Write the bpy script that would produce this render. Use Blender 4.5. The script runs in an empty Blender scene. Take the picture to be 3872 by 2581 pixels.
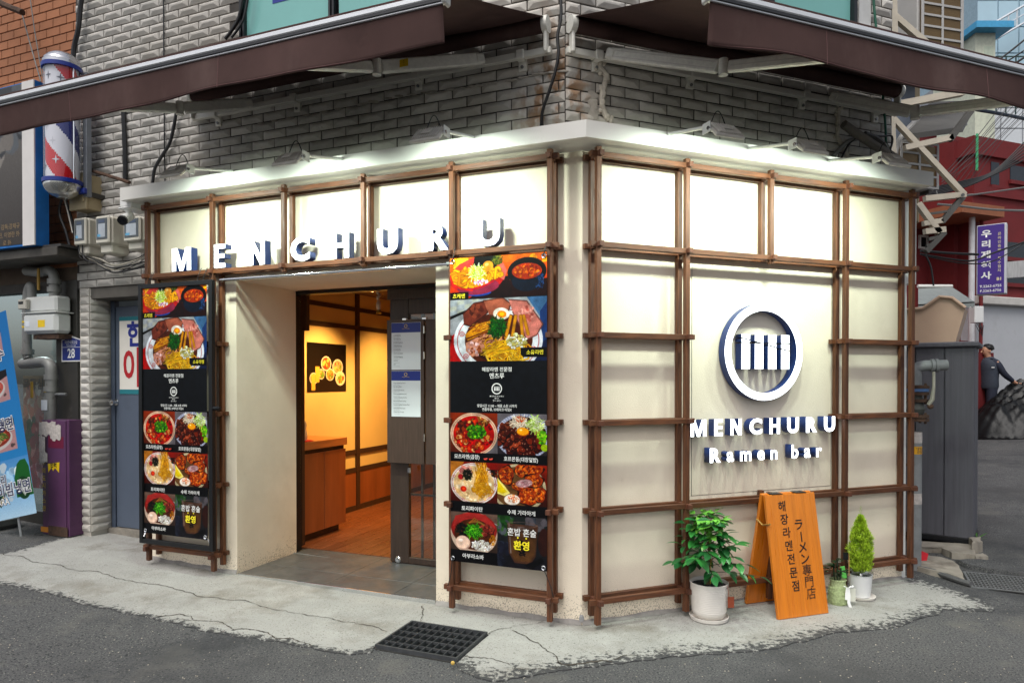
import bpy, bmesh, math, random
import numpy as np
from mathutils import Vector, Matrix
from mathutils.geometry import delaunay_2d_cdt

R = math.radians
rng = random.Random(7)
SC = bpy.context.scene
COL = SC.collection

# ---------------------------------------------------------------- camera
F_PX, HZ, EYE = 2550.0, 1430.0, 1.6            # focal length in photo pixels, horizon row, eye height
PITCH = R(-0.55)
PPX, PPY = 1936.0, HZ - F_PX * math.tan(PITCH)
cam_d = bpy.data.cameras.new('camera'); cam = bpy.data.objects.new('camera', cam_d); COL.objects.link(cam)
cam_d.sensor_width = 36.0; cam_d.lens = 36.0 * F_PX / 3872.0
cam_d.shift_y = (PPY - 1290.5) / 3872.0
cam_d.clip_start = 0.05; cam_d.clip_end = 600.0
cam.location = (0, 0, EYE); cam.rotation_euler = (R(90) + PITCH, 0, 0)
SC.camera = cam

# ---------------------------------------------------------------- sky and sun (overcast late afternoon)
SUN_EL, SUN_AZ = R(58), R(205)                  # azimuth clockwise from +Y
world = bpy.data.worlds.new('World'); SC.world = world; world.use_nodes = True
wn = world.node_tree; wn.nodes.clear()
w_out = wn.nodes.new('ShaderNodeOutputWorld'); w_bg = wn.nodes.new('ShaderNodeBackground')
w_sky = wn.nodes.new('ShaderNodeTexSky'); w_hs = wn.nodes.new('ShaderNodeHueSaturation')
w_sky.sky_type = 'NISHITA'; w_sky.sun_disc = False
w_sky.sun_elevation = SUN_EL; w_sky.sun_rotation = SUN_AZ
w_sky.dust_density = 4.0; w_sky.air_density = 1.0; w_sky.ozone_density = 1.0
w_hs.inputs['Saturation'].default_value = 0.42
w_bg.inputs['Strength'].default_value = 0.125
wn.links.new(w_sky.outputs[0], w_hs.inputs['Color']); wn.links.new(w_hs.outputs[0], w_bg.inputs['Color'])
wn.links.new(w_bg.outputs[0], w_out.inputs['Surface'])
sun_d = bpy.data.lights.new('sun', 'SUN'); sun = bpy.data.objects.new('sun', sun_d); COL.objects.link(sun)
sun_d.energy = 1.05; sun_d.angle = R(30); sun_d.color = (1.0, 0.98, 0.95)
sdir = Vector((math.sin(SUN_AZ) * math.cos(SUN_EL), math.cos(SUN_AZ) * math.cos(SUN_EL), math.sin(SUN_EL)))
sun.rotation_euler = sdir.to_track_quat('Z', 'Y').to_euler(); sun.location = sdir * 30

SC.view_settings.view_transform = 'Standard'; SC.view_settings.look = 'None'
SC.view_settings.exposure = 0.34; SC.view_settings.gamma = 1.0
SC.view_settings.use_curve_mapping = False
SC.render.engine = 'CYCLES'
SC.cycles.max_bounces = 7; SC.cycles.diffuse_bounces = 4; SC.cycles.glossy_bounces = 3
SC.cycles.transmission_bounces = 6; SC.cycles.transparent_max_bounces = 8
SC.cycles.sample_clamp_indirect = 6.0; SC.cycles.caustics_reflective = False; SC.cycles.caustics_refractive = False
SC.cycles.use_denoising = True

FLOOD_W, ROOM_W, TUBE_W = 11.5, 78.0, 60.0      # watts of the lit lamps in the place

# ---------------------------------------------------------------- the place: two facades meeting at a corner
C = Vector((0.4506, 4.3534))
dA = Vector((-0.92869, 0.37085)); dB = Vector((0.93484, 0.35507))
nA = Vector((-0.37085, -0.92869)); nB = Vector((0.35507, -0.93484))
RZA = math.atan2(-dA.y, -dA.x); RZB = math.atan2(dB.y, dB.x)
cp_, sp_ = math.cos(PITCH), math.sin(PITCH)
def ray(U, V):
    x = (U - PPX) / F_PX; zz = -(V - PPY) / F_PX
    return Vector((x, cp_ - zz * sp_, sp_ + zz * cp_))
def proj(P):
    x, y, z = P[0], P[1], P[2] - EYE
    yy = y * cp_ + z * sp_; zz = -y * sp_ + z * cp_
    return (PPX + F_PX * x / yy, PPY - F_PX * zz / yy, yy)
def sdA(x, y): q = Vector((x, y)) - C; return q.dot(dA), q.dot(nA)
def sdB(x, y): q = Vector((x, y)) - C; return q.dot(dB), q.dot(nB)
def zf(x, y):                                   # gently rising ground left and far right
    a = sdA(x, y)[0]; b = sdB(x, y)[0]
    z = 0.012 * min(max(a - 1.5, 0), 6) ** 1.6
    z += 0.06 * min(max(b - 3.2, 0), 30)
    return z
def gnd(U, V):
    r = ray(U, V); z = 0.0
    for _ in range(25):
        t = (z - EYE) / r.z; x, y = r.x * t, r.y * t
        z = 0.5 * z + 0.5 * zf(x, y)
    return Vector((x, y, z))
def at(U, V, y):
    r = ray(U, V); t = y / r.y; return Vector((r.x * t, y, EYE + r.z * t))
def onpl(U, V, d, dd, n):
    r = ray(U, V); p0 = C + n * d; t = p0.dot(n) / Vector((r.x, r.y)).dot(n)
    return (Vector((r.x * t, r.y * t)) - p0).dot(dd), EYE + r.z * t
def fa(U, V, d=0.0): return onpl(U, V, d, dA, nA)
def fb(U, V, d=0.0): return onpl(U, V, d, dB, nB)
def PA(s, h, d=0.0): q = C + dA * s + nA * d; return Vector((q.x, q.y, h))
def PB(s, h, d=0.0): q = C + dB * s + nB * d; return Vector((q.x, q.y, h))

# ---------------------------------------------------------------- helpers
class MB:
    def __init__(s): s.v = []; s.f = []
    def add(s, vs, fs, M=None):
        o = len(s.v)
        s.v += [tuple(M @ Vector(p)) if M is not None else tuple(p) for p in vs]
        s.f += [tuple(i + o for i in f) for f in fs]; return s
    def box(s, x0, x1, y0, y1, z0, z1, c=0.0, M=None):
        if x0 > x1: x0, x1 = x1, x0
        if y0 > y1: y0, y1 = y1, y0
        if z0 > z1: z0, z1 = z1, z0
        if c <= 0:
            vs = [(x, y, z) for z in (z0, z1) for y in (y0, y1) for x in (x0, x1)]
            fs = [(0, 2, 3, 1), (4, 5, 7, 6), (0, 1, 5, 4), (2, 6, 7, 3), (0, 4, 6, 2), (1, 3, 7, 5)]
            return s.add(vs, fs, M)
        c = min(c, (x1 - x0) * .45, (y1 - y0) * .45, (z1 - z0) * .45)
        vs = []; idx = {}
        for i, x in enumerate((x0, x1)):
            for j, y in enumerate((y0, y1)):
                for k, z in enumerate((z0, z1)):
                    sx, sy, sz = (1 - 2 * i) * c, (1 - 2 * j) * c, (1 - 2 * k) * c
                    for a, p in enumerate(((x, y + sy, z + sz), (x + sx, y, z + sz), (x + sx, y + sy, z))):
                        idx[i, j, k, a] = len(vs); vs.append(p)
        g = lambda i, j, k, a: idx[i, j, k, a]
        fs = []
        for i in (0, 1):
            q = [g(i, 0, 0, 0), g(i, 1, 0, 0), g(i, 1, 1, 0), g(i, 0, 1, 0)]; fs.append(tuple(q if i else q[::-1]))
            q = [g(0, i, 0, 1), g(1, i, 0, 1), g(1, i, 1, 1), g(0, i, 1, 1)]; fs.append(tuple(q[::-1] if i else q))
            q = [g(0, 0, i, 2), g(1, 0, i, 2), g(1, 1, i, 2), g(0, 1, i, 2)]; fs.append(tuple(q if i else q[::-1]))
        for i in (0, 1):
            for j in (0, 1):
                q = [g(i, j, 0, 0), g(i, j, 0, 1), g(i, j, 1, 1), g(i, j, 1, 0)]; fs.append(tuple(q if (i + j) % 2 else q[::-1]))
                q = [g(i, 0, j, 0), g(i, 0, j, 2), g(i, 1, j, 2), g(i, 1, j, 0)]; fs.append(tuple(q[::-1] if (i + j) % 2 else q))
                q = [g(0, i, j, 1), g(0, i, j, 2), g(1, i, j, 2), g(1, i, j, 1)]; fs.append(tuple(q if (i + j) % 2 else q[::-1]))
                for k in (0, 1):
                    q = [g(i, j, k, 0), g(i, j, k, 1), g(i, j, k, 2)]; fs.append(tuple(q if (i + j + k) % 2 else q[::-1]))
        return s.add(vs, fs, M)
    def cyl(s, p0, p1, r0, r1=None, n=14, caps=True):
        p0, p1 = Vector(p0), Vector(p1); r1 = r0 if r1 is None else r1
        q = (p1 - p0).to_track_quat('Z', 'Y'); vs = []
        for p, r in ((p0, r0), (p1, r1)):
            for i in range(n):
                a = 2 * math.pi * i / n; vs.append(p + q @ Vector((r * math.cos(a), r * math.sin(a), 0)))
        fs = [(i, (i + 1) % n, n + (i + 1) % n, n + i) for i in range(n)]
        if caps: fs += [tuple(range(n))[::-1], tuple(range(n, 2 * n))]
        return s.add(vs, fs)
    def tube(s, pts, r, n=7, caps=True):
        pts = [Vector(p) for p in pts]; m = len(pts); vs = []; fs = []
        t0 = (pts[1] - pts[0]).normalized(); up = t0.orthogonal().normalized()
        for i, p in enumerate(pts):
            t = (pts[min(i + 1, m - 1)] - pts[max(i - 1, 0)]).normalized()
            up = (up - t * up.dot(t)); up = up.normalized() if up.length > 1e-6 else t.orthogonal().normalized()
            w = t.cross(up); rr = r[i] if isinstance(r, (list, tuple)) else r
            for k in range(n):
                a = 2 * math.pi * k / n; vs.append(p + (up * math.cos(a) + w * math.sin(a)) * rr)
        for i in range(m - 1):
            for k in range(n):
                a, b = i * n + k, i * n + (k + 1) % n; fs.append((a, b, b + n, a + n))
        if caps: fs += [tuple(range(n))[::-1], tuple(range((m - 1) * n, m * n))]
        return s.add(vs, fs)
    def lathe(s, prof, n=24, M=None, closed=False):
        vs = []; fs = []; m = len(prof)
        for r, z in prof:
            for i in range(n):
                a = 2 * math.pi * i / n; vs.append((r * math.cos(a), r * math.sin(a), z))
        for j in range(m - 1):
            for i in range(n):
                a, b = j * n + i, j * n + (i + 1) % n; fs.append((a, b, b + n, a + n))
        if not closed:
            if prof[0][0] > 1e-5: fs.append(tuple(range(n))[::-1])
            if prof[-1][0] > 1e-5: fs.append(tuple(range((m - 1) * n, m * n)))
        return s.add(vs, fs, M)
    def prism(s, poly, y0, y1, M=None):          # polygon in x,z extruded along y
        n = len(poly)
        area = sum(poly[i][0] * poly[(i + 1) % n][1] - poly[(i + 1) % n][0] * poly[i][1] for i in range(n))
        if area < 0: poly = poly[::-1]
        if y0 > y1: y0, y1 = y1, y0
        vs = [(x, y0, z) for x, z in poly] + [(x, y1, z) for x, z in poly]
        fs = [tuple(range(n)), tuple(range(n, 2 * n))[::-1]]
        fs += [(i, n + i, n + (i + 1) % n, (i + 1) % n) for i in range(n)]
        return s.add(vs, fs, M)
    def ell(s, c, r, n=12, m=8, M=None):
        r = (r, r, r) if isinstance(r, (int, float)) else r
        vs = [(c[0], c[1], c[2] - r[2])]; fs = []
        for j in range(1, m):
            p = math.pi * j / m - math.pi / 2
            for i in range(n):
                a = 2 * math.pi * i / n
                vs.append((c[0] + r[0] * math.cos(p) * math.cos(a), c[1] + r[1] * math.cos(p) * math.sin(a), c[2] + r[2] * math.sin(p)))
        vs.append((c[0], c[1], c[2] + r[2])); L = len(vs) - 1
        for i in range(n): fs.append((0, 1 + (i + 1) % n, 1 + i))
        for j in range(m - 2):
            for i in range(n):
                a, b = 1 + j * n + i, 1 + j * n + (i + 1) % n; fs.append((a, b, b + n, a + n))
        o = 1 + (m - 2) * n
        for i in range(n): fs.append((o + i, o + (i + 1) % n, L))
        return s.add(vs, fs, M)
    def mesh(s, name, m=None, smooth=False, ang=35):
        me = bpy.data.meshes.new(name); me.from_pydata(s.v, [], s.f); me.validate(); me.update()
        if m is not None: me.materials.append(m)
        if smooth:
            me.polygons.foreach_set('use_smooth', [True] * len(me.polygons)); me.set_sharp_from_angle(angle=R(ang))
        return me
    def build(s, name, m, parent=None, smooth=False, ang=35, **kw):
        return link(name, s.mesh(name, m, smooth, ang), parent, **kw)

def link(name, data, parent=None, loc=None, rz=None, label=None, cat=None, group=None, kind=None):
    o = bpy.data.objects.new(name, data); COL.objects.link(o)
    if parent is not None: o.parent = parent
    if loc is not None: o.location = loc
    if rz is not None: o.rotation_euler = (0, 0, rz)
    if label: o['label'] = label
    if cat: o['category'] = cat
    if group: o['group'] = group
    if kind: o['kind'] = kind
    return o
def thing(name, label, cat, loc=(0, 0, 0), rz=0.0, group=None):
    o = link(name, None, None, loc, rz, label, cat, group); o.empty_display_size = .1; return o
def box(name, m, par, x0, x1, y0, y1, z0, z1, c=0.0, **kw): return MB().box(x0, x1, y0, y1, z0, z1, c).build(name, m, par, **kw)
def copy_tree(o, parent=None):
    c = o.copy(); COL.objects.link(c); c.parent = parent
    for ch in o.children: copy_tree(ch, c)
    return c

_fu = bpy.data.curves.new('font_holder', 'FONT'); _fu.use_fake_user = True
def text_mesh(body, size, extrude=0.0, bold=0.0, sx=1.0, align='CENTER', m=None, spacing=1.0, shear=0.0):
    cu = bpy.data.curves.new('txt', 'FONT'); cu.body = body; cu.size = size; cu.extrude = extrude
    cu.offset = bold * size; cu.align_x = align; cu.align_y = 'CENTER'; cu.resolution_u = 3; cu.space_character = spacing; cu.shear = shear
    o = bpy.data.objects.new('txt', cu)
    me = bpy.data.meshes.new_from_object(o)
    bpy.data.objects.remove(o); bpy.data.curves.remove(cu)
    # text lies in x,y facing +z: stand it up in x,z facing -y
    me.transform(Matrix(((sx, 0, 0, 0), (0, 0, -1, 0), (0, 1, 0, 0), (0, 0, 0, 1))))
    me.materials.clear()
    if m: me.materials.append(m)
    return me
def text(body, size, m, parent, x, y, z, **kw):
    name = kw.pop('name', 'lettering')
    return link(name, text_mesh(body, size, m=m, **kw), parent, (x, y, z))

# ---------------------------------------------------------------- materials
def lin(c):
    f = lambda u: u / 12.92 if u <= .04045 else ((u + .055) / 1.055) ** 2.4
    return tuple(f(x / 255.0) for x in c)
MATS = {}
def mat(name, col, rough=.6, metal=0.0, var=.12, vs=6.0, bump=0.0, bs=60.0, st=(1, 1, 1), rnd=0.0, layers=(), spec=.5,
        coat=0.0, emit=None, es=0.0, world_co=False, trans=0.0, rv=0.0):
    """col is linear; layers = (scale, colour, lo, hi, stretch[, detail]) laid over by a noise mask"""
    if name in MATS: return MATS[name]
    m = bpy.data.materials.new(name); m.use_nodes = True; t = m.node_tree; N = t.nodes; L = t.links
    b = N['Principled BSDF']
    tc = N.new('ShaderNodeTexCoord')
    src = tc.outputs['Object']
    if world_co: src = N.new('ShaderNodeNewGeometry').outputs['Position']
    def mapped(sc):
        mp = N.new('ShaderNodeMapping'); mp.inputs['Scale'].default_value = sc; L.new(src, mp.inputs['Vector']); return mp.outputs[0]
    def noise(sc, stv, det=5.0, ro=.6):
        nz = N.new('ShaderNodeTexNoise'); nz.inputs['Scale'].default_value = sc; nz.inputs['Detail'].default_value = det
        nz.inputs['Roughness'].default_value = ro; L.new(mapped(stv), nz.inputs['Vector']); return nz.outputs['Fac']
    def mixc(fac, a, bb, blend='MIX'):
        mx = N.new('ShaderNodeMix'); mx.data_type = 'RGBA'; mx.blend_type = blend
        for i, val in ((0, fac), (6, a), (7, bb)):
            if hasattr(val, 'is_output'): L.new(val, mx.inputs[i])
            else: mx.inputs[i].default_value = val if i == 0 else (*val[:3], 1)
        return mx.outputs[2]
    def ramp(fac, lo, hi):
        mr = N.new('ShaderNodeMapRange'); mr.inputs[1].default_value = lo; mr.inputs[2].default_value = hi; L.new(fac, mr.inputs[0]); return mr.outputs[0]
    c = col
    if var > 0:
        f = ramp(noise(vs, st), .3, .7)
        c = mixc(f, [x * (1 - var) for x in col], [min(1, x * (1 + var)) for x in col])
    for ly in layers:
        f = ramp(noise(ly[0], ly[4] if len(ly) > 4 else (1, 1, 1), ly[5] if len(ly) > 5 else 6.0, .65), ly[2], ly[3])
        c = mixc(f, c, ly[1])
    if rnd > 0:
        oi = N.new('ShaderNodeObjectInfo'); mr = N.new('ShaderNodeMapRange')
        mr.inputs[3].default_value = 1 - rnd; mr.inputs[4].default_value = 1 + rnd; L.new(oi.outputs['Random'], mr.inputs[0])
        hs = N.new('ShaderNodeHueSaturation'); L.new(mr.outputs[0], hs.inputs['Value'])
        if hasattr(c, 'is_output'): L.new(c, hs.inputs['Color'])
        else: hs.inputs['Color'].default_value = (*c[:3], 1)
        c = hs.outputs[0]
    if hasattr(c, 'is_output'): L.new(c, b.inputs['Base Color'])
    else: b.inputs['Base Color'].default_value = (*c[:3], 1)
    b.inputs['Roughness'].default_value = rough; b.inputs['Metallic'].default_value = metal
    if rv > 0:
        f = ramp(noise(vs * 1.7, st), .3, .7); mr = N.new('ShaderNodeMapRange'); mr.inputs[3].default_value = max(.02, rough - rv); mr.inputs[4].default_value = min(1, rough + rv)
        L.new(f, mr.inputs[0]); L.new(mr.outputs[0], b.inputs['Roughness'])
    b.inputs['Specular IOR Level'].default_value = spec
    if coat: b.inputs['Coat Weight'].default_value = coat; b.inputs['Coat Roughness'].default_value = .1
    if trans: b.inputs['Transmission Weight'].default_value = trans
    if bump > 0:
        bp = N.new('ShaderNodeBump'); bp.inputs['Strength'].default_value = min(1, bump); bp.inputs['Distance'].default_value = .004 * max(1, bump)
        L.new(noise(bs, st, 4.0), bp.inputs['Height']); L.new(bp.outputs[0], b.inputs['Normal'])
    if emit:
        b.inputs['Emission Color'].default_value = (*emit, 1); b.inputs['Emission Strength'].default_value = es
    MATS[name] = m; return m
def attr_mat(name, rough=.35, spec=.4):
    rough, spec = max(rough, .45), .18
    m = bpy.data.materials.new(name); m.use_nodes = True; t = m.node_tree; b = t.nodes['Principled BSDF']
    a = t.nodes.new('ShaderNodeAttribute'); a.attribute_name = 'Print'; t.links.new(a.outputs['Color'], b.inputs['Base Color'])
    b.inputs['Roughness'].default_value = rough; b.inputs['Specular IOR Level'].default_value = spec; return m
def glass(name, tint=(.9, .95, .95), rough=.02, alpha=.12, spec=.5):
    m = bpy.data.materials.new(name); m.use_nodes = True; t = m.node_tree; N = t.nodes
    out = N['Material Output']; N.remove(N['Principled BSDF'])
    tr = N.new('ShaderNodeBsdfTransparent'); tr.inputs[0].default_value = (*tint, 1)
    gl = N.new('ShaderNodeBsdfGlossy'); gl.inputs['Roughness'].default_value = rough; gl.inputs[0].default_value = (.9, .92, .92, 1)
    fr0 = N.new('ShaderNodeLayerWeight'); fr0.inputs[0].default_value = .5
    fr = N.new('ShaderNodeMath'); fr.operation = 'POWER'; fr.inputs[1].default_value = 3.5; t.links.new(fr0.outputs['Facing'], fr.inputs[0])
    ad = N.new('ShaderNodeMath'); ad.operation = 'ADD'; ad.inputs[1].default_value = .035 + alpha * .2; ad.use_clamp = True
    mx = N.new('ShaderNodeMixShader'); t.links.new(fr.outputs[0], ad.inputs[0]); t.links.new(ad.outputs[0], mx.inputs[0])
    t.links.new(tr.outputs[0], mx.inputs[1]); t.links.new(gl.outputs[0], mx.inputs[2]); t.links.new(mx.outputs[0], out.inputs['Surface'])
    return m
G = lambda v: (v, v, v)
M_STUCCO = mat('stucco', lin((234, 221, 200)), .85, var=.04, vs=2.0, bump=.55, bs=170, spec=.2,
               layers=((9, lin((200, 184, 160)), .66, .9), (1.1, lin((218, 204, 182)), .5, .75), (130, lin((170, 154, 130)), .70, .74)))
def splash(m):                                       # specks of street dirt thrown up on the foot of the wall
    t = m.node_tree; N = t.nodes; L = t.links; b = N['Principled BSDF']; src = b.inputs['Base Color'].links[0].from_socket
    geo = N.new('ShaderNodeNewGeometry'); sx = N.new('ShaderNodeSeparateXYZ'); L.new(geo.outputs['Position'], sx.inputs[0])
    nz = N.new('ShaderNodeTexNoise'); nz.inputs['Scale'].default_value = 120; nz.inputs['Detail'].default_value = 3; L.new(geo.outputs['Position'], nz.inputs['Vector'])
    n2 = N.new('ShaderNodeTexNoise'); n2.inputs['Scale'].default_value = 5; L.new(geo.outputs['Position'], n2.inputs['Vector'])
    ml = N.new('ShaderNodeMath'); ml.operation = 'MULTIPLY_ADD'; L.new(sx.outputs['Z'], ml.inputs[0]); ml.inputs[1].default_value = -.75; L.new(nz.outputs['Fac'], ml.inputs[2])
    m2 = N.new('ShaderNodeMath'); m2.operation = 'MULTIPLY_ADD'; L.new(n2.outputs['Fac'], m2.inputs[0]); m2.inputs[1].default_value = .25; L.new(ml.outputs[0], m2.inputs[2])
    mr = N.new('ShaderNodeMapRange'); mr.inputs[1].default_value = .61; mr.inputs[2].default_value = .72; mr.inputs[4].default_value = .75; L.new(m2.outputs[0], mr.inputs[0])
    mx = N.new('ShaderNodeMix'); mx.data_type = 'RGBA'; L.new(mr.outputs[0], mx.inputs[0]); L.new(src, mx.inputs[6]); mx.inputs[7].default_value = (*lin((128, 114, 96)), 1); L.new(mx.outputs[2], b.inputs['Base Color'])
splash(M_STUCCO)
M_WHITE = mat('white_paint', lin((228, 226, 220)), .5, var=.03, vs=3, layers=((2.5, lin((190, 186, 176)), .62, .95),))
M_WOODV = mat('stained_wood_upright', lin((95, 54, 28)), .58, var=.45, vs=9, st=(6, 6, .55), rnd=.26, bump=.12, bs=60, rv=.12,
              layers=((30, lin((56, 29, 17)), .52, .72, (4, 4, .25)),))
M_WOODH = mat('stained_wood_level', lin((95, 54, 28)), .58, var=.45, vs=9, st=(.55, 6, 6), rnd=.26, bump=.12, bs=60, rv=.12,
              layers=((30, lin((56, 29, 17)), .52, .72, (.25, 4, 4)),))
M_WOODE = mat('stained_wood_end', lin((92, 52, 34)), .6, var=.3, vs=60, rnd=.2)
M_CONC = mat('concrete', lin((160, 159, 154)), .9, var=.10, vs=1.6, bump=.5, bs=120, world_co=True, spec=.25,
             layers=((1.3, lin((118, 112, 100)), .52, .72), (6, lin((176, 175, 170)), .52, .8), (95, lin((104, 100, 92)), .58, .68, (1, 1, 1), 3.0), (130, lin((196, 192, 182)), .64, .70, (1, 1, 1), 2.0), (38, lin((84, 80, 74)), .70, .76)))
M_ASPH = mat('asphalt', lin((90, 90, 90)), .92, var=.16, vs=1.1, bump=1.0, bs=150, world_co=True, spec=.3,
             layers=((80, lin((40, 41, 44)), .50, .64, (1, 1, 1), 3.0), (100, lin((150, 147, 140)), .60, .68, (1.1, .9, 1), 3.0),
                     (2.2, lin((104, 102, 97)), .55, .75), (.9, lin((60, 61, 63)), .52, .7), (.33, lin((70, 70, 70)), .5, .62), (5.5, lin((44, 44, 46)), .66, .74)))
M_BLACK = mat('black_metal', lin((22, 23, 26)), .4, .2, var=.1)
M_CABLE = mat('black_cable', lin((20, 20, 22)), .5, var=.2, vs=20)
M_GCABLE = mat('grey_cable', lin((120, 120, 118)), .55, var=.1)
M_ALU = mat('aluminium', lin((226, 228, 230)), .36, .35, var=.06, vs=10, st=(.3, 6, 6))
M_ARM = mat('powder_coated_grey', lin((222, 220, 210)), .5, .1, var=.1, vs=8, st=(.4, 5, 5))
M_STEEL = mat('galvanised_steel', lin((140, 142, 142)), .45, .6, var=.18, vs=14)
M_CHROME = mat('chrome', (.75, .76, .78), .12, 1.0, var=.03)
M_RUST = mat('rusty_steel', lin((84, 62, 48)), .85, .2, var=.35, vs=14, layers=((20, lin((50, 40, 36)), .5, .7),))
M_FABRIC = mat('brown_awning_fabric', lin((76, 57, 54)), .85, var=.14, vs=4, bump=.25, bs=500, spec=.15, layers=((2.2, lin((96, 78, 74)), .55, .85, (1, 1, .35)), (5, lin((60, 44, 42)), .6, .85)))
M_MORTAR = mat('dark_mortar', lin((70, 66, 62)), .95, var=.2, vs=10, world_co=True)
# ================================================================ ground
def inside(p, poly):
    x, y = p; c = False; n = len(poly)
    for i in range(n):
        x0, y0 = poly[i]; x1, y1 = poly[(i + 1) % n]
        if (y0 > y) != (y1 > y) and x < (x1 - x0) * (y - y0) / (y1 - y0) + x0: c = not c
    return c
def jag(pts, amp, it, rr, keep=()):
    for k in range(it):
        q = []
        for i, p in enumerate(pts):
            q.append(p)
            if i + 1 < len(pts):
                a, b = Vector(p), Vector(pts[i + 1]); d = b - a
                nrm = Vector((-d.y, d.x)); q.append(tuple((a + b) / 2 + nrm * rr.uniform(-amp, amp)))
        pts = q
    return pts
def sheet(name, polys, holes, inner, zoff, m, skirt=0.0, fall=0.0):
    """flat sheet over the sloping ground: polys/holes are 2-D outlines, inner extra points"""
    vs = []; es = []
    for pl in polys + holes:
        o = len(vs); vs += [Vector(p) for p in pl]; es += [(o + i, o + (i + 1) % len(pl)) for i in range(len(pl))]
    vs += [Vector(p) for p in inner]
    r = delaunay_2d_cdt(vs, es, [], 0, 1e-5)
    ov, of = r[0], r[2]; fs = []
    for f in of:
        c = sum((ov[i] for i in f), Vector((0, 0))) / len(f)
        if any(inside(c, p) for p in polys) and not any(inside(c, h) for h in holes): fs.append(tuple(f))
    mb = MB(); mb.v = [(p.x, p.y, zf(p.x, p.y) + zoff) for p in ov]; mb.f = fs
    if skirt:
        cnt = {}
        for f in fs:
            for a, b in zip(f, f[1:] + f[:1]): cnt[(a, b)] = 1
        for (a, b) in list(cnt):
            if (b, a) not in cnt:
                o = len(mb.v); pa, pb = mb.v[a], mb.v[b]
                mb.v += [(pa[0], pa[1], pa[2] - skirt), (pb[0], pb[1], pb[2] - skirt)]; mb.f.append((b, a, o, o + 1))
    return mb
def xy(v): return (v.x, v.y)
GR = [PA(s, 0, d) for s, d in ((1.035, .385), (.495, .385), (.495, .815), (1.035, .815))]     # drain pit outline
GRP = [xy(p) for p in GR]
rg = random.Random(3)
inner = [(x + rg.uniform(-.1, .1), y + rg.uniform(-.1, .1)) for x in np.arange(-11, 22, .9) for y in np.arange(-4, 26, .9)]
inner += [(x, y) for x in (-60, -30, 40, 80) for y in (-40, -10, 10, 40, 80)]
road = sheet('road', [[(-120, -60), (120, -60), (120, 160), (-120, 160)]], [GRP], inner, 0.0, M_ASPH).build('road', M_ASPH, kind='structure')
# concrete apron in front of the shop, ragged where it meets the asphalt
edge = [(262, 2026), (150, 2058), (60, 2079), (0, 2095), (-160, 2130), (-160, 2165), (0, 2208), (60, 2216), (120, 2232), (200, 2250), (270, 2273), (341, 2287),
        (440, 2310), (520, 2327), (568, 2337), (600, 2348), (640, 2352), (700, 2372), (760, 2386), (830, 2396), (880, 2406), (968, 2414), (1042, 2425), (1110, 2440), (1174, 2447),
        (1240, 2464), (1293, 2472), (1350, 2474), (1404, 2468), (1413, 2450)]
edge2 = [(1724, 2512), (1733, 2530), (1780, 2552), (1832, 2570), (1880, 2577), (1936, 2566), (2010, 2556), (2100, 2541), (2200, 2526), (2306, 2512), (2400, 2500), (2512, 2487),
         (2600, 2483), (2718, 2476), (2810, 2466), (2904, 2454), (2980, 2440), (3048, 2426), (3100, 2410), (3151, 2394), (3250, 2386), (3356, 2379), (3420, 2362), (3459, 2344), (3510, 2330), (3562, 2304),
         (3640, 2312), (3751, 2314), (3758, 2300), (3743, 2284), (3700, 2264), (3665, 2253), (3607, 2231), (3550, 2212), (3500, 2200), (3467, 2188)]
ja = random.Random(11)
e1 = jag([xy(gnd(*p)) for p in edge], .12, 4, ja); e2 = jag([xy(gnd(*p)) for p in edge2], .12, 4, ja)
back = [xy(PB(2.9, 0, -.4)), xy(PB(.2, 0, -.4)), xy(PA(.3, 0, -.6)), xy(PA(3.7, 0, -.7)), xy(PA(4.0, 0, -.8)), xy(PA(4.95, 0, -.8)), xy(PA(5.0, 0, -.3))]
gout = [xy(PA(1.045, 0, .823)), xy(PA(1.045, 0, .376)), xy(PA(.486, 0, .376)), xy(PA(.486, 0, .823))]
g2 = jag([gout[0], gout[1], gout[2], gout[3]], .012, 3, ja)
conc_poly = e1 + g2 + e2 + back
def dseg(p, poly): return min((Vector(p) - Vector(q)).length for q in poly)
ci = []
for src_ in (e1, e2):
    for i in range(2, len(src_) - 2, 2):
        a_, b_ = Vector(src_[i - 2]), Vector(src_[i + 2]); t_ = (b_ - a_).normalized(); nn = Vector((-t_.y, t_.x))
        for off in (.03, .08, .14, .22):
            for sg_ in (-1, 1):
                p = Vector(src_[i]) + nn * off * sg_
                if inside((p.x, p.y), conc_poly): ci.append((p.x, p.y))
for x in np.arange(-5.2, 3.8, .13):
    for y in np.arange(3.4, 7.4, .13):
        p = (x + rg.uniform(-.03, .03), y + rg.uniform(-.03, .03))
        if inside(p, conc_poly): ci.append(p)
mbp = sheet('pavement', [conc_poly], [], ci, .0065, M_CONC, skirt=.008)
bn1, bn2 = np.array(e1), np.array(e2)
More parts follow.
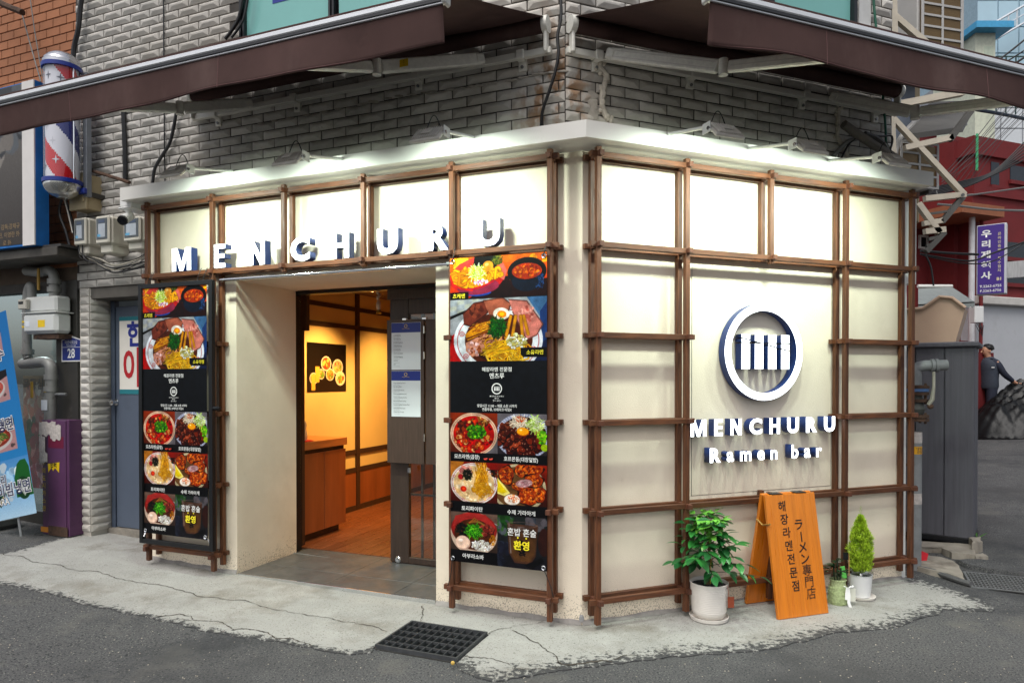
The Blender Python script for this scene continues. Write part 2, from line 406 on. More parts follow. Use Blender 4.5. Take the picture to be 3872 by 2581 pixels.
def edge_wear(m):
    t = m.node_tree; N = t.nodes; L = t.links; b = N['Principled BSDF']; src = b.inputs['Base Color'].links[0].from_socket
    at_ = N.new('ShaderNodeAttribute'); at_.attribute_name = 'wear'; geo = N.new('ShaderNodeNewGeometry')
    nz = N.new('ShaderNodeTexNoise'); nz.inputs['Scale'].default_value = 26; nz.inputs['Detail'].default_value = 7; nz.inputs['Roughness'].default_value = .72; L.new(geo.outputs['Position'], nz.inputs['Vector'])
    ad = N.new('ShaderNodeMath'); ad.operation = 'MULTIPLY_ADD'; L.new(at_.outputs['Fac'], ad.inputs[0]); ad.inputs[1].default_value = .27; L.new(nz.outputs['Fac'], ad.inputs[2])
    mr = N.new('ShaderNodeMapRange'); mr.inputs[1].default_value = .66; mr.inputs[2].default_value = .74; L.new(ad.outputs[0], mr.inputs[0])
    mx = N.new('ShaderNodeMix'); mx.data_type = 'RGBA'; L.new(mr.outputs[0], mx.inputs[0]); L.new(src, mx.inputs[6]); mx.inputs[7].default_value = (*lin((72, 72, 72)), 1); L.new(mx.outputs[2], b.inputs['Base Color'])
edge_wear(M_CONC)
pav = mbp.build('pavement', M_CONC, kind='structure')
wear = pav.data.attributes.new('wear', 'FLOAT', 'POINT')
wear.data.foreach_set('value', [float(max(0.0, 1 - np.sqrt(((bn1 - np.array((v.co.x, v.co.y))) ** 2).sum(1).min()) / .10, 1 - np.sqrt(((bn2 - np.array((v.co.x, v.co.y))) ** 2).sum(1).min()) / .26)) for v in pav.data.vertices])
# cracks in the apron
M_CRACK = mat('crack_dirt', lin((70, 64, 56)), .95, var=.3, vs=20, world_co=True)
def crack(px, w=.006):
    pts = jag([xy(gnd(*p)) for p in px], .14, 3, ja); vs = []; fs = []
    for i, p in enumerate(pts):
        a = Vector(pts[max(i - 1, 0)]); b = Vector(pts[min(i + 1, len(pts) - 1)]); d = (b - a).normalized(); n = Vector((-d.y, d.x))
        ww = w * ja.uniform(.12, .68) * (0.3 if i in (0, len(pts) - 1) else 1)
        for sg in (-1, 1):
            q = Vector(p) + n * ww * sg; vs.append((q.x, q.y, zf(q.x, q.y) + .0095))
    for i in range(len(pts) - 1): fs.append((2 * i, 2 * i + 1, 2 * i + 3, 2 * i + 2))
    MB().add(vs, fs).build('crack', M_CRACK, pav)
cc0 = lambda l: [(x / 2.4308, 1936 + y / 2.4308) for x, y in l]
cc1 = lambda l: [(968 + x / 2.4308, 1936 + y / 2.4308) for x, y in l]
cc2 = lambda l: [(1936 + x / 2.4308, 1936 + y / 2.4308) for x, y in l]
crack(cc0([(0, 385), (230, 425), (400, 475), (550, 490), (610, 525), (850, 548), (1030, 600), (1100, 620), (1270, 655), (1450, 670), (1700, 740), (2000, 790), (2353, 850)]), .007)
crack(cc1([(0, 855), (120, 890), (420, 940), (700, 985), (900, 1020), (1150, 1085), (1200, 1110)]), .006)
crack(cc0([(1400, 965), (1650, 942), (1760, 965), (1780, 1000), (1850, 1005), (1960, 1010), (2080, 1045), (2150, 1090), (2260, 1080), (2353, 1090)]), .008)
crack(cc0([(1520, 1000), (1680, 990), (1780, 1005)]), .005)
crack(cc1([(0, 1092), (110, 1115), (170, 1165), (340, 1170), (440, 1205), (520, 1240)]), .009)
crack(cc1([(1510, 1015), (1535, 960), (1545, 900), (1520, 870)]), .007)
crack(cc1([(1930, 1335), (2100, 1345), (2250, 1380), (2353, 1420)]), .006)
crack(cc1([(2130, 1130), (2240, 1080), (2353, 1065)]), .005)
crack(cc2([(0, 1090), (110, 1140), (240, 1210), (330, 1290), (420, 1370), (450, 1410)]), .007)
crack(cc2([(420, 1385), (480, 1410), (600, 1405), (750, 1385), (870, 1375), (920, 1390)]), .016)
crack(cc2([(870, 1380), (1000, 1335), (1090, 1325), (1190, 1318)]), .006)
crack(cc2([(0, 1440), (200, 1450), (450, 1435)]), .006)
crack(cc2([(0, 1055), (150, 1040), (290, 1010)]), .004)
# loose asphalt crumbs on the ragged concrete edge
M_CRUMB = mat('asphalt_crumb', lin((66, 66, 68)), .95, var=.3, vs=30, world_co=True)
mb = MB()
for k in range(260):
    u = ja.random(); src = e1 if u < .55 else e2
    i = ja.randrange(4, len(src) - (30 if src is e2 else 6)); p = Vector(src[i]); q = p + Vector((ja.gauss(.01, .05), abs(ja.gauss(.0, .035))))
    r = ja.uniform(.002, .007) * (1 if ja.random() < .88 else 2.0); n = ja.randrange(5, 8)
    z = zf(q.x, q.y) + .0075; ang = ja.uniform(0, 6)
    vs = [(q.x + r * ja.uniform(.5, 1.3) * math.cos(ang + 6.283 * j / n) * 1.5, q.y + r * ja.uniform(.4, 1.1) * math.sin(ang + 6.283 * j / n), z + .001) for j in range(n)]
    mb.add(vs + [(q.x, q.y, z + .004)], [(j, (j + 1) % n, n) for j in range(n)])
mb.build('asphalt_crumbs', M_CRUMB, pav, kind='stuff')
# scattered small grit on the road
mb = MB()
for k in range(500):
    u, v = ja.uniform(0, 3872), ja.uniform(2230, 2581); p = gnd(u, v)
    if inside((p.x, p.y), conc_poly): continue
    r = ja.uniform(.002, .005); mb.ell((p.x, p.y, p.z + r * .3), (r, r * ja.uniform(.6, 1), r * .6), 5, 3)
mb.build('road_grit', mat('grit', lin((170, 160, 145)), .9, var=.4, vs=3, world_co=True), road, kind='stuff')

# ================================================================ drain pit with steel grating
gr = thing('drain_grate', 'square black steel drain grating set in the concrete before the doorway', 'drain grate', PA(.765, 0, .60), RZA)
gx, gy = .27, .215
M_IRON = mat('black_iron', lin((76, 78, 80)), .6, .4, var=.25, vs=20)
M_PIT = mat('pit_mud', lin((44, 42, 40)), .95, var=.4, vs=9)
mb = MB().box(-gx, gx, -gy, gy, -.34, -.33)
for a in ((-gx - .012, -gx, -gy, gy), (gx, gx + .012, -gy, gy), (-gx, gx, -gy - .012, -gy), (-gx, gx, gy, gy + .012)): mb.box(*a, -.34, .004)
mb.build('pit_wall', M_PIT, gr)
for k, a in enumerate(((-gx, gx, -gy, -gy + .012), (-gx, gx, gy - .012, gy), (-gx, -gx + .012, -gy + .012, gy - .012), (gx - .012, gx, -gy + .012, gy - .012))):
    box('frame_bar', M_IRON, gr, *a, -.05, .027)
br = MB().box(-.0022, .0022, -gy + .012, gy - .012, -.035, .024).mesh('bearing_bar', M_IRON)
for i in range(1, 11): link('bearing_bar', br, gr, (-gx + 2 * gx * i / 11, 0, 0))
br = MB().box(-gx + .012, gx - .012, -.0028, .0028, .008, .0225).mesh('cross_bar', M_IRON)
for i in range(1, 5): link('cross_bar', br, gr, (0, -gy + 2 * gy * i / 5, 0))
MB().ell((0, 0, .012), (.012, .009, .012), 7, 5).build('crumpled_wrapper', mat('yellow_wrapper', lin((214, 178, 90)), .6), None, loc=gnd(1712, 2521) + Vector((0, 0, .012)),
        label='tiny crumpled yellow wrapper at the front corner of the drain grating', cat='litter')

# ================================================================ corner building
bld = thing('corner_building', 'corner building, cream stucco shopfront below and grey faceted wall tiles above', 'building', (C.x, C.y, 0))
def wallA(name, m, s0, s1, d0, d1, h0, h1, c=0, par=bld, **kw):
    o = box(name, m, par, -s1, -s0, -d1, -d0, h0, h1, c, **kw); o.rotation_euler = (0, 0, RZA); return o
def wallB(name, m, s0, s1, d0, d1, h0, h1, c=0, par=bld, **kw):
    o = box(name, m, par, s0, s1, -d1, -d0, h0, h1, c, **kw); o.rotation_euler = (0, 0, RZB); return o
def m_ab(mb, f):  # transform local facade coords into the building frame
    return mb
RA = Matrix.Rotation(RZA, 4, 'Z'); RB = Matrix.Rotation(RZB, 4, 'Z')
S_L, S_R, H_OP = 2.868, 1.062, 2.385             # door recess: left and right edge, soffit height
mb = MB()
mb.box(-3.83, -S_L, .0, .715, -.1, 3.10, M=RA)
mb.box(-S_L, -S_R, 0.0, .70, H_OP, 3.10, M=RA)
mb.box(-S_R, -.02, 0.0, .72, -.1, 3.10, M=RA)
mb.box(0.0, 2.84, 0.0, .16, -.1, 3.10, M=RB)
mb.add([tuple(RA @ Vector((-.5, 0, z))) for z in (-.1, 3.1)] + [(0, 0, -.1), (0, 0, 3.1)] + [tuple(RB @ Vector((.5, 0, z))) for z in (-.1, 3.1)] + [(0, .4, -.1), (0, .4, 3.1)],
       [(0, 2, 3, 1), (2, 4, 5, 3)])
# weld coplanar doubles away: the two fan faces are pulled out half a millimetre
for i in range(len(mb.v) - 8, len(mb.v)):
    x, y, z = mb.v[i]; mb.v[i] = (x, y - .0006, z)
mb.build('stucco_wall', M_STUCCO, bld)
# thin sign panel let into the right facade
M_GAP = mat('dark_joint', lin((40, 36, 32)), .9, var=0)
wallB('panel_joint', M_GAP, .842, 2.098, -.01, .0012, .789, 2.384)
wallB('sign_panel', M_STUCCO, .845, 2.095, -.01, .0024, .792, 2.381)
# mortar fillet along the wall foot
M_FIL = mat('grey_mortar_fillet', lin((138, 134, 130)), .95, var=.25, vs=9, bump=.6, bs=60, world_co=True)
def fillet(P0, P1, n=40):
    mb = MB(); a, b = Vector(P0[:2]), Vector(P1[:2]); d = (b - a).normalized(); o = Vector((d.y, -d.x)); vs = []
    for i in range(n + 1):
        p = a + (b - a) * i / n; w, h = .022 + .006 * math.sin(i * .9) + ja.uniform(-.003, .003), .024 + .005 * math.sin(i * .53) + ja.uniform(-.002, .002); z = zf(p.x, p.y) + .008
        q = p + o * w; vs += [(p.x - C.x, p.y - C.y, z + h), (q.x - C.x, q.y - C.y, z)]
    mb.add(vs, [(2 * i, 2 * i + 1, 2 * i + 3, 2 * i + 2) for i in range(n)]); return mb
fillet(PA(3.83, 0, 0), PA(S_L, 0, 0)).build('mortar_fillet', M_FIL, bld)
fillet(PA(S_R, 0, 0), PA(0, 0, 0)).build('mortar_fillet', M_FIL, bld)
fillet(PB(0, 0, 0), PB(2.84, 0, 0), 80).build('mortar_fillet', M_FIL, bld)
# chipped corner showing grey render
mb = MB().ell((0, .001, .045), (.017, .005, .028), 8, 6); mb.build('chipped_render', mat('grey_render', lin((150, 150, 150)), .95, var=.2, vs=30, bump=.8, bs=80), bld)
# white boxed cornice, mitred at the corner
tn = math.tan((math.pi - math.acos(dA.dot(dB))) / 2)
def cprof(dd, h): return [PA(3.862, h, dd), PA(-dd * tn, h, dd), PB(2.856, h, dd)]
mb = MB(); rows = [cprof(.24, 3.062), cprof(.24, 3.166), cprof(-.36, 3.172), cprof(-.36, 3.062)]
vs = [(p.x - C.x, p.y - C.y, p.z) for r_ in rows for p in r_]; fs = []
for j in range(4):
    for i in range(2): fs.append((j * 3 + i, j * 3 + i + 1, ((j + 1) % 4) * 3 + i + 1, ((j + 1) % 4) * 3 + i))
fs += [(0, 3, 6, 9), (2, 11, 8, 5)]
mb.add(vs, fs).build('cornice', M_WHITE, bld)
# white boxing at the right-hand end
wallB('end_panel', M_WHITE, 2.8425, 3.02, -.34, -.03, 2.36, 3.061)
wallB('end_strip', M_WHITE, 2.8425, 2.905, -.30, -.02, -.05, 2.358)
wallB('grey_pier', mat('grey_render_pier', lin((168, 166, 164)), .9, var=.12, vs=3), 3.03, 3.14, -.75, -.36, -.1, 3.3)
# doorstep laid with dark grey tiles, steel nosing
M_STEP = mat('dark_grey_floor_tile', lin((84, 84, 82)), .42, var=.18, vs=5, rnd=.06, rv=.1, layers=((14, lin((102, 100, 96)), .5, .8),))
stp = wallA('doorstep', mat('tile_bed', lin((130, 126, 120)), .9), S_R + .004, S_L - .004, -.86, -.004, -.1, .022)
for r_, (d0, d1) in enumerate(((-.30, -.008), (-.86, -.303))):
    xs = [S_R + .006, S_R + .36, S_R + .96, S_R + 1.56, S_L - .006] if r_ == 0 else [S_R + .006, S_R + .36, S_R + .96, S_R + 1.56, S_L - .006]
    for a, b in zip(xs, xs[1:]): box('step_tile', M_STEP, stp, -b + .0015, -a - .0015, -d1, -d0, .0, .033, .002)
box('steel_nosing', M_CHROME, stp, -S_L + .006, -S_R - .006, -.003, .0075, .004, .035, .001)
# ---------------------------------------------------------------- upper storey: grey bevelled tiles
UA, UB = -.27, -.33                               # setback of the upper walls
def tile_mat():
    m = mat('bevelled_tile', lin((192, 188, 181)), .62, var=.10, vs=5, rnd=.2, bump=.3, bs=90, world_co=True,
            layers=((2.6, lin((142, 140, 134)), .5, .78), (1.0, lin((170, 164, 154)), .45, .7), (22, lin((124, 116, 106)), .66, .8)))
    t = m.node_tree; N = t.nodes; L = t.links; b = N['Principled BSDF']; src = b.inputs['Base Color'].links[0].from_socket
    geo = N.new('ShaderNodeNewGeometry'); vm = N.new('ShaderNodeVectorMath'); vm.operation = 'DISTANCE'
    sc = N.new('ShaderNodeVectorMath'); sc.operation = 'MULTIPLY'; sc.inputs[1].default_value = (1, 1, .45); L.new(geo.outputs['Position'], sc.inputs[0])
    L.new(sc.outputs[0], vm.inputs[0]); vm.inputs[1].default_value = (.30, 4.70, 3.5 * .45)
    mr = N.new('ShaderNodeMapRange'); mr.inputs[1].default_value = .38; mr.inputs[2].default_value = .08; L.new(vm.outputs['Value'], mr.inputs[0])
    nz = N.new('ShaderNodeTexNoise'); nz.inputs['Scale'].default_value = 9; nz.inputs['Detail'].default_value = 5
    mp = N.new('ShaderNodeMapping'); mp.inputs['Scale'].default_value = (1.6, 1.6, .7); L.new(geo.outputs['Position'], mp.inputs[0]); L.new(mp.outputs[0], nz.inputs['Vector'])
    m2 = N.new('ShaderNodeMapRange'); m2.inputs[1].default_value = .45; m2.inputs[2].default_value = .62; L.new(nz.outputs['Fac'], m2.inputs[0])
    mu = N.new('ShaderNodeMath'); mu.operation = 'MULTIPLY'; L.new(mr.outputs[0], mu.inputs[0]); L.new(m2.outputs[0], mu.inputs[1])
    mx = N.new('ShaderNodeMix'); mx.data_type = 'RGBA'; L.new(mu.outputs[0], mx.inputs[0]); L.new(src, mx.inputs[6]); mx.inputs[7].default_value = (*lin((140, 100, 58)), 1)
    L.new(mx.outputs[2], b.inputs['Base Color']); return m
M_TILE = tile_mat()
TL, TH, TW, TZ = .235, .075, .2275, .0672
def tile_mesh(w):
    hw, hh = w / 2, TZ / 2; e = min(.05, hw * .5); mb = MB()
    o = [(-hw, 0, -hh), (hw, 0, -hh), (hw, 0, hh), (-hw, 0, hh)]
    q = [(x * .985, -.006, z * .96) for x, _, z in o]
    t = [(-hw + e, -.021, -.002), (hw - e, -.021, -.002), (hw - e, -.021, .011), (-hw + e, -.021, .011)]
    c = [(hw - e * .45, -.0135, -.006), (hw - e * .45, -.0135, .013), (-hw + e * .45, -.0135, .013), (-hw + e * .45, -.0135, -.006)]
    mb.add(o + q + t + c, [(0, 1, 5, 4), (1, 2, 6, 5), (2, 3, 7, 6), (3, 0, 4, 7), (8, 9, 10, 11), (4, 5, 9, 8), (6, 7, 11, 10),
                           (5, 12, 9), (9, 12, 13, 10), (13, 6, 10), (5, 6, 13, 12), (7, 14, 11), (11, 14, 15, 8), (15, 4, 8), (7, 4, 15, 14)])
    return mb
def tiled(name, Mx, rz, x0, x1, z0, z1, skip, origin, limit=300, phase=0.0):
    """tiles in local x,z on the plane y=0 of a wall object; nearest in frame are single pieces"""
    w = link(name, MB().box(x0, x1, .0, .25, z0, z1).mesh(name, M_MORTAR), bld, origin, rz)
    Mw = Matrix.Translation((C.x, C.y, 0)) @ Matrix.Translation(origin) @ Matrix.Rotation(rz, 4, 'Z')
    lst = []; nz = int((z1 - z0) / TH); nx = int((x1 - x0) / TL) + 2
    for j in range(nz):
        z = z0 + TH * (j + .5)
        for i in range(-1, nx):
            a = x0 + (i + (.5 if j % 2 else 0)) * TL + phase; b = a + TL
            a, b = max(a, x0), min(b, x1)
            if b - a < .035: continue
            full = round(b - a, 3); xc = (a + b) / 2
            if skip(xc, z): continue
            U, V, dep = proj(Mw @ Vector((xc, 0, z)))
            vis = -60 < U < 3930 and -40 < V < 2400
            lst.append((0 if vis else 1, dep, xc, z, full))
    lst.sort(); rest = MB(); tms = {}
    for k, (v, dep, xc, z, full) in enumerate(lst):
        if k < limit and not v: link('tile', tms.get(full) or tms.setdefault(full, tile_mesh(full - .0075).mesh('tile', M_TILE)), w, (xc + ja.gauss(0, .0007), ja.uniform(-.0025, .002), z + ja.gauss(0, .0008))).rotation_euler = (ja.gauss(0, .02), ja.gauss(0, .004), ja.gauss(0, .012))
        else:
            t = tile_mesh(full - .0075); rest.add([(x + xc, y, zz + z) for x, y, zz in t.v], t.f)
    if rest.f: rest.build('tile_field', M_TILE, w, kind='stuff')
    return w
def offs(p): return (p.x - C.x, p.y - C.y, 0)
# the corner of the upper walls: intersection of the two set-back planes
wA_s, wB_s = .196, .035
WIN_A = (1.15, 3.0, 4.2, 5.6); WIN_B = (.95, 2.62, 4.2, 5.6)
def skipA(x, z):
    s = -x; return (WIN_A[0] - .1 < s < WIN_A[1] + .1 and z > WIN_A[2] - .05) or z > 5.35
def skipB(x, z): return (WIN_B[0] - .1 < x < WIN_B[1] + .1 and z > WIN_B[2] - .05) or z > 5.2
oA = offs(PA(0, 0, UA)); oB = offs(PB(0, 0, UB))
tA = tiled('tile_wall', None, RZA, -5.09, -wA_s, 2.46, 5.46, skipA, oA, phase=.03)
tB = tiled('tile_wall', None, RZB, wB_s, 3.10, 3.0, 5.3, skipB, oB)
# tall storey above, hidden behind the awning but closing the building
box('upper_mass', mat('grey_render_back', lin((150, 146, 140)), .9), bld, -4.4, 3.0, 3.2, 6.0, 5.6, 8.0)
# windows of the upper storey
M_TEAL = mat('frosted_teal_pane', lin((122, 182, 176)), .25, var=.05, vs=1.5, spec=.6)
M_FRAME = mat('black_window_frame', lin((24, 26, 30)), .4, var=.1)
def window(rz, org, x0, x1, z0, z1, splits, stick=None):
    w = link('window', MB().box(x0, x1, .03, .05, z0, z1).mesh('backing', M_FRAME), bld, Vector(org) + Matrix.Rotation(rz, 3, 'Z') @ Vector((0, -.06, 0)), rz)
    for a, b in zip([x0] + splits, splits + [x1]): box('pane', M_TEAL, w, a + .05, b - .05, .006, .028, z0 + .06, z1 - .06)
    for a in [x0 + .025] + splits + [x1 - .025]:
        box('frame_upright', M_FRAME, w, a - .022, a - .004, -.035, .02, z0, z1); box('frame_upright', M_FRAME, w, a + .004, a + .022, -.025, .02, z0, z1)
    box('frame_rail', M_FRAME, w, x0, x1, -.03, .0, z0, z0 + .06)
    if stick: box('blue_sticker', mat('blue_vinyl', lin((28, 44, 140)), .4), w, *stick)
    return w
window(RZA, oA, -WIN_A[1], -WIN_A[0], WIN_A[2], WIN_A[3], [-2.08], (-2.68, -2.40, .003, .006, 4.66, 5.0))
window(RZB, oB, WIN_B[0], WIN_B[1], WIN_B[2], WIN_B[3], [1.75])
for a in (WIN_B[1] + .005, ): box('window_trim', mat('white_trim', lin((206, 206, 204)), .6), bld, 0, .13, -.03, .02, 4.15, 5.6).matrix_local = Matrix.Translation(oB) @ RB @ Matrix.Translation((a + .07, 0, 0))
# cement streaks and a rough expanding-foam bead on the tiles beside the corner
mb = MB(); pts = [PB(*fb(U, V, UB), UB + .03) for U, V in ((2330, 232), (2285, 232), (2262, 240), (2258, 258), (2272, 275), (2286, 295), (2280, 320), (2272, 350), (2268, 380), (2270, 410), (2282, 440), (2294, 462))]
for i, p in enumerate(pts): pts[i] = p - Vector((C.x, C.y, 0))
mb.tube(pts, [.014, .016, .018, .019, .018, .022, .02, .022, .02, .021, .022, .016], 8)
for p in pts * 4: mb.ell(p + Vector((ja.gauss(0, .012), -.008, ja.gauss(0, .02))), ja.uniform(.008, .018), 6, 4)
mb.build('foam_bead', mat('grey_foam', lin((196, 188, 174)), .9, var=.2, vs=20, bump=.9, bs=50), bld, smooth=True)
mb = MB(); pts = [PB(*fb(U, V, UB), UB + .028) - Vector((C.x, C.y, 0)) for U, V in ((3165, 415), (3158, 450), (3160, 480), (3155, 520), (3175, 560), (3195, 590))]
mb.tube(pts, .016, 7)
for p in pts * 5: mb.ell(p + Vector((ja.gauss(0, .012), -.005, ja.gauss(0, .025))), ja.uniform(.006, .013), 6, 4)
mb.build('foam_bead', MATS['grey_foam'], bld, smooth=True)
def streak(pl, pts, d, w):
    q = [(PA if pl == 'A' else PB)(*(fa if pl == 'A' else fb)(U, V, d), d) - Vector((C.x, C.y, 0)) for U, V in pts]
    mb = MB()
    for a, b in zip(q, q[1:]):
        for k in range(6):
            p = a.lerp(b, (k + ja.random()) / 6); mb.ell(p, (ja.uniform(.03, .05), .006, w * ja.uniform(.5, 1.1)), 7, 4)
    mb.build('cement_smear', mat('cement_smear', lin((158, 152, 142)), .95, var=.25, vs=14, world_co=True), bld, smooth=True, kind='stuff')
streak('A', [(968, 470), (1230, 425), (1500, 365), (1740, 335), (1936, 306), (2040, 280), (2142, 268)], UA + .018, .011)
streak('B', [(2236, 350), (2240, 400), (2245, 450)], UB + .016, .03)
# set-back side wall, tile pilaster and blue-grey steel door left of the shopfront
wallA('return_wall', M_MORTAR, 3.83, 3.90, -.8, -.1, -.1, 2.9)
def pil_tiles():
    w = link('pilaster', MB().box(-5.06, -4.925, .0, .215, -.1, 2.47).mesh('pilaster', mat('pilaster_core', lin((176, 170, 160)), .9, bump=.6, bs=40)), bld, oA, RZA)
    hm = tile_mesh(.118).mesh('tile', M_TILE); dm = tile_mesh(.20).mesh('tile', M_TILE); n = 0
    for j in range(31):
        z = .13 + TH * (j + .5)
        link('tile', hm, w, (-4.985, 0, z))
        o = link('tile', dm, w, (-4.925, .105, z)); o.rotation_euler = (0, 0, R(90))
pil_tiles()
wallA('lintel', mat('grimy_lintel', lin((92, 88, 82)), .9, var=.25, vs=5), 3.83, 4.94, -.55, -.28, 2.36, 2.47)
wallA('door_sill', mat('worn_sill', lin((128, 122, 112)), .9, var=.3, vs=12), 3.83, 4.94, -.60, -.44, -.05, .14)
sd = wallA('steel_door', mat('blue_grey_door_paint', lin((82, 92, 108)), .55, var=.06, vs=3, layers=((3, lin((70, 78, 90)), .55, .8),)), 3.84, 4.86, -.52, -.49, .145, 2.3, .004)
wallA('door_frame', mat('blue_grey_frame', lin((74, 84, 100)), .5), 4.865, 4.918, -.53, -.48, .14, 2.355)
kx = -fa(440, 1520, -.49)[0]; kz = fa(440, 1520, -.49)[1]
MB().lathe([(.034, 0), (.034, .006), (.016, .012), (.012, .03), (.026, .042), (.03, .058), (.022, .072), (0, .076)], 18, Matrix.Translation((kx, .489, kz)) @ Matrix.Rotation(R(90), 4, 'X')).build('knob', M_CHROME, sd, smooth=True)
# paper notice on that door
nx0, nz1 = fa(452, 1198, -.487); nx1, nz0 = fa(560, 1490, -.487)
nt = thing('door_notice', 'tall white and teal paper notice stuck on the blue-grey door', 'notice', PA(nx0, 0, -.487), RZA)
W_ = .42
box('sheet', mat('notice_paper', lin((226, 222, 212)), .7, var=.02), nt, 0, W_, -.002, 0, nz0, nz1)
box('teal_band', mat('teal_print', lin((30, 118, 128)), .7, var=.02), nt, 0, W_, -.0035, -.002, nz1 - .04, nz1 - .0005)
box('teal_band', MATS['teal_print'], nt, 0, W_, -.0035, -.002, nz0 + .0005, nz0 + .045)
text('한', .26, mat('navy_print', lin((30, 42, 130)), .7, var=0), nt, .22, -.0045, nz1 - .19, bold=.03)
text('이', .40, mat('red_print', lin((176, 24, 36)), .7, var=0), nt, .17, -.0045, nz1 - .52, bold=.025, sx=.72)
# ================================================================ timber lattices
PW = .034
D_F, D_B = .135, .045                              # front faces of the outer and inner layer
HR = [3.028, 2.462, 1.892, 1.334, .766, .203]       # rail top heights
def lattice(name, label, origin, rz, posts, rails, joints, sgn):
    t = thing(name, label, 'lattice', origin, rz)
    for lay, dd in enumerate((D_F, D_B)):
        for s, h0, h1 in posts:
            x = sgn * s
            o = box('post', M_WOODV, t, -PW / 2, PW / 2, -dd, -dd + PW, h0 + (.03 if lay else 0), h1, .0016); o.location = (x + (rng.uniform(-.002, .002)), rng.uniform(-.001, .001), 0)
        for s0, s1, h in rails:
            a, b = sorted((sgn * s0, sgn * s1)); w = (b - a) / 2
            o = box('rail', M_WOODH, t, -w, w, -dd + .0014, -dd + PW - .0014, -PW, 0, .0016); o.location = ((a + b) / 2, 0, h)
    sp = MB().box(-PW / 2 + .001, PW / 2 - .001, -D_F - .036, -D_B + .006, -PW + .001, -.001, .0016).mesh('spacer', M_WOODE)
    for s, h in joints: link('spacer', sp, t, (sgn * s, 0, h))
    return t
pa = [.175, .876, 1.580, 2.285, 2.990, 3.695]
posts = [(pa[0], .045, 3.057), (pa[1], .045, 3.057), (pa[2], 2.40, 3.057), (pa[3], 2.40, 3.057), (pa[4], .068, 3.057), (pa[5], .085, 3.057)]
rails = [(.118, 3.752, HR[0]), (.118, 3.752, HR[1])]
joints = [(p, h) for p in pa for h in HR[:2]]
for h in HR[2:]:
    rails += [(.118, .933, h), (2.933, 3.752, h + (.012 if h < .5 else 0))]; joints += [(p, h) for p in (pa[0], pa[1], pa[4], pa[5])]
lattice('timber_lattice', 'brown double timber lattice around the doorway with the banners hung on it', (C.x, C.y, 0), RZA, posts, rails, joints, -1)
pb = [.055, .718, 1.416, 2.113, 2.785]
posts = [(pb[0], .04, 3.057), (pb[1], .045, 3.057), (pb[3], .05, 3.057), (pb[4], .052, 3.057), (pb[2], 2.40, 3.057), (pb[2], .05, .80)]
rails = [(-.002, 2.842, HR[0]), (-.002, 2.842, HR[1]), (-.002, 2.842, HR[4]), (-.002, 2.842, HR[5])]
joints = [(p, h) for p in pb for h in (HR[0], HR[1], HR[4], HR[5])]
for h in HR[2:4]:
    rails += [(-.002, .775, h), (2.056, 2.842, h)]; joints += [(p, h) for p in (pb[0], pb[1], pb[3], pb[4])]
lattice('timber_lattice', 'brown double timber lattice framing the round logo on the right-hand wall', (C.x, C.y, 0), RZB, posts, rails, joints, 1)

# ================================================================ lit channel letters and logo
M_LED = mat('lit_acrylic', (.9, .92, .95), .4, var=0, emit=(.93, .97, 1.0), es=2.2)
M_SIDE = mat('navy_glow_return', lin((22, 50, 108)), .35, .1, var=.1)  # navy sides, with the blue LED glow mixed into their colour
def rects(l): return [[(a, c), (b, c), (b, d), (a, d)] for a, b, c, d in l]
GLY = {  # outlines in cap heights, x from 0
 'M': (1.10, [[(0, 0), (.22, 0), (.22, .62), (.45, 0), (.65, 0), (.88, .62), (.88, 0), (1.10, 0), (1.10, 1), (.80, 1), (.55, .34), (.30, 1), (0, 1)]]),
 'E': (.60, [[(0, 0), (.60, 0), (.60, .19), (.22, .19), (.22, .41), (.56, .41), (.56, .59), (.22, .59), (.22, .81), (.60, .81), (.60, 1), (0, 1)]]),
 'N': (.82, [[(0, 0), (.21, 0), (.21, .64), (.58, 0), (.82, 0), (.82, 1), (.61, 1), (.61, .36), (.24, 1), (0, 1)]]),
 'H': (.80, [[(0, 0), (.22, 0), (.22, .41), (.58, .41), (.58, 0), (.80, 0), (.80, 1), (.58, 1), (.58, .60), (.22, .60), (.22, 1), (0, 1)]]),
}
def glyph_w(ch, cap):
    if ch in GLY: return GLY[ch][0] * cap
    me = text_mesh(ch, cap / .73, bold=.045); xs = [v.co.x for v in me.vertices]; bpy.data.meshes.remove(me); return max(xs) - min(xs)
def glyph(ch, height, par, x, y, z, depth=.06, bold=.045, sx=1.0, mirrorfix=None):
    if ch in GLY:
        w, pls = GLY[ch]; a = MB(); b = MB()
        for pl in pls:
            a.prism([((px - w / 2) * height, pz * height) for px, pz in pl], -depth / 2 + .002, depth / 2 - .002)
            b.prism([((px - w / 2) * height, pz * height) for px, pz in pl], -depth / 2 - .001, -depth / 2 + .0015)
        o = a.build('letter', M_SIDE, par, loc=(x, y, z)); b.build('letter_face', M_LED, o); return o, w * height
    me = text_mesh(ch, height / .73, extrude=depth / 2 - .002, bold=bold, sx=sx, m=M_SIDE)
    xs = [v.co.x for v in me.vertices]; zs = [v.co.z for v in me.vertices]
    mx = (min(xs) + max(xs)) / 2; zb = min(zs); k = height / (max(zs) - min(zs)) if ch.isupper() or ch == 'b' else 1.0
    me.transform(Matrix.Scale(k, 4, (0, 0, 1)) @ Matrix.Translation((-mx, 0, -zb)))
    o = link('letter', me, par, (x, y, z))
    fm = text_mesh(ch, height / .73, extrude=.001, bold=bold - .004, sx=sx, m=M_LED)
    fm.transform(Matrix.Scale(k, 4, (0, 0, 1)) @ Matrix.Translation((-mx, -depth / 2, -zb)))
    link('letter_face', fm, o); return o, (max(xs) - min(xs))
sg = thing('illuminated_sign', 'row of white lit letters MENCHURU standing on the rail above the doorway', 'sign', (C.x, C.y, 0), RZA)
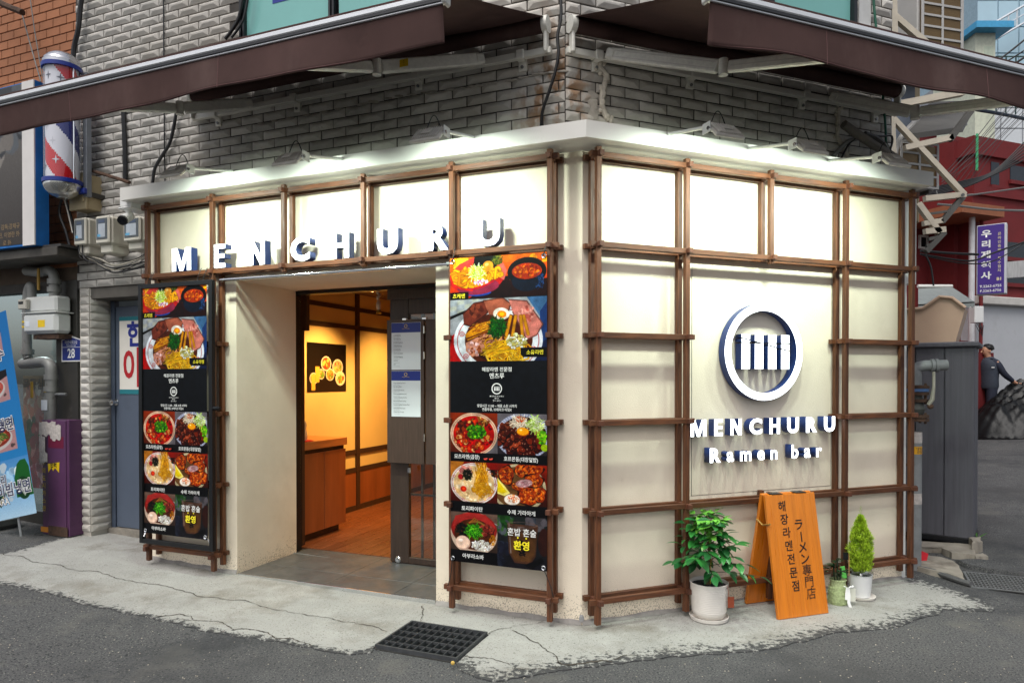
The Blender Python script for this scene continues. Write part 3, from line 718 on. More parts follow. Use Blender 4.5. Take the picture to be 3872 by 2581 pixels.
for ch, s in zip('MENCHURU', (3.302, 2.901, 2.530, 2.124, 1.765, 1.370, .975, .600)):
    glyph(ch, .183, sg, -s, -D_F + .032, HR[1] + .006, depth=.07)
MB().tube([(-3.6 + i * .06, -.085 + .006 * math.sin(i * 1.7), HR[1] + .005) for i in range(52)], .003, 5).build('wiring', M_CABLE, sg)
def word(par, body, cap, s0, s1, h, d, depth):
    # spread letters evenly between the measured ends
    ws = []
    for ch in body:
        if ch == ' ': ws.append(cap * .28); continue
        ws.append(glyph_w(ch, cap))
    gap = (s1 - s0 - sum(ws)) / (len(body) - 1); x = s0
    for ch, w in zip(body, ws):
        if ch != ' ': glyph(ch, cap, par, x + w / 2, -d, h, depth, bold=.045 if ch.isupper() else .026)
        x += w + gap
sg = thing('illuminated_sign', 'lit white word MENCHURU under the round logo on the right-hand wall', 'sign', (C.x, C.y, 0), RZB)
word(sg, 'MENCHURU', .114, .780, 2.055, 1.205, .048, .065)
sg = thing('illuminated_sign', 'lit white words Ramen bar, lowest line on the right-hand wall', 'sign', (C.x, C.y, 0), RZB)
word(sg, 'Ramen bar', .100, .936, 1.932, 1.022, .048, .065)
lg = thing('logo_sign', 'round white lit ring logo with four noodle bars crossed by chopsticks', 'sign', PB(1.404, 1.787, 0), RZB)
def annulus(r0, r1, y0, y1, n=72):
    mb = MB(); vs = []
    for r, y in ((r1, y0), (r1, y1), (r0, y1), (r0, y0)):
        for i in range(n):
            a = 2 * math.pi * i / n; vs.append((r * math.cos(a), y, r * math.sin(a)))
    fs = [(j * n + i, j * n + (i + 1) % n, ((j + 1) % 4) * n + (i + 1) % n, ((j + 1) % 4) * n + i) for j in range(4) for i in range(n)]
    return mb.add(vs, fs)
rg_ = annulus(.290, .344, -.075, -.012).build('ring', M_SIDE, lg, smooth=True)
annulus(.291, .343, -.078, -.0745).build('ring_face', M_LED, rg_)
def clip_bar(x0, x1, z0, z1, lines, w):
    """a bar cut by slanting gaps (the chopsticks): returns polygons"""
    cuts = sorted([((a + b * x0, a + b * x1)) for a, b in lines], key=lambda c: -(c[0] + c[1])); out = []; top = (z1, z1)
    for c in cuts:
        out.append([(x0, c[0] + w), (x1, c[1] + w), (x1, top[1]), (x0, top[0])]); top = (c[0] - w, c[1] - w)
    out.append([(x0, z0), (x1, z0), (x1, top[1]), (x0, top[0])]); return [[p[0], p[1], (p[2][0], max(p[2][1], p[1][1] + .0004)), (p[3][0], max(p[3][1], p[0][1] + .0004))] for p in out if max(p[2][1] - p[1][1], p[3][1] - p[0][1]) > .002]
lines = [(.0625, -.004), (.0546, -.208)]
for k in range(4):
    x0 = -.202 + .1165 * k; bar = MB(); face = MB()
    for pl in clip_bar(x0, x0 + .073, -.121, .122, lines, .0048):
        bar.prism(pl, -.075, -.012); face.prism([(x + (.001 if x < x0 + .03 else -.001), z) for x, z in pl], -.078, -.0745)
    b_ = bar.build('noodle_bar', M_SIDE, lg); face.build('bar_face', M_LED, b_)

# ================================================================ printed banners
class Paint:
    """small raster painter: y runs down, units are fractions of the width"""
    def __init__(s, w, h, ss=3):
        s.W, s.H, s.ss = w * ss, h * ss, ss; s.a = np.zeros((s.H, s.W, 3)); s.rs = np.random.RandomState(5)
        s.win = (0, 0, 1.0)
    def setwin(s, x, y, sc): s.win = (x, y, sc); return s
    def px(s, x, y): return ((s.win[0] + x * s.win[2]) * s.W, (s.win[1] + y * s.win[2]) * s.W)
    def _bb(s, x0, y0, x1, y1):
        c = getattr(s, 'clip', (0, 0, s.W, s.H))
        x0, y0, x1, y1 = int(max(x0, c[0])), int(max(y0, c[1])), int(min(x1 + 2, c[2])), int(min(y1 + 2, c[3]))
        if x1 <= x0 or y1 <= y0: return None
        Y, X = np.mgrid[y0:y1, x0:x1]; return (slice(y0, y1), slice(x0, x1)), X + .5, Y + .5
    def setclip(s, x0, y0, x1, y1):
        a = s.px(x0, y0); b = s.px(x1, y1); s.clip = (max(0, a[0]), max(0, a[1]), min(s.W, b[0]), min(s.H, b[1]))
    def put(s, sl, mask, col, n=0.0, alpha=1.0):
        c = np.array(col, float) / 255.0; k = mask.sum()
        if k == 0: return
        blk = s.a[sl]; base = np.tile(c, (k, 1))
        if n: base = base * (1 + n * s.rs.randn(k, 1))
        blk[mask] = blk[mask] * (1 - alpha) + np.clip(base, 0, 1) * alpha
    def ell(s, cx, cy, rx, ry, col, rot=0.0, n=0.0, alpha=1.0, ring=None, wob=0.0):
        X0, Y0 = s.px(cx, cy); k = s.win[2] * s.W; rx, ry = rx * k, ry * k; m = max(rx, ry) * 1.2
        r = s._bb(X0 - m, Y0 - m, X0 + m, Y0 + m)
        if r is None: return
        sl, X, Y = r; ca, sa = math.cos(rot), math.sin(rot); dx, dy = X - X0, Y - Y0
        u, v = (dx * ca + dy * sa) / rx, (-dx * sa + dy * ca) / ry; q = np.sqrt(u * u + v * v)
        if wob:
            th = np.arctan2(v, u); ph = s.rs.uniform(0, 6, 4); q = q * (1 + wob * (np.sin(3 * th + ph[0]) + .6 * np.sin(5 * th + ph[1]) + .4 * np.sin(8 * th + ph[2])) / 2)
        mk = q < 1
        if ring: mk &= q > ring
        s.put(sl, mk, col, n, alpha)
    def grad(s, x0, y0, x1, y1, c0, c1, n=0.0):
        a = s.px(x0, y0); b = s.px(x1, y1); r = s._bb(a[0], a[1], b[0] - 2, b[1] - 2)
        if r is None: return
        sl, X, Y = r; t = ((Y - a[1]) / max(b[1] - a[1], 1))[..., None]
        c = (np.array(c0) * (1 - t) + np.array(c1) * t) / 255.
        if n: c = c * (1 + n * s.rs.randn(*X.shape)[..., None])
        s.a[sl] = np.clip(c, 0, 1)
    def poly(s, pts, col, n=0.0, alpha=1.0):
        P = [s.px(*p) for p in pts]; xs = [p[0] for p in P]; ys = [p[1] for p in P]
        r = s._bb(min(xs), min(ys), max(xs), max(ys))
        if r is None: return
        sl, X, Y = r; mk = np.zeros(X.shape, bool); m = len(P)
        for i in range(m):
            (xa, ya), (xb, yb) = P[i], P[(i + 1) % m]
            if ya == yb: continue
            c = ((ya > Y) != (yb > Y)) & (X < (xb - xa) * (Y - ya) / (yb - ya) + xa); mk ^= c
        s.put(sl, mk, col, n, alpha)
    def stroke(s, pts, w, col, n=0.0, alpha=1.0):
        P = [s.px(*p) for p in pts]; k = w * s.win[2] * s.W / 2; xs = [p[0] for p in P]; ys = [p[1] for p in P]
        r = s._bb(min(xs) - k, min(ys) - k, max(xs) + k, max(ys) + k)
        if r is None: return
        sl, X, Y = r; d = np.full(X.shape, 1e9)
        for (xa, ya), (xb, yb) in zip(P, P[1:]):
            vx, vy = xb - xa, yb - ya; L = vx * vx + vy * vy + 1e-9; t = np.clip(((X - xa) * vx + (Y - ya) * vy) / L, 0, 1)
            d = np.minimum(d, (X - xa - t * vx) ** 2 + (Y - ya - t * vy) ** 2)
        s.put(sl, d < k * k, col, n, alpha)
    def blobs(s, cx, cy, rx, ry, cols, num, r0, r1, asp=(.5, 1.0), n=.05, sh=None, hi=None):
        for _ in range(num):
            a = s.rs.uniform(0, 6.283); q = math.sqrt(s.rs.uniform(0, 1)); x, y = cx + rx * q * math.cos(a), cy + ry * q * math.sin(a)
            r = s.rs.uniform(r0, r1); f = s.rs.uniform(*asp); ro = s.rs.uniform(0, 3.14); c = np.array(cols[s.rs.randint(len(cols))], float) * s.rs.uniform(.85, 1.12)
            if sh is not None: s.ell(x + r * .12, y + r * .25, r * 1.1, r * f * 1.15, sh, ro, alpha=.75)
            s.ell(x, y, r, r * f, np.clip(c, 0, 255), ro, n, wob=.12)
            if hi is not None and s.rs.rand() < .7: s.ell(x - r * .25, y - r * f * .3, r * .28, r * .14, hi, ro, alpha=.7)
    def strands(s, cx, cy, rx, ry, cols, num, L, w, ang=None, bend=.5):
        for _ in range(num):
            a = s.rs.uniform(0, 6.283); q = math.sqrt(s.rs.uniform(0, 1)); x, y = cx + rx * q * math.cos(a), cy + ry * q * math.sin(a)
            th = s.rs.uniform(0, 6.283) if ang is None else ang + s.rs.uniform(-.5, .5); b = s.rs.uniform(-bend, bend); l = L * s.rs.uniform(.5, 1.2); pts = []
            for i in range(6):
                t = i / 5 - .5; pts.append((x + l * t * math.cos(th + b * t), y + l * t * math.sin(th + b * t)))
            c = np.array(cols[s.rs.randint(len(cols))], float) * s.rs.uniform(.82, 1.15); s.stroke(pts, w * s.rs.uniform(.7, 1.2), np.clip(c, 0, 255))
    def noodles(s, cx, cy, rx, ry, cols, num, w, curl=1.0):
        for k in range(num):
            x0, y0 = cx + rx * s.rs.uniform(-1, 1), cy + ry * s.rs.uniform(-1, 1); th = s.rs.uniform(0, 6.28); pts = []; st = rx * .35
            dth = s.rs.uniform(-.5, .5) * curl
            for i in range(8):
                pts.append((x0, y0)); x0 += st * math.cos(th); y0 += st * math.sin(th) * .7; th += dth
                if ((x0 - cx) / rx) ** 2 + ((y0 - cy) / ry) ** 2 > 1: th += 1.3
            c = np.array(cols[s.rs.randint(len(cols))], float); s.stroke(pts, w * 1.35, c * .62); s.stroke(pts, w, c)
    def result(s):
        k = s.ss; a = s.a.reshape(s.H // k, k, s.W // k, k, 3).mean((1, 3))
        return np.where(a <= .04045, a / 12.92, ((a + .055) / 1.055) ** 2.4)

def scene_tsukemen(P):                               # unit width 1, height .40
    P.setclip(0, 0, 1, .40); P.grad(0, 0, 1, .4, (226, 128, 34), (196, 66, 20), .03)
    for y in (.07, .15, .24): P.stroke([(0, y + .02), (1, y)], .004, (150, 70, 16), alpha=.5)
    P.blobs(.12, .05, .1, .05, [(250, 190, 90)], 8, .02, .05, n=0); P.blobs(.9, .06, .1, .04, [(250, 176, 70)], 8, .02, .05, n=0)
    P.poly([(.46, .24), (1, .24), (1, .4), (.2, .4)], (46, 16, 16), .1); P.poly([(.55, .2), (.62, .2), (.66, .4), (.53, .4)], (40, 18, 20), .1)
    P.ell(.30, .345, .14, .035, (40, 90, 170)); P.ell(.28, .20, .29, .155, (190, 58, 58), -.03, .05); P.ell(.30, .29, .22, .075, (150, 62, 86), -.05, .06)
    P.poly([(.0, .15), (.10, .06), (.26, .0), (.28, .09), (.16, .16), (.04, .2)], (216, 92, 84), .05); P.poly([(.26, .0), (.52, .0), (.48, .13), (.33, .14), (.25, .09)], (18, 20, 18), .3)
    P.strands(.50, .04, .05, .05, [(96, 110, 40), (60, 76, 24), (140, 140, 70)], 50, .06, .006); P.poly([(.5, .1), (.56, .07), (.60, .15), (.57, .24), (.51, .2)], (212, 120, 110), .06)
    P.ell(.26, .19, .20, .095, (222, 150, 36), 0, .04); P.noodles(.20, .20, .13, .06, [(240, 174, 44), (232, 156, 30), (246, 188, 70)], 26, .026); P.noodles(.44, .17, .08, .05, [(240, 174, 44), (246, 184, 60)], 14, .022)
    P.ell(.405, .095, .055, .05, (226, 166, 84), 0, .02); P.ell(.39, .08, .02, .015, (250, 220, 160), alpha=.8)
    P.strands(.29, .155, .075, .065, [(214, 228, 120), (236, 244, 190), (182, 208, 70), (246, 250, 220)], 170, .07, .006)
    P.blobs(.33, .245, .07, .025, [(232, 210, 224), (196, 120, 170), (240, 230, 240)], 40, .006, .014)
    P.stroke([(.0, .17), (.03, .25), (.12, .30), (.24, .32)], .018, (206, 66, 60)); P.stroke([(.24, .31), (.36, .285), (.46, .24)], .02, (186, 54, 66))
    P.ell(.80, .17, .195, .135, (16, 20, 26), 0, .2); P.ell(.80, .255, .15, .10, (20, 34, 52), 0, .25); P.ell(.80, .15, .17, .098, (8, 8, 10)); P.ell(.80, .165, .15, .076, (176, 72, 30), 0, .06)
    P.blobs(.80, .165, .13, .06, [(206, 106, 44), (226, 140, 60), (150, 56, 22)], 60, .006, .018); P.strands(.93, .26, .04, .08, [(40, 80, 130), (60, 100, 150)], 50, .03, .005)
    P.poly([(0, .335), (.2, .335), (.2, .4), (0, .4)], (10, 10, 14))
def scene_shoyu(P):                                  # unit width 1, height .60
    P.setclip(0, 0, 1, .60); P.grad(0, 0, 1, .6, (176, 178, 182), (150, 150, 156), .03)
    for i in range(7):
        for j in range(3): P.poly([(i * .08, .02 + j * .05 - i * .01), (i * .08 + .07, .01 + j * .05 - i * .01), (i * .08 + .07, .05 + j * .05 - i * .01), (i * .08, .06 + j * .05 - i * .01)], (168 + 18 * ((i + j) % 2), 172 + 14 * ((i + j) % 2), 178), .04)
    P.poly([(0, .16), (.3, .06), (.3, .08), (0, .19)], (20, 20, 22)); P.poly([(.8, 0), (1, 0), (1, .3), (.94, .2)], (86, 122, 158), .08); P.poly([(.93, .14), (1, .05), (1, .6), (.93, .5)], (44, 72, 120), .1)
    P.poly([(0, .36), (.05, .33), (.16, .6), (0, .6)], (176, 34, 30), .08); P.poly([(.9, .45), (1, .4), (1, .6), (.85, .6)], (30, 44, 80), .1)
    P.ell(.50, .40, .46, .34, (224, 226, 232), 0, .015); P.ell(.50, .405, .425, .31, (176, 40, 44)); P.ell(.50, .406, .418, .304, (222, 224, 228), 0, .015); P.ell(.51, .40, .35, .26, (92, 44, 18), 0, .06); P.ell(.48, .50, .2, .1, (66, 28, 12), 0, .1)
    for a in (.3, 1.2, 2.6, 3.4):
        x, y = .50 + .385 * math.cos(a), .405 + .28 * math.sin(a); P.ell(x, y, .028, .024, (196, 70, 70), ring=.75); P.ell(x, y, .012, .01, (196, 70, 70), ring=.6)
    for pts, c in (([(.14, .14), (.26, .04), (.42, .02), (.40, .14), (.22, .26), (.15, .24)], (126, 66, 52)), ([(.36, .02), (.56, .0), (.64, .06), (.60, .18), (.42, .16)], (176, 112, 92)), ([(.62, .02), (.80, .04), (.96, .26), (.90, .36), (.80, .40), (.74, .28), (.66, .14)], (206, 140, 130))):
        P.poly(pts, c, .07); P.stroke(pts, .012, tuple(int(v * .62) for v in c))
    P.blobs(.80, .16, .08, .07, [(226, 170, 160), (190, 110, 100)], 22, .01, .03); P.blobs(.28, .12, .09, .06, [(100, 48, 36), (150, 84, 64)], 22, .01, .03)
    P.poly([(.16, .34), (.30, .24), (.50, .20), (.52, .26), (.34, .34), (.19, .40)], (206, 150, 62), .08); P.stroke([(.18, .38), (.34, .33), (.5, .27)], .014, (120, 66, 20)); P.strands(.34, .28, .13, .05, [(180, 112, 40), (226, 180, 90), (130, 74, 26)], 60, .05, .006, -.4)
    P.poly([(.17, .42), (.36, .34), (.52, .33), (.56, .40), (.40, .48), (.24, .56), (.17, .50)], (202, 150, 128), .08); P.blobs(.26, .48, .08, .06, [(220, 190, 190), (196, 150, 140), (150, 90, 60)], 40, .008, .022); P.strands(.42, .39, .12, .05, [(150, 84, 40), (220, 170, 110), (110, 56, 26)], 60, .05, .006, -.3)
    P.noodles(.58, .52, .16, .055, [(232, 188, 74), (216, 164, 50), (244, 210, 110)], 46, .013); P.strands(.54, .49, .15, .03, [(236, 196, 84), (206, 156, 46)], 40, .2, .009, -.1, .3)
    for x, th in ((.64, 1.7), (.69, 1.6), (.74, 1.2), (.77, 1.0)): P.stroke([(x, .18), (x - .03 + .14 * math.cos(th), .18 + .2 * math.sin(th))], .034, (150, 104, 24)); P.stroke([(x, .18), (x - .03 + .14 * math.cos(th), .18 + .2 * math.sin(th))], .026, (206, 152, 46), .05)
    P.ell(.545, .15, .085, .057, (240, 232, 222), .1); P.ell(.55, .155, .048, .034, (228, 150, 20), .1, .04); P.ell(.55, .155, .025, .018, (246, 190, 40), .1)
    P.blobs(.70, .41, .10, .075, [(240, 240, 220), (220, 226, 190), (206, 196, 130), (250, 250, 240)], 90, .008, .019, sh=(130, 110, 50))
    P.strands(.50, .285, .085, .085, [(30, 110, 36), (20, 80, 26), (52, 142, 52), (14, 60, 22)], 200, .075, .007)
    P.poly([(.74, .475), (1, .475), (1, .565), (.77, .565), (.74, .54)], (12, 12, 14))
def bowl(P, cx, cy, rx, ry, soup, rim=(226, 222, 214), red=True):
    P.ell(cx, cy, rx, ry, rim, 0, .015)
    if red: P.ell(cx, cy, rx * .94, ry * .94, (186, 60, 60)); P.ell(cx, cy, rx * .925, ry * .925, rim, 0, .015)
    P.ell(cx, cy + .005, rx * .87, ry * .87, soup, 0, .08)
def scene_motsu(P):
    P.setclip(0, 0, 1, .78); P.grad(0, 0, 1, .8, (150, 66, 36), (96, 44, 30), .05); P.poly([(.7, .5), (1, .4), (1, .8), (.6, .8)], (120, 116, 120), .06)
    bowl(P, .5, .41, .50, .415, (190, 40, 14), (222, 200, 176)); P.blobs(.5, .42, .40, .33, [(206, 52, 16), (166, 28, 10), (226, 84, 30), (120, 18, 8)], 160, .02, .05)
    P.blobs(.45, .5, .36, .26, [(216, 150, 90), (196, 96, 50), (230, 180, 130), (150, 60, 30)], 70, .02, .05, sh=(100, 16, 6), hi=(255, 220, 190)); P.blobs(.62, .17, .2, .08, [(220, 180, 120), (170, 110, 60), (90, 40, 24)], 36, .02, .055, (.25, .6)); P.blobs(.25, .26, .1, .1, [(96, 40, 26), (150, 70, 40)], 24, .02, .05)
    P.blobs(.55, .36, .20, .13, [(108, 176, 44), (70, 140, 34), (150, 208, 80), (46, 100, 24)], 150, .014, .034, sh=(40, 70, 14))
def scene_horumon(P):
    P.setclip(0, 0, 1, .78); P.grad(0, 0, 1, .8, (126, 122, 126), (50, 44, 50), .05)
    P.ell(.52, .42, .56, .43, (190, 192, 206), 0, .02)
    for i in range(60):
        a = i * .105; P.stroke([(.52 + .49 * math.cos(a), .42 + .375 * math.sin(a)), (.52 + .56 * math.cos(a), .42 + .43 * math.sin(a))], .006, (60, 76, 130))
    P.ell(.52, .42, .48, .37, (60, 22, 14), 0, .1); P.blobs(.48, .5, .46, .28, [(96, 34, 22), (130, 54, 34), (70, 20, 14), (156, 80, 56)], 170, .035, .075, (.6, 1), sh=(24, 8, 6), hi=(232, 190, 170)); P.blobs(.2, .28, .16, .12, [(120, 60, 40), (84, 34, 24)], 30, .03, .06, hi=(220, 180, 160), sh=(24, 8, 6))
    P.strands(.45, .16, .14, .11, [(226, 214, 196), (236, 230, 214), (196, 176, 150)], 90, .16, .014); P.blobs(.47, .10, .10, .06, [(190, 70, 30), (220, 110, 50)], 60, .005, .014)
    P.strands(.78, .2, .15, .14, [(216, 232, 170), (182, 212, 110), (236, 242, 214)], 110, .14, .014); P.blobs(.9, .42, .09, .12, [(120, 190, 50), (80, 150, 40), (170, 214, 90)], 60, .015, .035); P.ell(.95, .62, .07, .07, (166, 190, 70), 0, .08)
    P.ell(.52, .335, .125, .078, (200, 120, 10)); P.ell(.515, .325, .118, .072, (246, 180, 24), 0, .02); P.ell(.48, .30, .03, .016, (255, 236, 170))
def scene_tori(P):
    P.setclip(0, 0, 1, .78); P.grad(0, 0, 1, .8, (150, 44, 24), (80, 28, 20), .06); P.poly([(0, 0), (.3, 0), (.1, .3), (0, .35)], (186, 130, 70), .06)
    bowl(P, .5, .42, .50, .40, (228, 200, 160), (230, 224, 218))
    for a in np.arange(0, 6.28, .7): P.ell(.5 + .455 * math.cos(a), .42 + .36 * math.sin(a), .03, .024, (190, 70, 66), ring=.7)
    P.blobs(.5, .5, .38, .27, [(236, 212, 176), (220, 186, 140), (244, 226, 198)], 60, .02, .05); P.blobs(.33, .18, .14, .09, [(216, 150, 140), (190, 96, 100), (226, 180, 170)], 26, .03, .06, (.4, .9)); P.ell(.22, .3, .06, .055, (186, 60, 64), .4, .05)
    P.strands(.37, .25, .1, .1, [(26, 30, 20), (40, 48, 24), (14, 16, 14)], 110, .07, .012)
    P.strands(.66, .30, .12, .28, [(214, 160, 60), (190, 132, 40), (230, 184, 90)], 90, .34, .014, 1.6, .35); P.noodles(.68, .52, .15, .09, [(214, 160, 60), (228, 180, 84)], 26, .016); P.blobs(.92, .22, .06, .06, [(120, 70, 40), (40, 24, 16)], 14, .02, .04); P.stroke([(.8, .14), (1.0, .15)], .02, (20, 14, 12))
    P.ell(.28, .535, .078, .065, (226, 206, 180)); P.ell(.28, .535, .068, .056, (206, 62, 26), 0, .04); P.ell(.28, .53, .03, .024, (226, 100, 50))
def scene_karaage(P):
    P.setclip(0, 0, 1, .78); P.grad(0, 0, 1, .8, (150, 50, 26), (66, 30, 22), .05); P.ell(.42, .45, .56, .45, (196, 184, 156), 0, .03); P.ell(.42, .45, .50, .40, (120, 90, 60), 0, .06)
    for cx, cy, rx, ry in ((.18, .22, .15, .17), (.48, .12, .12, .12), (.72, .10, .2, .1), (.74, .30, .18, .12), (.62, .60, .2, .16), (.42, .42, .12, .08), (.85, .55, .12, .14)):
        P.ell(cx, cy, rx * 1.08, ry * 1.1, (54, 22, 12), wob=.15); P.ell(cx, cy, rx, ry, (176, 82, 34), 0, .1, wob=.15); P.blobs(cx, cy, rx * .85, ry * .85, [(210, 116, 54), (150, 62, 26), (120, 44, 20), (228, 150, 84)], 50, .012, .035, hi=(250, 210, 170))
    P.ell(.54, .36, .17, .075, (196, 160, 160), -.15, .05); P.strands(.54, .36, .14, .05, [(222, 200, 200), (166, 120, 126)], 50, .06, .01, -.2)
    P.poly([(0, .28), (.14, .42), (.26, .56), (.14, .62), (0, .58)], (238, 226, 150), .03); P.poly([(0, .32), (.12, .46), (.2, .54), (.1, .58), (0, .54)], (226, 204, 70), .05)
    P.ell(.30, .68, .16, .10, (240, 230, 220), 0, .02); P.blobs(.32, .66, .12, .07, [(214, 110, 50), (236, 170, 110)], 50, .006, .016)
def scene_abura(P):
    P.setclip(0, 0, 1, .78); P.grad(0, 0, 1, .8, (120, 100, 90), (70, 56, 50), .05); P.stroke([(.5, 0), (1, .2)], .02, (160, 156, 156))
    P.ell(.5, .40, .50, .42, (216, 196, 180), 0, .02); P.ell(.5, .32, .49, .33, (150, 54, 50), 0, .07); P.poly([(.04, .3), (.1, .08), (.4, 0), (.75, .02), (.95, .22), (.97, .42), (.85, .36), (.5, .14), (.16, .22)], (176, 70, 66), .07)
    P.ell(.5, .42, .42, .3, (90, 50, 30), 0, .1); P.blobs(.24, .34, .14, .12, [(20, 24, 20), (36, 40, 30), (10, 12, 10)], 90, .012, .03); P.blobs(.76, .32, .16, .1, [(166, 84, 70), (140, 60, 54), (196, 120, 104)], 44, .025, .055, sh=(60, 20, 16))
    for k in range(7): P.stroke([(.40 + .03 * k, .20 - .006 * k), (.52 + .035 * k, .10 + .02 * k)], .022, (176 - 6 * k, 120, 70))
    P.strands(.50, .36, .17, .12, [(50, 130, 40), (90, 170, 60), (30, 96, 30), (130, 200, 80)], 150, .12, .014); P.blobs(.66, .62, .2, .1, [(240, 240, 236), (222, 222, 210), (250, 250, 248)], 90, .014, .034, (.4, .8), sh=(170, 160, 150)); P.blobs(.9, .5, .06, .1, [(206, 150, 40), (180, 120, 30)], 50, .01, .02)
    P.ell(.27, .60, .16, .135, (206, 176, 160)); P.ell(.26, .585, .15, .125, (240, 214, 196), 0, .015); P.ell(.22, .55, .05, .03, (255, 244, 236), alpha=.8)
def scene_glass(P):
    P.setclip(0, 0, 1, .98); P.grad(0, 0, 1, 1, (44, 52, 50), (34, 32, 40), .08); P.blobs(.15, .15, .2, .2, [(46, 84, 44), (70, 100, 60), (90, 96, 100)], 60, .03, .08); P.blobs(.8, .1, .2, .12, [(96, 92, 96), (70, 76, 84)], 30, .04, .09)
    P.blobs(.1, .7, .15, .2, [(56, 62, 78), (40, 42, 56)], 20, .05, .1); P.ell(.94, .45, .12, .26, (60, 34, 30), 0, .08)
    P.poly([(.2, .14), (.82, .16), (.78, .72), (.68, .88), (.36, .88), (.24, .70)], (92, 66, 52), .06); P.poly([(.24, .3), (.79, .32), (.75, .7), (.66, .84), (.38, .84), (.27, .68)], (104, 76, 52), .06); P.ell(.51, .15, .31, .05, (120, 100, 92), ring=.85); P.blobs(.5, .24, .22, .06, [(130, 116, 110), (90, 70, 60)], 30, .03, .06)
    P.stroke([(.24, .16), (.28, .7)], .02, (140, 126, 120)); P.poly([(.55, .9), (.9, .74), (.95, .8), (.7, .98)], (14, 14, 20)); P.stroke([(.5, .46), (.52, .56)], .04, (20, 20, 24)); P.strands(.5, .6, .06, .12, [(18, 18, 22)], 22, .1, .022)
BW, BH = .686, 2.03
def make_banner_mesh():
    w, h = 216, 640; P = Paint(w, h); k = h / w
    P.a[:] = np.array((20, 22, 26)) / 255.
    y = lambda f: f * k
    for fn, x, f0, sc in ((scene_tsukemen, 0, 0, 1), (scene_shoyu, 0, .137, 1), (scene_motsu, 0, .508, .5), (scene_horumon, .5, .508, .5), (scene_tori, 0, .668, .5), (scene_karaage, .5, .668, .5), (scene_abura, 0, .835, .5), (scene_glass, .5, .835, .5)):
        P.setwin(x, y(f0), sc); fn(P)
    P.setwin(0, 0, 1); P.clip = (0, 0, P.W, P.H)
    for f0, f1, x1 in ((.638, .668, 1), (.808, .835, 1), (.960, 1.0, .5)): P.poly([(0, y(f0)), (x1, y(f0)), (x1, y(f1)), (0, y(f1))], (16, 16, 22))
    P.poly([(0, y(.340)), (1, y(.340)), (1, y(.508)), (0, y(.508))], (24, 28, 34), .03)
    img = P.result(); lum = img @ np.array((.3, .59, .11)); img = np.clip(lum[..., None] + (img - lum[..., None]) * 1.15, 0, 1) ** 1.3 * .92
    rs = np.random.RandomState(8); g = rs.rand(h // 8 + 2, w // 8 + 2); yy, xx = np.mgrid[0:h, 0:w] / 8.0; y0, x0 = yy.astype(int), xx.astype(int); fy, fx = yy - y0, xx - x0
    lo = g[y0, x0] * (1 - fy) * (1 - fx) + g[y0 + 1, x0] * fy * (1 - fx) + g[y0, x0 + 1] * (1 - fy) * fx + g[y0 + 1, x0 + 1] * fy * fx
    return np.clip(img * (.62 + .76 * lo)[..., None] * (1 + .10 * rs.randn(h, w, 1)), 0, 1)
def raster_mesh(name, img, W, Hh, m, bulge=None):
    h, w = img.shape[:2]; xs = np.linspace(0, W, w + 1); zs = np.linspace(Hh, 0, h + 1)
    Z, X = np.meshgrid(zs, xs, indexing='ij'); Yv = bulge(X, Z) if bulge else np.zeros_like(X)
    co = np.stack([X, Yv, Z], -1).reshape(-1, 3).astype(np.float32)
    idx = np.arange((h + 1) * (w + 1)).reshape(h + 1, w + 1)
    q = np.stack([idx[1:, :-1], idx[1:, 1:], idx[:-1, 1:], idx[:-1, :-1]], -1).reshape(-1, 4)
    me = bpy.data.meshes.new(name); n = len(q)
    me.vertices.add(len(co)); me.vertices.foreach_set('co', co.ravel())
    me.loops.add(4 * n); me.loops.foreach_set('vertex_index', q.ravel().astype(np.int32))
    me.polygons.add(n); me.polygons.foreach_set('loop_start', np.arange(0, 4 * n, 4, dtype=np.int32)); me.polygons.foreach_set('loop_total', np.full(n, 4, np.int32))
    me.update(calc_edges=True); me.validate()
    at_ = me.color_attributes.new('Print', 'FLOAT_COLOR', 'CORNER')
    c = np.ones((n, 4, 4), np.float32); c[:, :, :3] = img.reshape(-1, 1, 3); at_.data.foreach_set('color', c.ravel())
    me.polygons.foreach_set('use_smooth', [True] * n)
    me.materials.append(m); return me
M_PRINT = attr_mat('vinyl_print', .32, .45)
M_TXTW = mat('white_ink', lin((236, 236, 232)), .45, var=0); M_TXTY = mat('yellow_ink', lin((244, 226, 40)), .45, var=0)
M_RED = mat('red_ink', lin((214, 50, 24)), .45, var=0)
BME = raster_mesh('banner_sheet', make_banner_mesh(), BW, BH, M_PRINT, lambda X, Z: .0035 * np.sin(Z * 3.1) + .002 * np.sin(X * 9 + Z * 5))
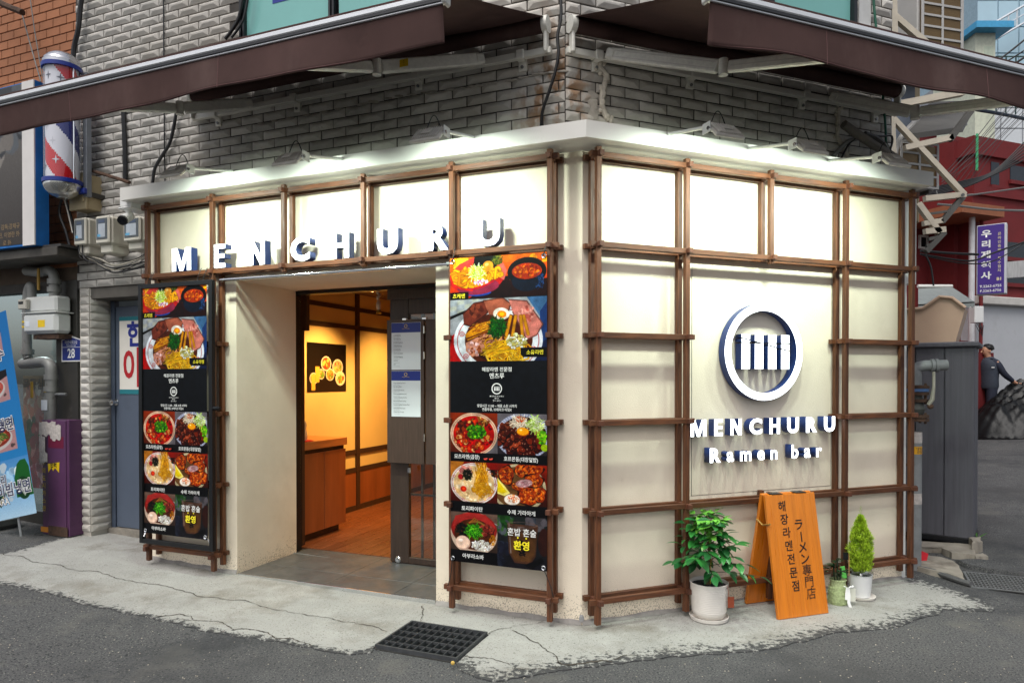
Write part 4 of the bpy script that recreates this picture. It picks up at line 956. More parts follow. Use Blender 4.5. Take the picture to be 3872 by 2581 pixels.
def banner(label, loc, rz):
    t = thing('menu_banner', label, 'banner', loc, rz)
    sh = link('banner_sheet', BME, t)
    z = lambda f: BH * (1 - f); yt = -.009
    T = lambda b, sz, m, x, f, **kw: text(b, sz, m, sh, BW * x, yt, z(f), bold=kw.pop('bold', .012), **kw)
    T('츠케멘', .034, M_TXTY, .10, .1265); T('소유라멘', .032, M_TXTY, .885, .3135)
    T('해장라멘 전문점', .032, M_TXTW, .5, .367); T('멘츠루', .039, M_TXTW, .5, .388)
    T('MENCHURU', .013, M_TXTW, .5, .4525, spacing=1.6); T('麺つる', .010, M_TXTW, .5, .4595); T('ラーメン', .015, M_TXTW, .5, .467)
    T('영업시간 11:00 ~ 재료 소진 시까지', .022, M_TXTW, .5, .484, sx=.9); T('연중무휴, 브레이크 타임X', .022, M_TXTW, .5, .496, sx=.9)
    lo = link('printed_logo', None, sh, (BW * .5, yt, z(.428)))
    annulus(.030, .037, -.0004, 0, 40).build('logo_ring', M_TXTW, sh).location = (BW * .5, yt, z(.428))
    mb = MB()
    for k in range(4): mb.box(-.019 + k * .0105, -.019 + k * .0105 + .0068, -.0004, 0, -.014, .007); mb.box(-.019 + k * .0105, -.019 + k * .0105 + .0068, -.0004, 0, .0095, .014)
    mb.build('logo_bars', M_TXTW, sh).location = (BW * .5, yt, z(.428)); bpy.data.objects.remove(lo)
    T('모츠라멘(곱창)', .033, M_TXTW, .185, .652, sx=.92); T('호르몬동(대창덮밥)', .033, M_TXTW, .745, .653, sx=.9)
    for x in (.375, .43):
        mb = MB(); pts = [(.0 + .018 * math.cos(a), -.0003, .018 * math.sin(a)) for a in np.linspace(-.6, -2.3, 8)]; mb.tube(pts, [.0022, .005, .0065, .0065, .006, .005, .0035, .001], 6); mb.build('chilli_print', M_RED, sh).location = (BW * x + .004, yt, z(.648))
    T('토리파이탄', .034, M_TXTW, .24, .8215); T('수제 가라아게', .034, M_TXTW, .75, .8225); T('아부라소바', .034, M_TXTW, .25, .9775)
    T('혼밥 혼술', .054, M_TXTW, .755, .886, sx=.95); T('환영', .062, M_TXTY, .755, .928, bold=.03)
    for x in (.715, .80): MB().cyl((0, 0, 0), (0, -.0006, 0), .006, n=12).build('emphasis_dot', M_TXTY, sh).location = (BW * x, yt, z(.9015))
    ey = MB().lathe([(.008, -.002), (.012, -.004), (.0155, -.002), (.0155, 0)], 18, Matrix.Rotation(R(90), 4, 'X'), closed=True).mesh('eyelet', M_CHROME, True)
    for x in (.03, .97):
        for f in (.011, .989): link('eyelet', ey, sh, (BW * x, -.007, z(f)))
    return t
bR = banner('menu banner of ramen photos tied to the lattice right of the doorway', PA(.872, .372, .150), RZA)
bL = copy_tree(bR); bL.location = PA(3.662, .335, .195); bL['label'] = 'menu banner of ramen photos stretched in the black frame left of the doorway'
def cord(name, pts, r, m, par): return MB().tube(pts, r, 6).build(name, m, par)
for x, z0, z1 in ((.02, BH - .02, BH + .075), (BW - .02, BH - .02, BH + .06)):
    cord('tie_cord', [(x, -.008, z0), (x + .01, -.012, z0 + .03), (x + .02, -.004, z1)], .003, M_CABLE, bR)
cord('tie_cord', [(.02, -.01, .022), (.008, -.012, -.09), (-.02, -.005, -.18)], .003, M_CABLE, bR)
cord('tie_cord', [(BW - .02, -.01, .022), (BW + .03, -.012, -.09), (BW + .045, -.002, -.16)], .003, M_CABLE, bR)
fr = thing('display_stand', 'black square-tube steel frame leaning on the lattice around the left banner', 'frame', PA(3.704, .25, .19), RZA)
FW, FH = .79, 2.118
for n_, a in (('frame_upright', (0, .036, -.018, .018, 0, FH)), ('frame_upright', (FW - .036, FW, -.018, .018, 0, FH)), ('frame_bar', (.036, FW - .036, -.017, .017, 0, .036)), ('frame_bar', (.036, FW - .036, -.017, .017, FH - .036, FH))): box(n_, M_BLACK, fr, *a, .002)
for x0, x1 in ((.04, .064), (FW - .04, FW - .064)):
    for z0, z1 in ((.05, .105), (FH - .05, FH - .10)):
        MB().tube([(x0 + (x1 - x0) * i / 10 + .004 * math.sin(i * 2.5), -.005 + .004 * math.cos(i * 2.5), z0 + (z1 - z0) * i / 10) for i in range(11)], .003, 5).build('spring', M_CHROME, fr)
MB().cyl((FW + .0, -.0, 1.118), (FW + .045, 0, 1.118), .016).cyl((FW + .045, 0, 1.118), (FW + .062, 0, 1.118), .013).build('clamp', M_BLACK, fr)
for x in (.1, .12, FW - .16, FW - .1): cord('tie_cord', [(x, -.01, FH - .01), (x + .012, .0, FH + .05), (x + .02, .02, FH + .10)], .0022, M_CABLE, fr)
rod = thing('steel_rod', 'polished steel rod fixed across the top of the doorway', 'rod', PA(2.91, 0, .12), RZA)
zr_ = fa(1500, 1012, .12)[1]
MB().cyl((0, 0, zr_), (2.02, 0, zr_), .013, n=16).build('tube', M_CHROME, rod, smooth=True)
MB().cyl((2.0, 0, zr_), (2.03, 0, zr_), .017, n=16).build('end_socket', M_STEEL, rod, smooth=True)
# ================================================================ floodlights over the cornice
M_LAMP = mat('lamp_casting', lin((206, 202, 194)), .5, .1, var=.1, vs=12)
M_LAMPW = mat('white_lamp_arm', lin((226, 228, 224)), .4, var=.03)
M_LENS = mat('flood_lens', (.9, .95, .9), .3, var=0, emit=(.88, 1.0, .88), es=14.0)
TILT = math.atan2(.62, .78)                        # the lens looks down and back at the wall
def floodlight(label, pos, rz, flip, cable=True):
    t = thing('floodlight', label, 'floodlight', pos, rz, 'floodlights along the cornice')
    T = Matrix.Rotation(-(R(90) - TILT) + R(0), 4, 'X')
    # head modelled lens down (-z), then tipped so that -z swings towards the wall (+y)
    T = Matrix.Rotation(math.atan2(.69, .72), 4, 'X')
    h = link('head', MB().box(-.10, .10, -.07, .07, -.004, .016, .004).mesh('head', M_LAMP), t); h.matrix_local = T
    fin = MB().box(-.0022, .0022, -.055, .055, .016, .028, .001).mesh('fin', M_LAMP)
    for i in range(11): link('fin', fin, h, (-.075 + i * .015, 0, 0))
    box('driver_box', M_LAMP, h, -.035, .035, -.025, .025, .0285, .036, .003)
    box('lens', M_LENS, h, -.085, .085, -.055, .055, -.0075, -.004)
    # bracket and arm run back and down to the cornice top
    e = .106 * flip
    MB().box(min(e, e + .006 * flip), max(e, e + .006 * flip), -.012, .06, -.012, .05, .002).build('bracket', M_LAMPW, t)
    MB().cyl((e - .004 * flip, 0, .01), (e + .012 * flip, 0, .01), .011, n=10).build('pivot_bolt', M_CHROME, t)
    MB().cyl((e * .8, .05, .035), (e * .8, .52, .145), .011, n=12).build('arm', M_LAMPW, t, smooth=True)
    pts = []
    for i in range(13):
        a = i / 12; pts.append((-.02 * flip + .07 * flip * a, .02 + .05 * a, .05 + .085 * math.sin(math.pi * a)))
    MB().tube(pts, .0035, 6).build('cable', M_CABLE, t, smooth=True)
    ld = bpy.data.lights.new('flood_light', 'AREA'); ld.shape = 'RECTANGLE'; ld.size = .16; ld.size_y = .10
    ld.energy = FLOOD_W; ld.color = (.84, 1.0, .86); ld.spread = R(146)
    lo = bpy.data.objects.new('flood_light', ld); COL.objects.link(lo); lo.parent = t
    lo.matrix_local = T @ Matrix.Translation((0, 0, -.012))
    return t
for px, lab in (((665, 652), 'grey floodlight at the far left end of the cornice'), ((1095, 605), 'grey floodlight over the middle of the doorway letters'), ((1620, 515), 'grey floodlight just left of the building corner')):
    s, h = fa(*px, .68); floodlight(lab, PA(s, h, .68), RZA, 1)
for px, lab in (((2740, 500), 'grey floodlight over the left part of the right-hand wall'), ((3060, 560), 'grey floodlight over the middle of the right-hand wall'), ((3375, 610), 'grey floodlight at the right end of the cornice')):
    s, h = fb(*px, .68); floodlight(lab, PB(s, h, .68), RZB, -1)

# ================================================================ retractable awnings
M_VAL = MATS['brown_awning_fabric']
M_THREAD = mat('seam_thread', lin((104, 72, 70)), .8, var=.1)
def awning(label, origin, rz, L, ext, h_wall, h_bar, wall_y, bar_x0, bar_x1, arms, seed):
    """local x along the wall, -y outwards; x from 0 to L"""
    t = thing('awning', label, 'awning', origin, rz); r = random.Random(seed)
    yb = wall_y - ext
    # canopy
    mb = MB(); nx, ny = 40, 14; vs = []; fs = []
    for j in range(ny + 1):
        for i in range(nx + 1):
            u, v = i / nx, j / ny; x = L * u + (bar_x0 * (1 - u) + (bar_x1 - L) * u) * v
            sag = -.016 * math.sin(math.pi * v) * (.7 + .3 * math.sin(math.pi * u)) + .006 * math.sin(u * 19 + v * 3)
            vs.append((x, wall_y - .09 + (yb - wall_y + .09) * v, h_wall + .05 + (h_bar - h_wall - .05) * v + sag))
    fs = [(j * (nx + 1) + i, j * (nx + 1) + i + 1, (j + 1) * (nx + 1) + i + 1, (j + 1) * (nx + 1) + i) for j in range(ny) for i in range(nx)]
    o = MB().add(vs, fs).build('canopy', M_VAL, t, smooth=True); sm = o.modifiers.new('thickness', 'SOLIDIFY'); sm.thickness = .0015
    # front profile: fabric lip, bright bar, dark grooves
    fb_ = box('front_bar', M_ALU, t, bar_x0, bar_x1, yb - .022, yb + .03, h_bar - .035, h_bar - .006, .005)
    box('fabric_lip', M_VAL, fb_, bar_x0 + .004, bar_x1 - .004, yb - .012, yb + .03, h_bar - .008, h_bar + .012, .005)
    box('groove', mat('dark_profile', lin((58, 58, 60)), .4, .5), fb_, bar_x0 + .001, bar_x1 - .001, yb - .018, yb + .026, h_bar - .052, h_bar - .034, .002)
    box('lower_bead', M_ALU, fb_, bar_x0, bar_x1, yb - .012, yb + .012, h_bar - .060, h_bar - .051, .002)
    for x in (bar_x0, bar_x1): box('end_cap', mat('grey_plastic', lin((190, 190, 188)), .5), fb_, x - .012, x + .012, yb - .03, yb + .036, h_bar - .066, h_bar + .004, .008)
    # wavy valance
    nx, nz = 90, 8; vs = []
    ph = [r.uniform(0, 6) for _ in range(4)]
    for j in range(nz + 1):
        v = j / nz
        for i in range(nx + 1):
            u = i / nx; x = bar_x0 + .015 + (bar_x1 - bar_x0 - .03) * u
            w = (math.sin(x * 4.3 + ph[0]) * .6 + math.sin(x * 2.1 + ph[1]) * .7 + .3 * math.sin(x * 9 + ph[2])) * .022 * v
            hem = .010 * math.sin(x * 4.3 + ph[3]) * v
            vs.append((x, yb + w, h_bar - .055 - .195 * v + hem))
    fs = [(j * (nx + 1) + i, j * (nx + 1) + i + 1, (j + 1) * (nx + 1) + i + 1, (j + 1) * (nx + 1) + i) for j in range(nz) for i in range(nx)]
    va = MB().add(vs, fs).build('valance', M_VAL, t, smooth=True); sm = va.modifiers.new('thickness', 'SOLIDIFY'); sm.thickness = .002
    for xs_ in np.arange(bar_x0 + .75, bar_x1 - .3, 1.22):
        i_ = int((xs_ - bar_x0 - .015) / (bar_x1 - bar_x0 - .03) * nx); MB().tube([Vector(vs[j * (nx + 1) + i_]) + Vector((0, -.0018, 0)) for j in range(nz + 1)], .0022, 5).build('panel_seam', M_THREAD, va)
    hemp = [Vector(v) + Vector((0, -.001, .010)) for v in vs[nz * (nx + 1):]]
    MB().tube(hemp, .0022, 5).build('hem_seam', M_THREAD, va)
    # roller, square torsion bar, brackets
    MB().cyl((.02, wall_y - .085, h_wall), (L - .02, wall_y - .085, h_wall), .052, n=20).build('roller', M_VAL, t, smooth=True)
    for x in (0.0, L):
        MB().cyl((x - .02, wall_y - .085, h_wall), (x + .02, wall_y - .085, h_wall), .058, n=20).build('roller_end', M_ARM, t, smooth=True)
        MB().box(x - .012, x + .012, wall_y - .11, wall_y - .05, h_wall - .19, h_wall + .05, .006).build('end_bracket', M_ARM, t)
    box('torsion_bar', M_ARM, t, -.03, L + .03, wall_y - .075, wall_y - .035, h_wall - .19, h_wall - .145, .003)
    for f in (.07, .33, .68, .94):
        b = box('wall_bracket', M_ARM, t, L * f - .03, L * f + .03, wall_y - .03, wall_y, h_wall - .26, h_wall - .12, .004)
        box('clamp', M_ARM, b, L * f - .028, L * f + .028, wall_y - .09, wall_y - .028, h_wall - .20, h_wall - .135, .004)
        MB().cyl((L * f, wall_y - .028, h_wall - .235), (L * f, wall_y - .042, h_wall - .235), .011, n=6).build('bolt', M_STEEL, b)
    # folding arms: shoulder on the torsion bar, elbow out to the side, hand on the front bar
    for xs_, xe, ye, ze, xh in arms:
        S = Vector((xs_, wall_y - .10, h_wall - .16)); E = Vector((xe, ye, ze)); Hh = Vector((xh, yb + .01, h_bar - .04))
        a = MB(); d = (E - S); n = d.length; q = d.to_track_quat('X', 'Z'); Mx = Matrix.Translation(S) @ q.to_matrix().to_4x4()
        a.box(.03, n - .03, -.022, .022, -.042, .042, .008, M=Mx); arm = a.build('upper_arm', M_ARM, t)
        MB().box(.0, .07, -.028, .028, -.036, .036, .01, M=Mx).build('shoulder', M_ARM, arm)
        for zz in (-.02, .02): MB().box(.05, n - .05, -.0235, -.0215, zz - .003, zz + .003, M=Mx).build('groove', M_LAMP, arm)
        d2 = Hh - E; n2 = d2.length; q2 = d2.to_track_quat('X', 'Z'); M2 = Matrix.Translation(E) @ q2.to_matrix().to_4x4()
        fa_ = MB().box(.03, n2 - .02, -.02, .02, -.036, .036, .008, M=M2).build('forearm', M_ARM, t)
        MB().box(.05, n2 - .05, -.0215, -.0195, -.003, .003, M=M2).build('groove', M_LAMP, fa_)
        MB().cyl(E + Vector((0, 0, -.05)), E + Vector((0, 0, .05)), .03, n=14).build('elbow', M_ARM, t, smooth=True)
    return t
# left awning: local x runs right; wall at d=UA
A0 = 3.52; LA = A0 - .31
def locA(U, V, d): s, h = fa(U, V, d); return (A0 - s, -d, h)
awA = awning('brown retractable awning over the doorway side of the shop', PA(A0, 0, 0), RZA, LA, 1.53, 4.02, 3.485, -UA, -.22, LA - .02,
             [((A0 - fa(1790, 215, .0)[0]), *locA(1425, 255, .42), A0 - 1.95), (A0 - fa(895, 375, .0)[0], *locA(680, 410, .30), A0 - 3.62)], 4)
B0 = .05; LB = 3.02
def locB(U, V, d): s, h = fb(U, V, d); return (s - B0, -d, h)
awB = awning('brown retractable awning over the right-hand wall', PB(B0, 0, 0), RZB, LB, 1.55, 4.0, 3.455, -UB, 0.0, LB + .1,
             [(fb(2345, 190, -.05)[0] - B0, *locB(2735, 255, .42), 1.35), (fb(3190, 395, -.1)[0] - B0, *locB(3460, 425, .30), LB - .1)], 9)
st_ = thing('warning_sticker', 'yellow service sticker on the left awning folding arm', 'sticker', PA(*fa(1527, 238, .385), .385), RZA)
box('label_sheet', mat('yellow_label', lin((226, 190, 20)), .5), st_, -.032, .032, -.001, 0, -.024, .024)
for i, tt in enumerate(('일자', '전화', '기업')): text(tt, .010, mat('dark_ink', lin((40, 34, 20)), .6, var=0), st_, 0, -.0016, .013 - i * .013, sx=.6)
# ================================================================ cables on the tiled wall
def cable(label, pts, r, m=M_CABLE, name='cable', group=None):
    o = MB().tube(pts, r, 7).mesh(name, m, True); return link(name, o, None, label=label, cat='cable', group=group)
def catm(p, k=8):
    p = [Vector(x) for x in p]; q = []
    for i in range(len(p) - 1):
        a, b, c, d = p[max(i - 1, 0)], p[i], p[i + 1], p[min(i + 2, len(p) - 1)]
        for j in range(k):
            t = j / k; q.append(.5 * ((2 * b) + (c - a) * t + (2 * a - 5 * b + 4 * c - d) * t * t + (3 * b - a - 3 * c + d) * t ** 3))
    return q + [p[-1]]
onA = lambda l, d: [PA(*fa(u, v, d), d) for u, v in l]
onB = lambda l, d: [PB(*fb(u, v, d), d) for u, v in l]
cable('black cable hanging down the tiles from the awning motor at the corner', catm(onA([(2118, -40), (2122, 60), (2108, 140), (2112, 200), (2100, 270), (2075, 350), (2052, 420), (2046, 478)], UA + .06)), .011)
cable('black cable bundle from the left awning end down to the cornice', catm(onA([(667, 425), (655, 490), (640, 545), (612, 590), (585, 640), (576, 700)], UA + .05)), .014)
cable('thin black wire running straight down the tiles left of the window', catm(onA([(618, -60), (620, 300), (622, 560), (624, 720)], UA + .03)), .006)
cable('dark conduit on the tiles beside the barber pole', catm(onA([(465, 400), (472, 560), (474, 690)], UA + .04)), .02)
cable('thick black cable hanging where the orange brick meets the grey tiles', catm(onA([(318, -60), (305, 20), (296, 110), (280, 180), (276, 250)], UA + .07)), .022)
cable('outer black cable looping in front of the upper left window edge', catm(onA([(925, -60), (905, 60), (880, 110), (852, 148)], UA + .10)), .014)
cable('inner black cable looping in front of the upper left window edge', catm(onA([(945, -60), (925, 60), (900, 110), (875, 143)], UA + .12)), .010)
cable('green cable on the tiles near the right end of the upper wall', catm(onB([(3300, -40), (3308, 60), (3314, 120), (3345, 440), (3350, 545)], UB + .05)), .010, mat('green_cable', lin((20, 92, 70)), .5))
cable('black cable curling behind the right floodlights', catm(onB([(3180, 600), (3215, 540), (3270, 510), (3330, 515), (3372, 516), (3368, 560), (3340, 600)], UB + .08)), .008)
cable('corrugated grey conduit behind the right end floodlights', catm(onB([(3150, 590), (3200, 540), (3240, 525)], UB + .07)), .018, M_GCABLE)
cable('fat corrugated conduit behind the rightmost floodlight', catm(onB([(3270, 505), (3310, 520), (3345, 550), (3360, 600), (3362, 640)], UB + .10)), .020, mat('dark_conduit', lin((74, 72, 70)), .6))
cable('grey insulated pipe leaning on the right end of the upper wall', catm(onB([(3190, 470), (3240, 505), (3300, 545), (3380, 595), (3396, 620)], UB + .12)), .035, mat('pipe_lagging', lin((112, 106, 98)), .8, var=.2))
# ================================================================ the room behind the door
SW = 3.5                                            # plane of the inner side wall, square to the left facade
def sidepl(U, V, s):                                # pixel -> (d, h) on a plane square to facade A
    r = ray(U, V); p0 = C + dA * s; t = p0.dot(dA) / Vector((r.x, r.y)).dot(dA)
    return (Vector((r.x * t, r.y * t)) - p0).dot(nA), EYE + r.z * t
M_CREAM = mat('cream_wall', lin((218, 190, 126)), .8, var=.04, vs=3, bump=.2, bs=120)
M_DARKW = mat('dark_wood', lin((58, 38, 28)), .5, var=.25, vs=12, st=(5, 5, .5))
M_REDW = mat('reddish_wood', lin((136, 76, 42)), .4, var=.2, vs=7, st=(1, 1, .12), rv=.08)
M_PLANK = mat('floor_plank', lin((112, 66, 42)), .33, var=.3, vs=6, st=(6, .6, 1), rnd=.12, rv=.1)
room = link('interior_walls', None, None, PA(0, 0, 0), RZA, kind='structure')
# local x=-s, y=-d
box('back_wall', M_CREAM, room, -3.52, -.9, 4.6, 4.7, 0, 2.6); box('side_wall', M_CREAM, room, -3.6, -SW, .72, 4.6, 0, 2.6)
box('far_side_wall', M_CREAM, room, -.9, -.8, .72, 4.6, 0, 2.6); box('ceiling', mat('brown_ceiling', lin((120, 96, 70)), .8), room, -3.6, -.8, .72, 4.7, 2.6, 2.7)
# dark strips dividing the side wall, and the timber dado
def strip(name, m, d0, d1, h0, h1, th=.02): return box(name, m, room, -SW, -SW + th, -d1, -d0, h0, h1)
dv = sidepl(1349, 1500, SW)[0]
strip('wall_strip', M_DARKW, dv - .035, dv + .035, 0, 2.6, .022); strip('wall_strip', M_DARKW, -1.0, -.93, 0, 2.6, .022); strip('wall_strip', M_DARKW, dv - 1.62, dv - 1.55, 0, 2.6, .022)
for (U, V), w in (((1250, 1155), .05), ((1250, 1228), .05), ((1400, 1697), .055), ((1400, 1762), .055)):
    h = sidepl(U, V, SW)[1]; strip('wall_rail', M_DARKW, -4.6, -.72, h - w / 2, h + w / 2, .018)
hd = sidepl(1400, 1762, SW)[1]; strip('dado', M_REDW, -4.6, -.72, 0, hd - .03, .012); strip('skirting', M_DARKW, -4.6, -.72, .0, .10, .02)
fl = link('interior_floor', MB().box(-SW, -.9, .862, 4.6, -.05, .024).mesh('floor_bed', M_DARKW), None, PA(0, 0, 0), RZA, kind='structure')
pr = random.Random(2)
for i in range(20):
    x = -SW + i * .13; y = .864 - pr.uniform(0, .0); cut = pr.uniform(.5, 1.1)
    while y < 4.6:
        y1 = min(y + cut, 4.6); box('plank', M_PLANK, fl, x + .0015, x + .1285, y + .001, y1 - .0015, .024, .037, .0015); y = y1; cut = pr.uniform(.9, 1.3)
# counter cabinet against the side wall
sC = 3.0; d1, h1 = sidepl(1307, 1652, sC); d0 = -.99
ct = thing('counter_cabinet', 'reddish wood counter cabinet with two flat doors inside the doorway', 'cabinet', PA(sC, .037, 0), RZA)
x0, x1, ya, yb = -(SW - sC), 0, -d0, -d1; hh = h1 - .037
box('carcass', M_REDW, ct, x0 + .02, x1 - .022, ya + .02, yb - .02, .08, hh - .13)
box('plinth', M_DARKW, ct, x0 + .02, x1 - .06, ya + .03, yb - .04, 0, .08)
ym = ya + (yb - ya) * .46
for a, b in ((ya, ym - .003), (ym + .003, yb)): box('cabinet_door', M_REDW, ct, x1 - .02, x1, a, b, .075, hh - .115, .002)
box('recess', M_DARKW, ct, x1 - .06, x1 - .025, ya, yb, hh - .125, hh - .07)
box('counter_top', mat('counter_oak', lin((178, 112, 62)), .35, var=.2, vs=6, st=(5, .6, 5)), ct, x0, x1 + .012, ya - .02, yb + .012, hh - .075, hh, .003)
# carved owl-like ornament on a red cloth
ow = thing('carved_figure', 'small round-eyed white figure on a red cloth at the counter end', 'figurine', PA(sC + .12, h1, d0 - .10), RZA)
MB().lathe([(.05, 0), (.062, .03), (.06, .08), (.048, .12), (.055, .15), (.05, .19), (.02, .215), (0, .218)], 16).build('body', mat('cream_ceramic', lin((226, 206, 176)), .4), ow, smooth=True)
for x in (.028, -.02): MB().lathe([(.022, 0), (.018, .006), (0, .007)], 14, Matrix.Translation((x + .018, -.04, .165)) @ Matrix.Rotation(R(90), 4, 'X')).build('eye', mat('red_glaze', lin((150, 40, 20)), .35), ow, smooth=True)
MB().lathe([(.11, 0), (.12, .004), (.09, .012), (.05, .01), (0, .01)], 12).build('cloth', mat('red_cloth', lin((190, 30, 30)), .8), ow, smooth=True)
# dark picture of dishes on the wall
q0 = sidepl(1162, 1292, SW - .01); q1 = sidepl(1310, 1478, SW - .01)
pw, ph_ = abs(q1[0] - q0[0]), q0[1] - q1[1]
P = Paint(90, int(90 * ph_ / pw)); P.a[:] = np.array((26, 18, 14)) / 255.; P.setwin(0, 0, 1); kk = ph_ / pw
P.grad(0, 0, 1, kk, (14, 10, 8), (40, 28, 22), .08)
for cx, cy, r, c in ((.47, .52, .13, (190, 60, 30)), (.77, .60, .14, (226, 150, 110)), (.57, .80, .11, (206, 150, 60)), (.84, .90, .13, (236, 214, 170)), (.34, .79, .09, (150, 70, 36)), (.16, .90, .10, (176, 110, 60))):
    P.ell(cx, cy * kk / 1.25, r, r * .9, (232, 222, 204)); P.ell(cx, cy * kk / 1.25, r * .84, r * .74, c, 0, .15); P.blobs(cx, cy * kk / 1.25, r * .6, r * .5, [(226, 180, 90), (190, 90, 40), (120, 150, 50)], 14, .015, .04)
for cx, cy in ((.25, .5), (.15, .62)): P.poly([(cx - .05, cy - .13), (cx + .05, cy - .13), (cx + .045, cy + .12), (cx - .045, cy + .12)], (226, 176, 70), .06)
pc = thing('food_picture', 'dark photo print of ramen bowls and beers pinned on the inner wall', 'picture', PA(SW - .006, q1[1], q0[0]), RZA + R(90))
link('print', raster_mesh('print', P.result(), pw, ph_, attr_mat('photo_print', .4)), pc)
# ---------------------------------------------------------------- entrance frame and sliding door
M_DOORW = mat('dark_brown_door', lin((60, 46, 38)), .42, var=.3, vs=10, st=(5, 5, .35), rv=.1)
ef = thing('door_frame', 'black frame of the shop entrance with its header', 'door frame', PA(0, 0, 0), RZA)
sj0, sj1 = fa(1100, 1500, -.72)[0], fa(1117, 1500, -.72)[0]
box('jamb', M_BLACK, ef, -sj0 - .0, -sj1, .716, .80, .034, 2.384); box('header', M_BLACK, ef, -sj0, -S_R - .0, .718, .80, fa(1300, 1104, -.72)[1], 2.384)
box('header_block', M_DOORW, ef, -fa(1650, 1100, -.74)[0] - .46, -S_R, .722, .82, fa(1560, 1130, -.74)[1], fa(1300, 1104, -.72)[1] - .001)
si = fa(1140, 1500, -.92)[0]; box('inner_stile', M_DARKW, ef, -si - .025, -si + .02, .90, .94, .037, 2.55)
box('stile_block', M_DARKW, ef, -si + .021, -si + .075, .90, .945, fa(1150, 1250, -.92)[1], 2.5)
gp = MB().box(-sj1 + .002, -si - .03, .78, .785, .05, 2.35); M_GLASS = glass('clear_glass'); gp.build('side_glass', M_GLASS, ef)
dr = thing('sliding_door', 'dark brown sliding door half open with glazed lattice panels', 'door', PA(0, 0, 0), RZA)
D_ = -.74; sa = fa(1476, 1900, D_)[0]; sb_ = fa(1545, 1900, D_)[0]; sE = S_R + .01; hb = .04; ht = 2.27
zr0 = fa(1600, 2112, D_)[1]
box('stile', M_DOORW, dr, -sa, -sb_, -D_, -D_ + .045, hb, ht, .003); box('stile', M_DOORW, dr, -sE - .08, -sE, -D_, -D_ + .045, hb, ht, .003)
box('bottom_rail', M_DOORW, dr, -sb_, -sE - .08, -D_ + .002, -D_ + .043, hb, zr0, .003); box('top_rail', M_DOORW, dr, -sb_, -sE - .08, -D_ + .002, -D_ + .043, 2.14, ht, .003)
box('door_glass', M_GLASS, dr, -sb_, -sE - .08, -D_ + .020, -D_ + .025, zr0, 2.14)
n_ = 5
for i in range(1, n_): x = -sb_ + (sb_ - sE - .08) * i / n_; box('muntin', M_DOORW, dr, x - .008, x + .008, -D_ + .026, -D_ + .042, zr0, 2.14)
for z in (.62, 1.1, 1.6): box('muntin', M_DOORW, dr, -sb_, -sE - .08, -D_ + .0265, -D_ + .0415, z - .008, z + .008)
ks, kh = fa(1505, 2114, D_ - .0); MB().lathe([(.03, 0), (.03, .004), (.022, .012), (.008, .013), (0, .01)], 18, Matrix.Translation((-ks, -D_, kh)) @ Matrix.Rotation(R(90), 4, 'X')).build('door_bolt', M_CHROME, dr, smooth=True)
# menu board hung on the door
DB = -.665; s0, zt = fa(1463, 1210, DB); s1, zb = fa(1603, 1755, DB)
mbd = thing('menu_board', 'dark walnut menu board carrying two laminated menus on the sliding door', 'menu board', PA(0, 0, 0), RZA)
M_WAL = mat('walnut_laminate', lin((74, 56, 46)), .5, var=.3, vs=16, st=(8, 8, .3), bump=.1)
box('board', M_WAL, mbd, -s0, -s1, -DB, -DB + .03, zb, zt, .002); box('side_board', M_WAL, mbd, -s1 + .012, -s1 + .30, -DB + .006, -DB + .032, zb, zt - .005, .002)
for z in (zt - .09, zt - .30, zb + .22):
    MB().cyl((-s1 + .006, -DB - .006, z - .03), (-s1 + .006, -DB - .006, z + .03), .007, n=10).build('hinge', M_CHROME, mbd)
for U in (1530, 1605): s_ = fa(U, 1207, DB)[0]; box('clip', M_CHROME, mbd, -s_ - .02, -s_ + .02, -DB - .008, -DB + .02, zt - .006, zt + .01, .002)
sl, zl = fa(1543, 1775, DB); box('latch', M_CHROME, mbd, -sl - .014, -sl + .014, -DB + .01, -DB + .022, zl - .03, zl + .018, .004)
M_PAPER = mat('menu_paper', lin((222, 226, 230)), .4, var=.02); M_NAVY = mat('navy_header', lin((26, 44, 128)), .4, var=0); M_GOLD = mat('gold_ink', lin((226, 190, 70)), .4, var=0); M_INK = mat('grey_ink', lin((70, 72, 78)), .6, var=0)
kr = ['쇼유라멘(간장)', '시오라멘(소금)', '토리파이탄(닭육수)', '츠케멘(찍먹라멘)', '모츠라멘(곱창)', '아부라소바(비빔면)', '호르몬동(대창덮밥)', '가라아게', '교자']
en = ['Shoyu Ramen(Soy Sauce)', 'Shio Ramen(Salt)', 'Toripaitan(Rich Broth)', 'Motsuramen(Beef Intestine)', 'Tsukemen(Dipping Noodle)', 'Aburasoba(Mixed Noodle)', 'Hormondong(Beef Intestine Rice)', 'Gyudon(Beef Rice Bowl)', 'Chicken Skin Karaage']
for k, (v0, v1, items) in enumerate(((1221, 1397, kr), (1402, 1576, en))):
    a, z1 = fa(1481, v0, DB - .0); b, z0 = fa(1591, v1, DB)
    a, b = -a, -b; sh = box('laminated_menu', M_PAPER, mbd, a, b, -DB - .003, -DB - .001, z0, z1)
    box('header_band', M_NAVY, sh, a + .001, b - .001, -DB - .0042, -DB - .0032, z1 - (z1 - z0) * .21, z1 - .002)
    mx = (a + b) / 2; zc = z1 - (z1 - z0) * .075
    annulus(.011, .0145, -DB - .005, -DB - .0045, 24).build('menu_logo', M_GOLD, sh).location = (mx, 0, zc)
    text('MENCHURU', .010, M_GOLD, sh, mx, -DB - .005, zc - .022, spacing=1.4)
    body = '\n'.join(i + '\n-----------------' for i in items)
    text(body, .0150, M_INK, sh, a + .02, -DB - .0045, (z0 + z1 - (z1 - z0) * .2) / 2, align='LEFT', sx=.75)
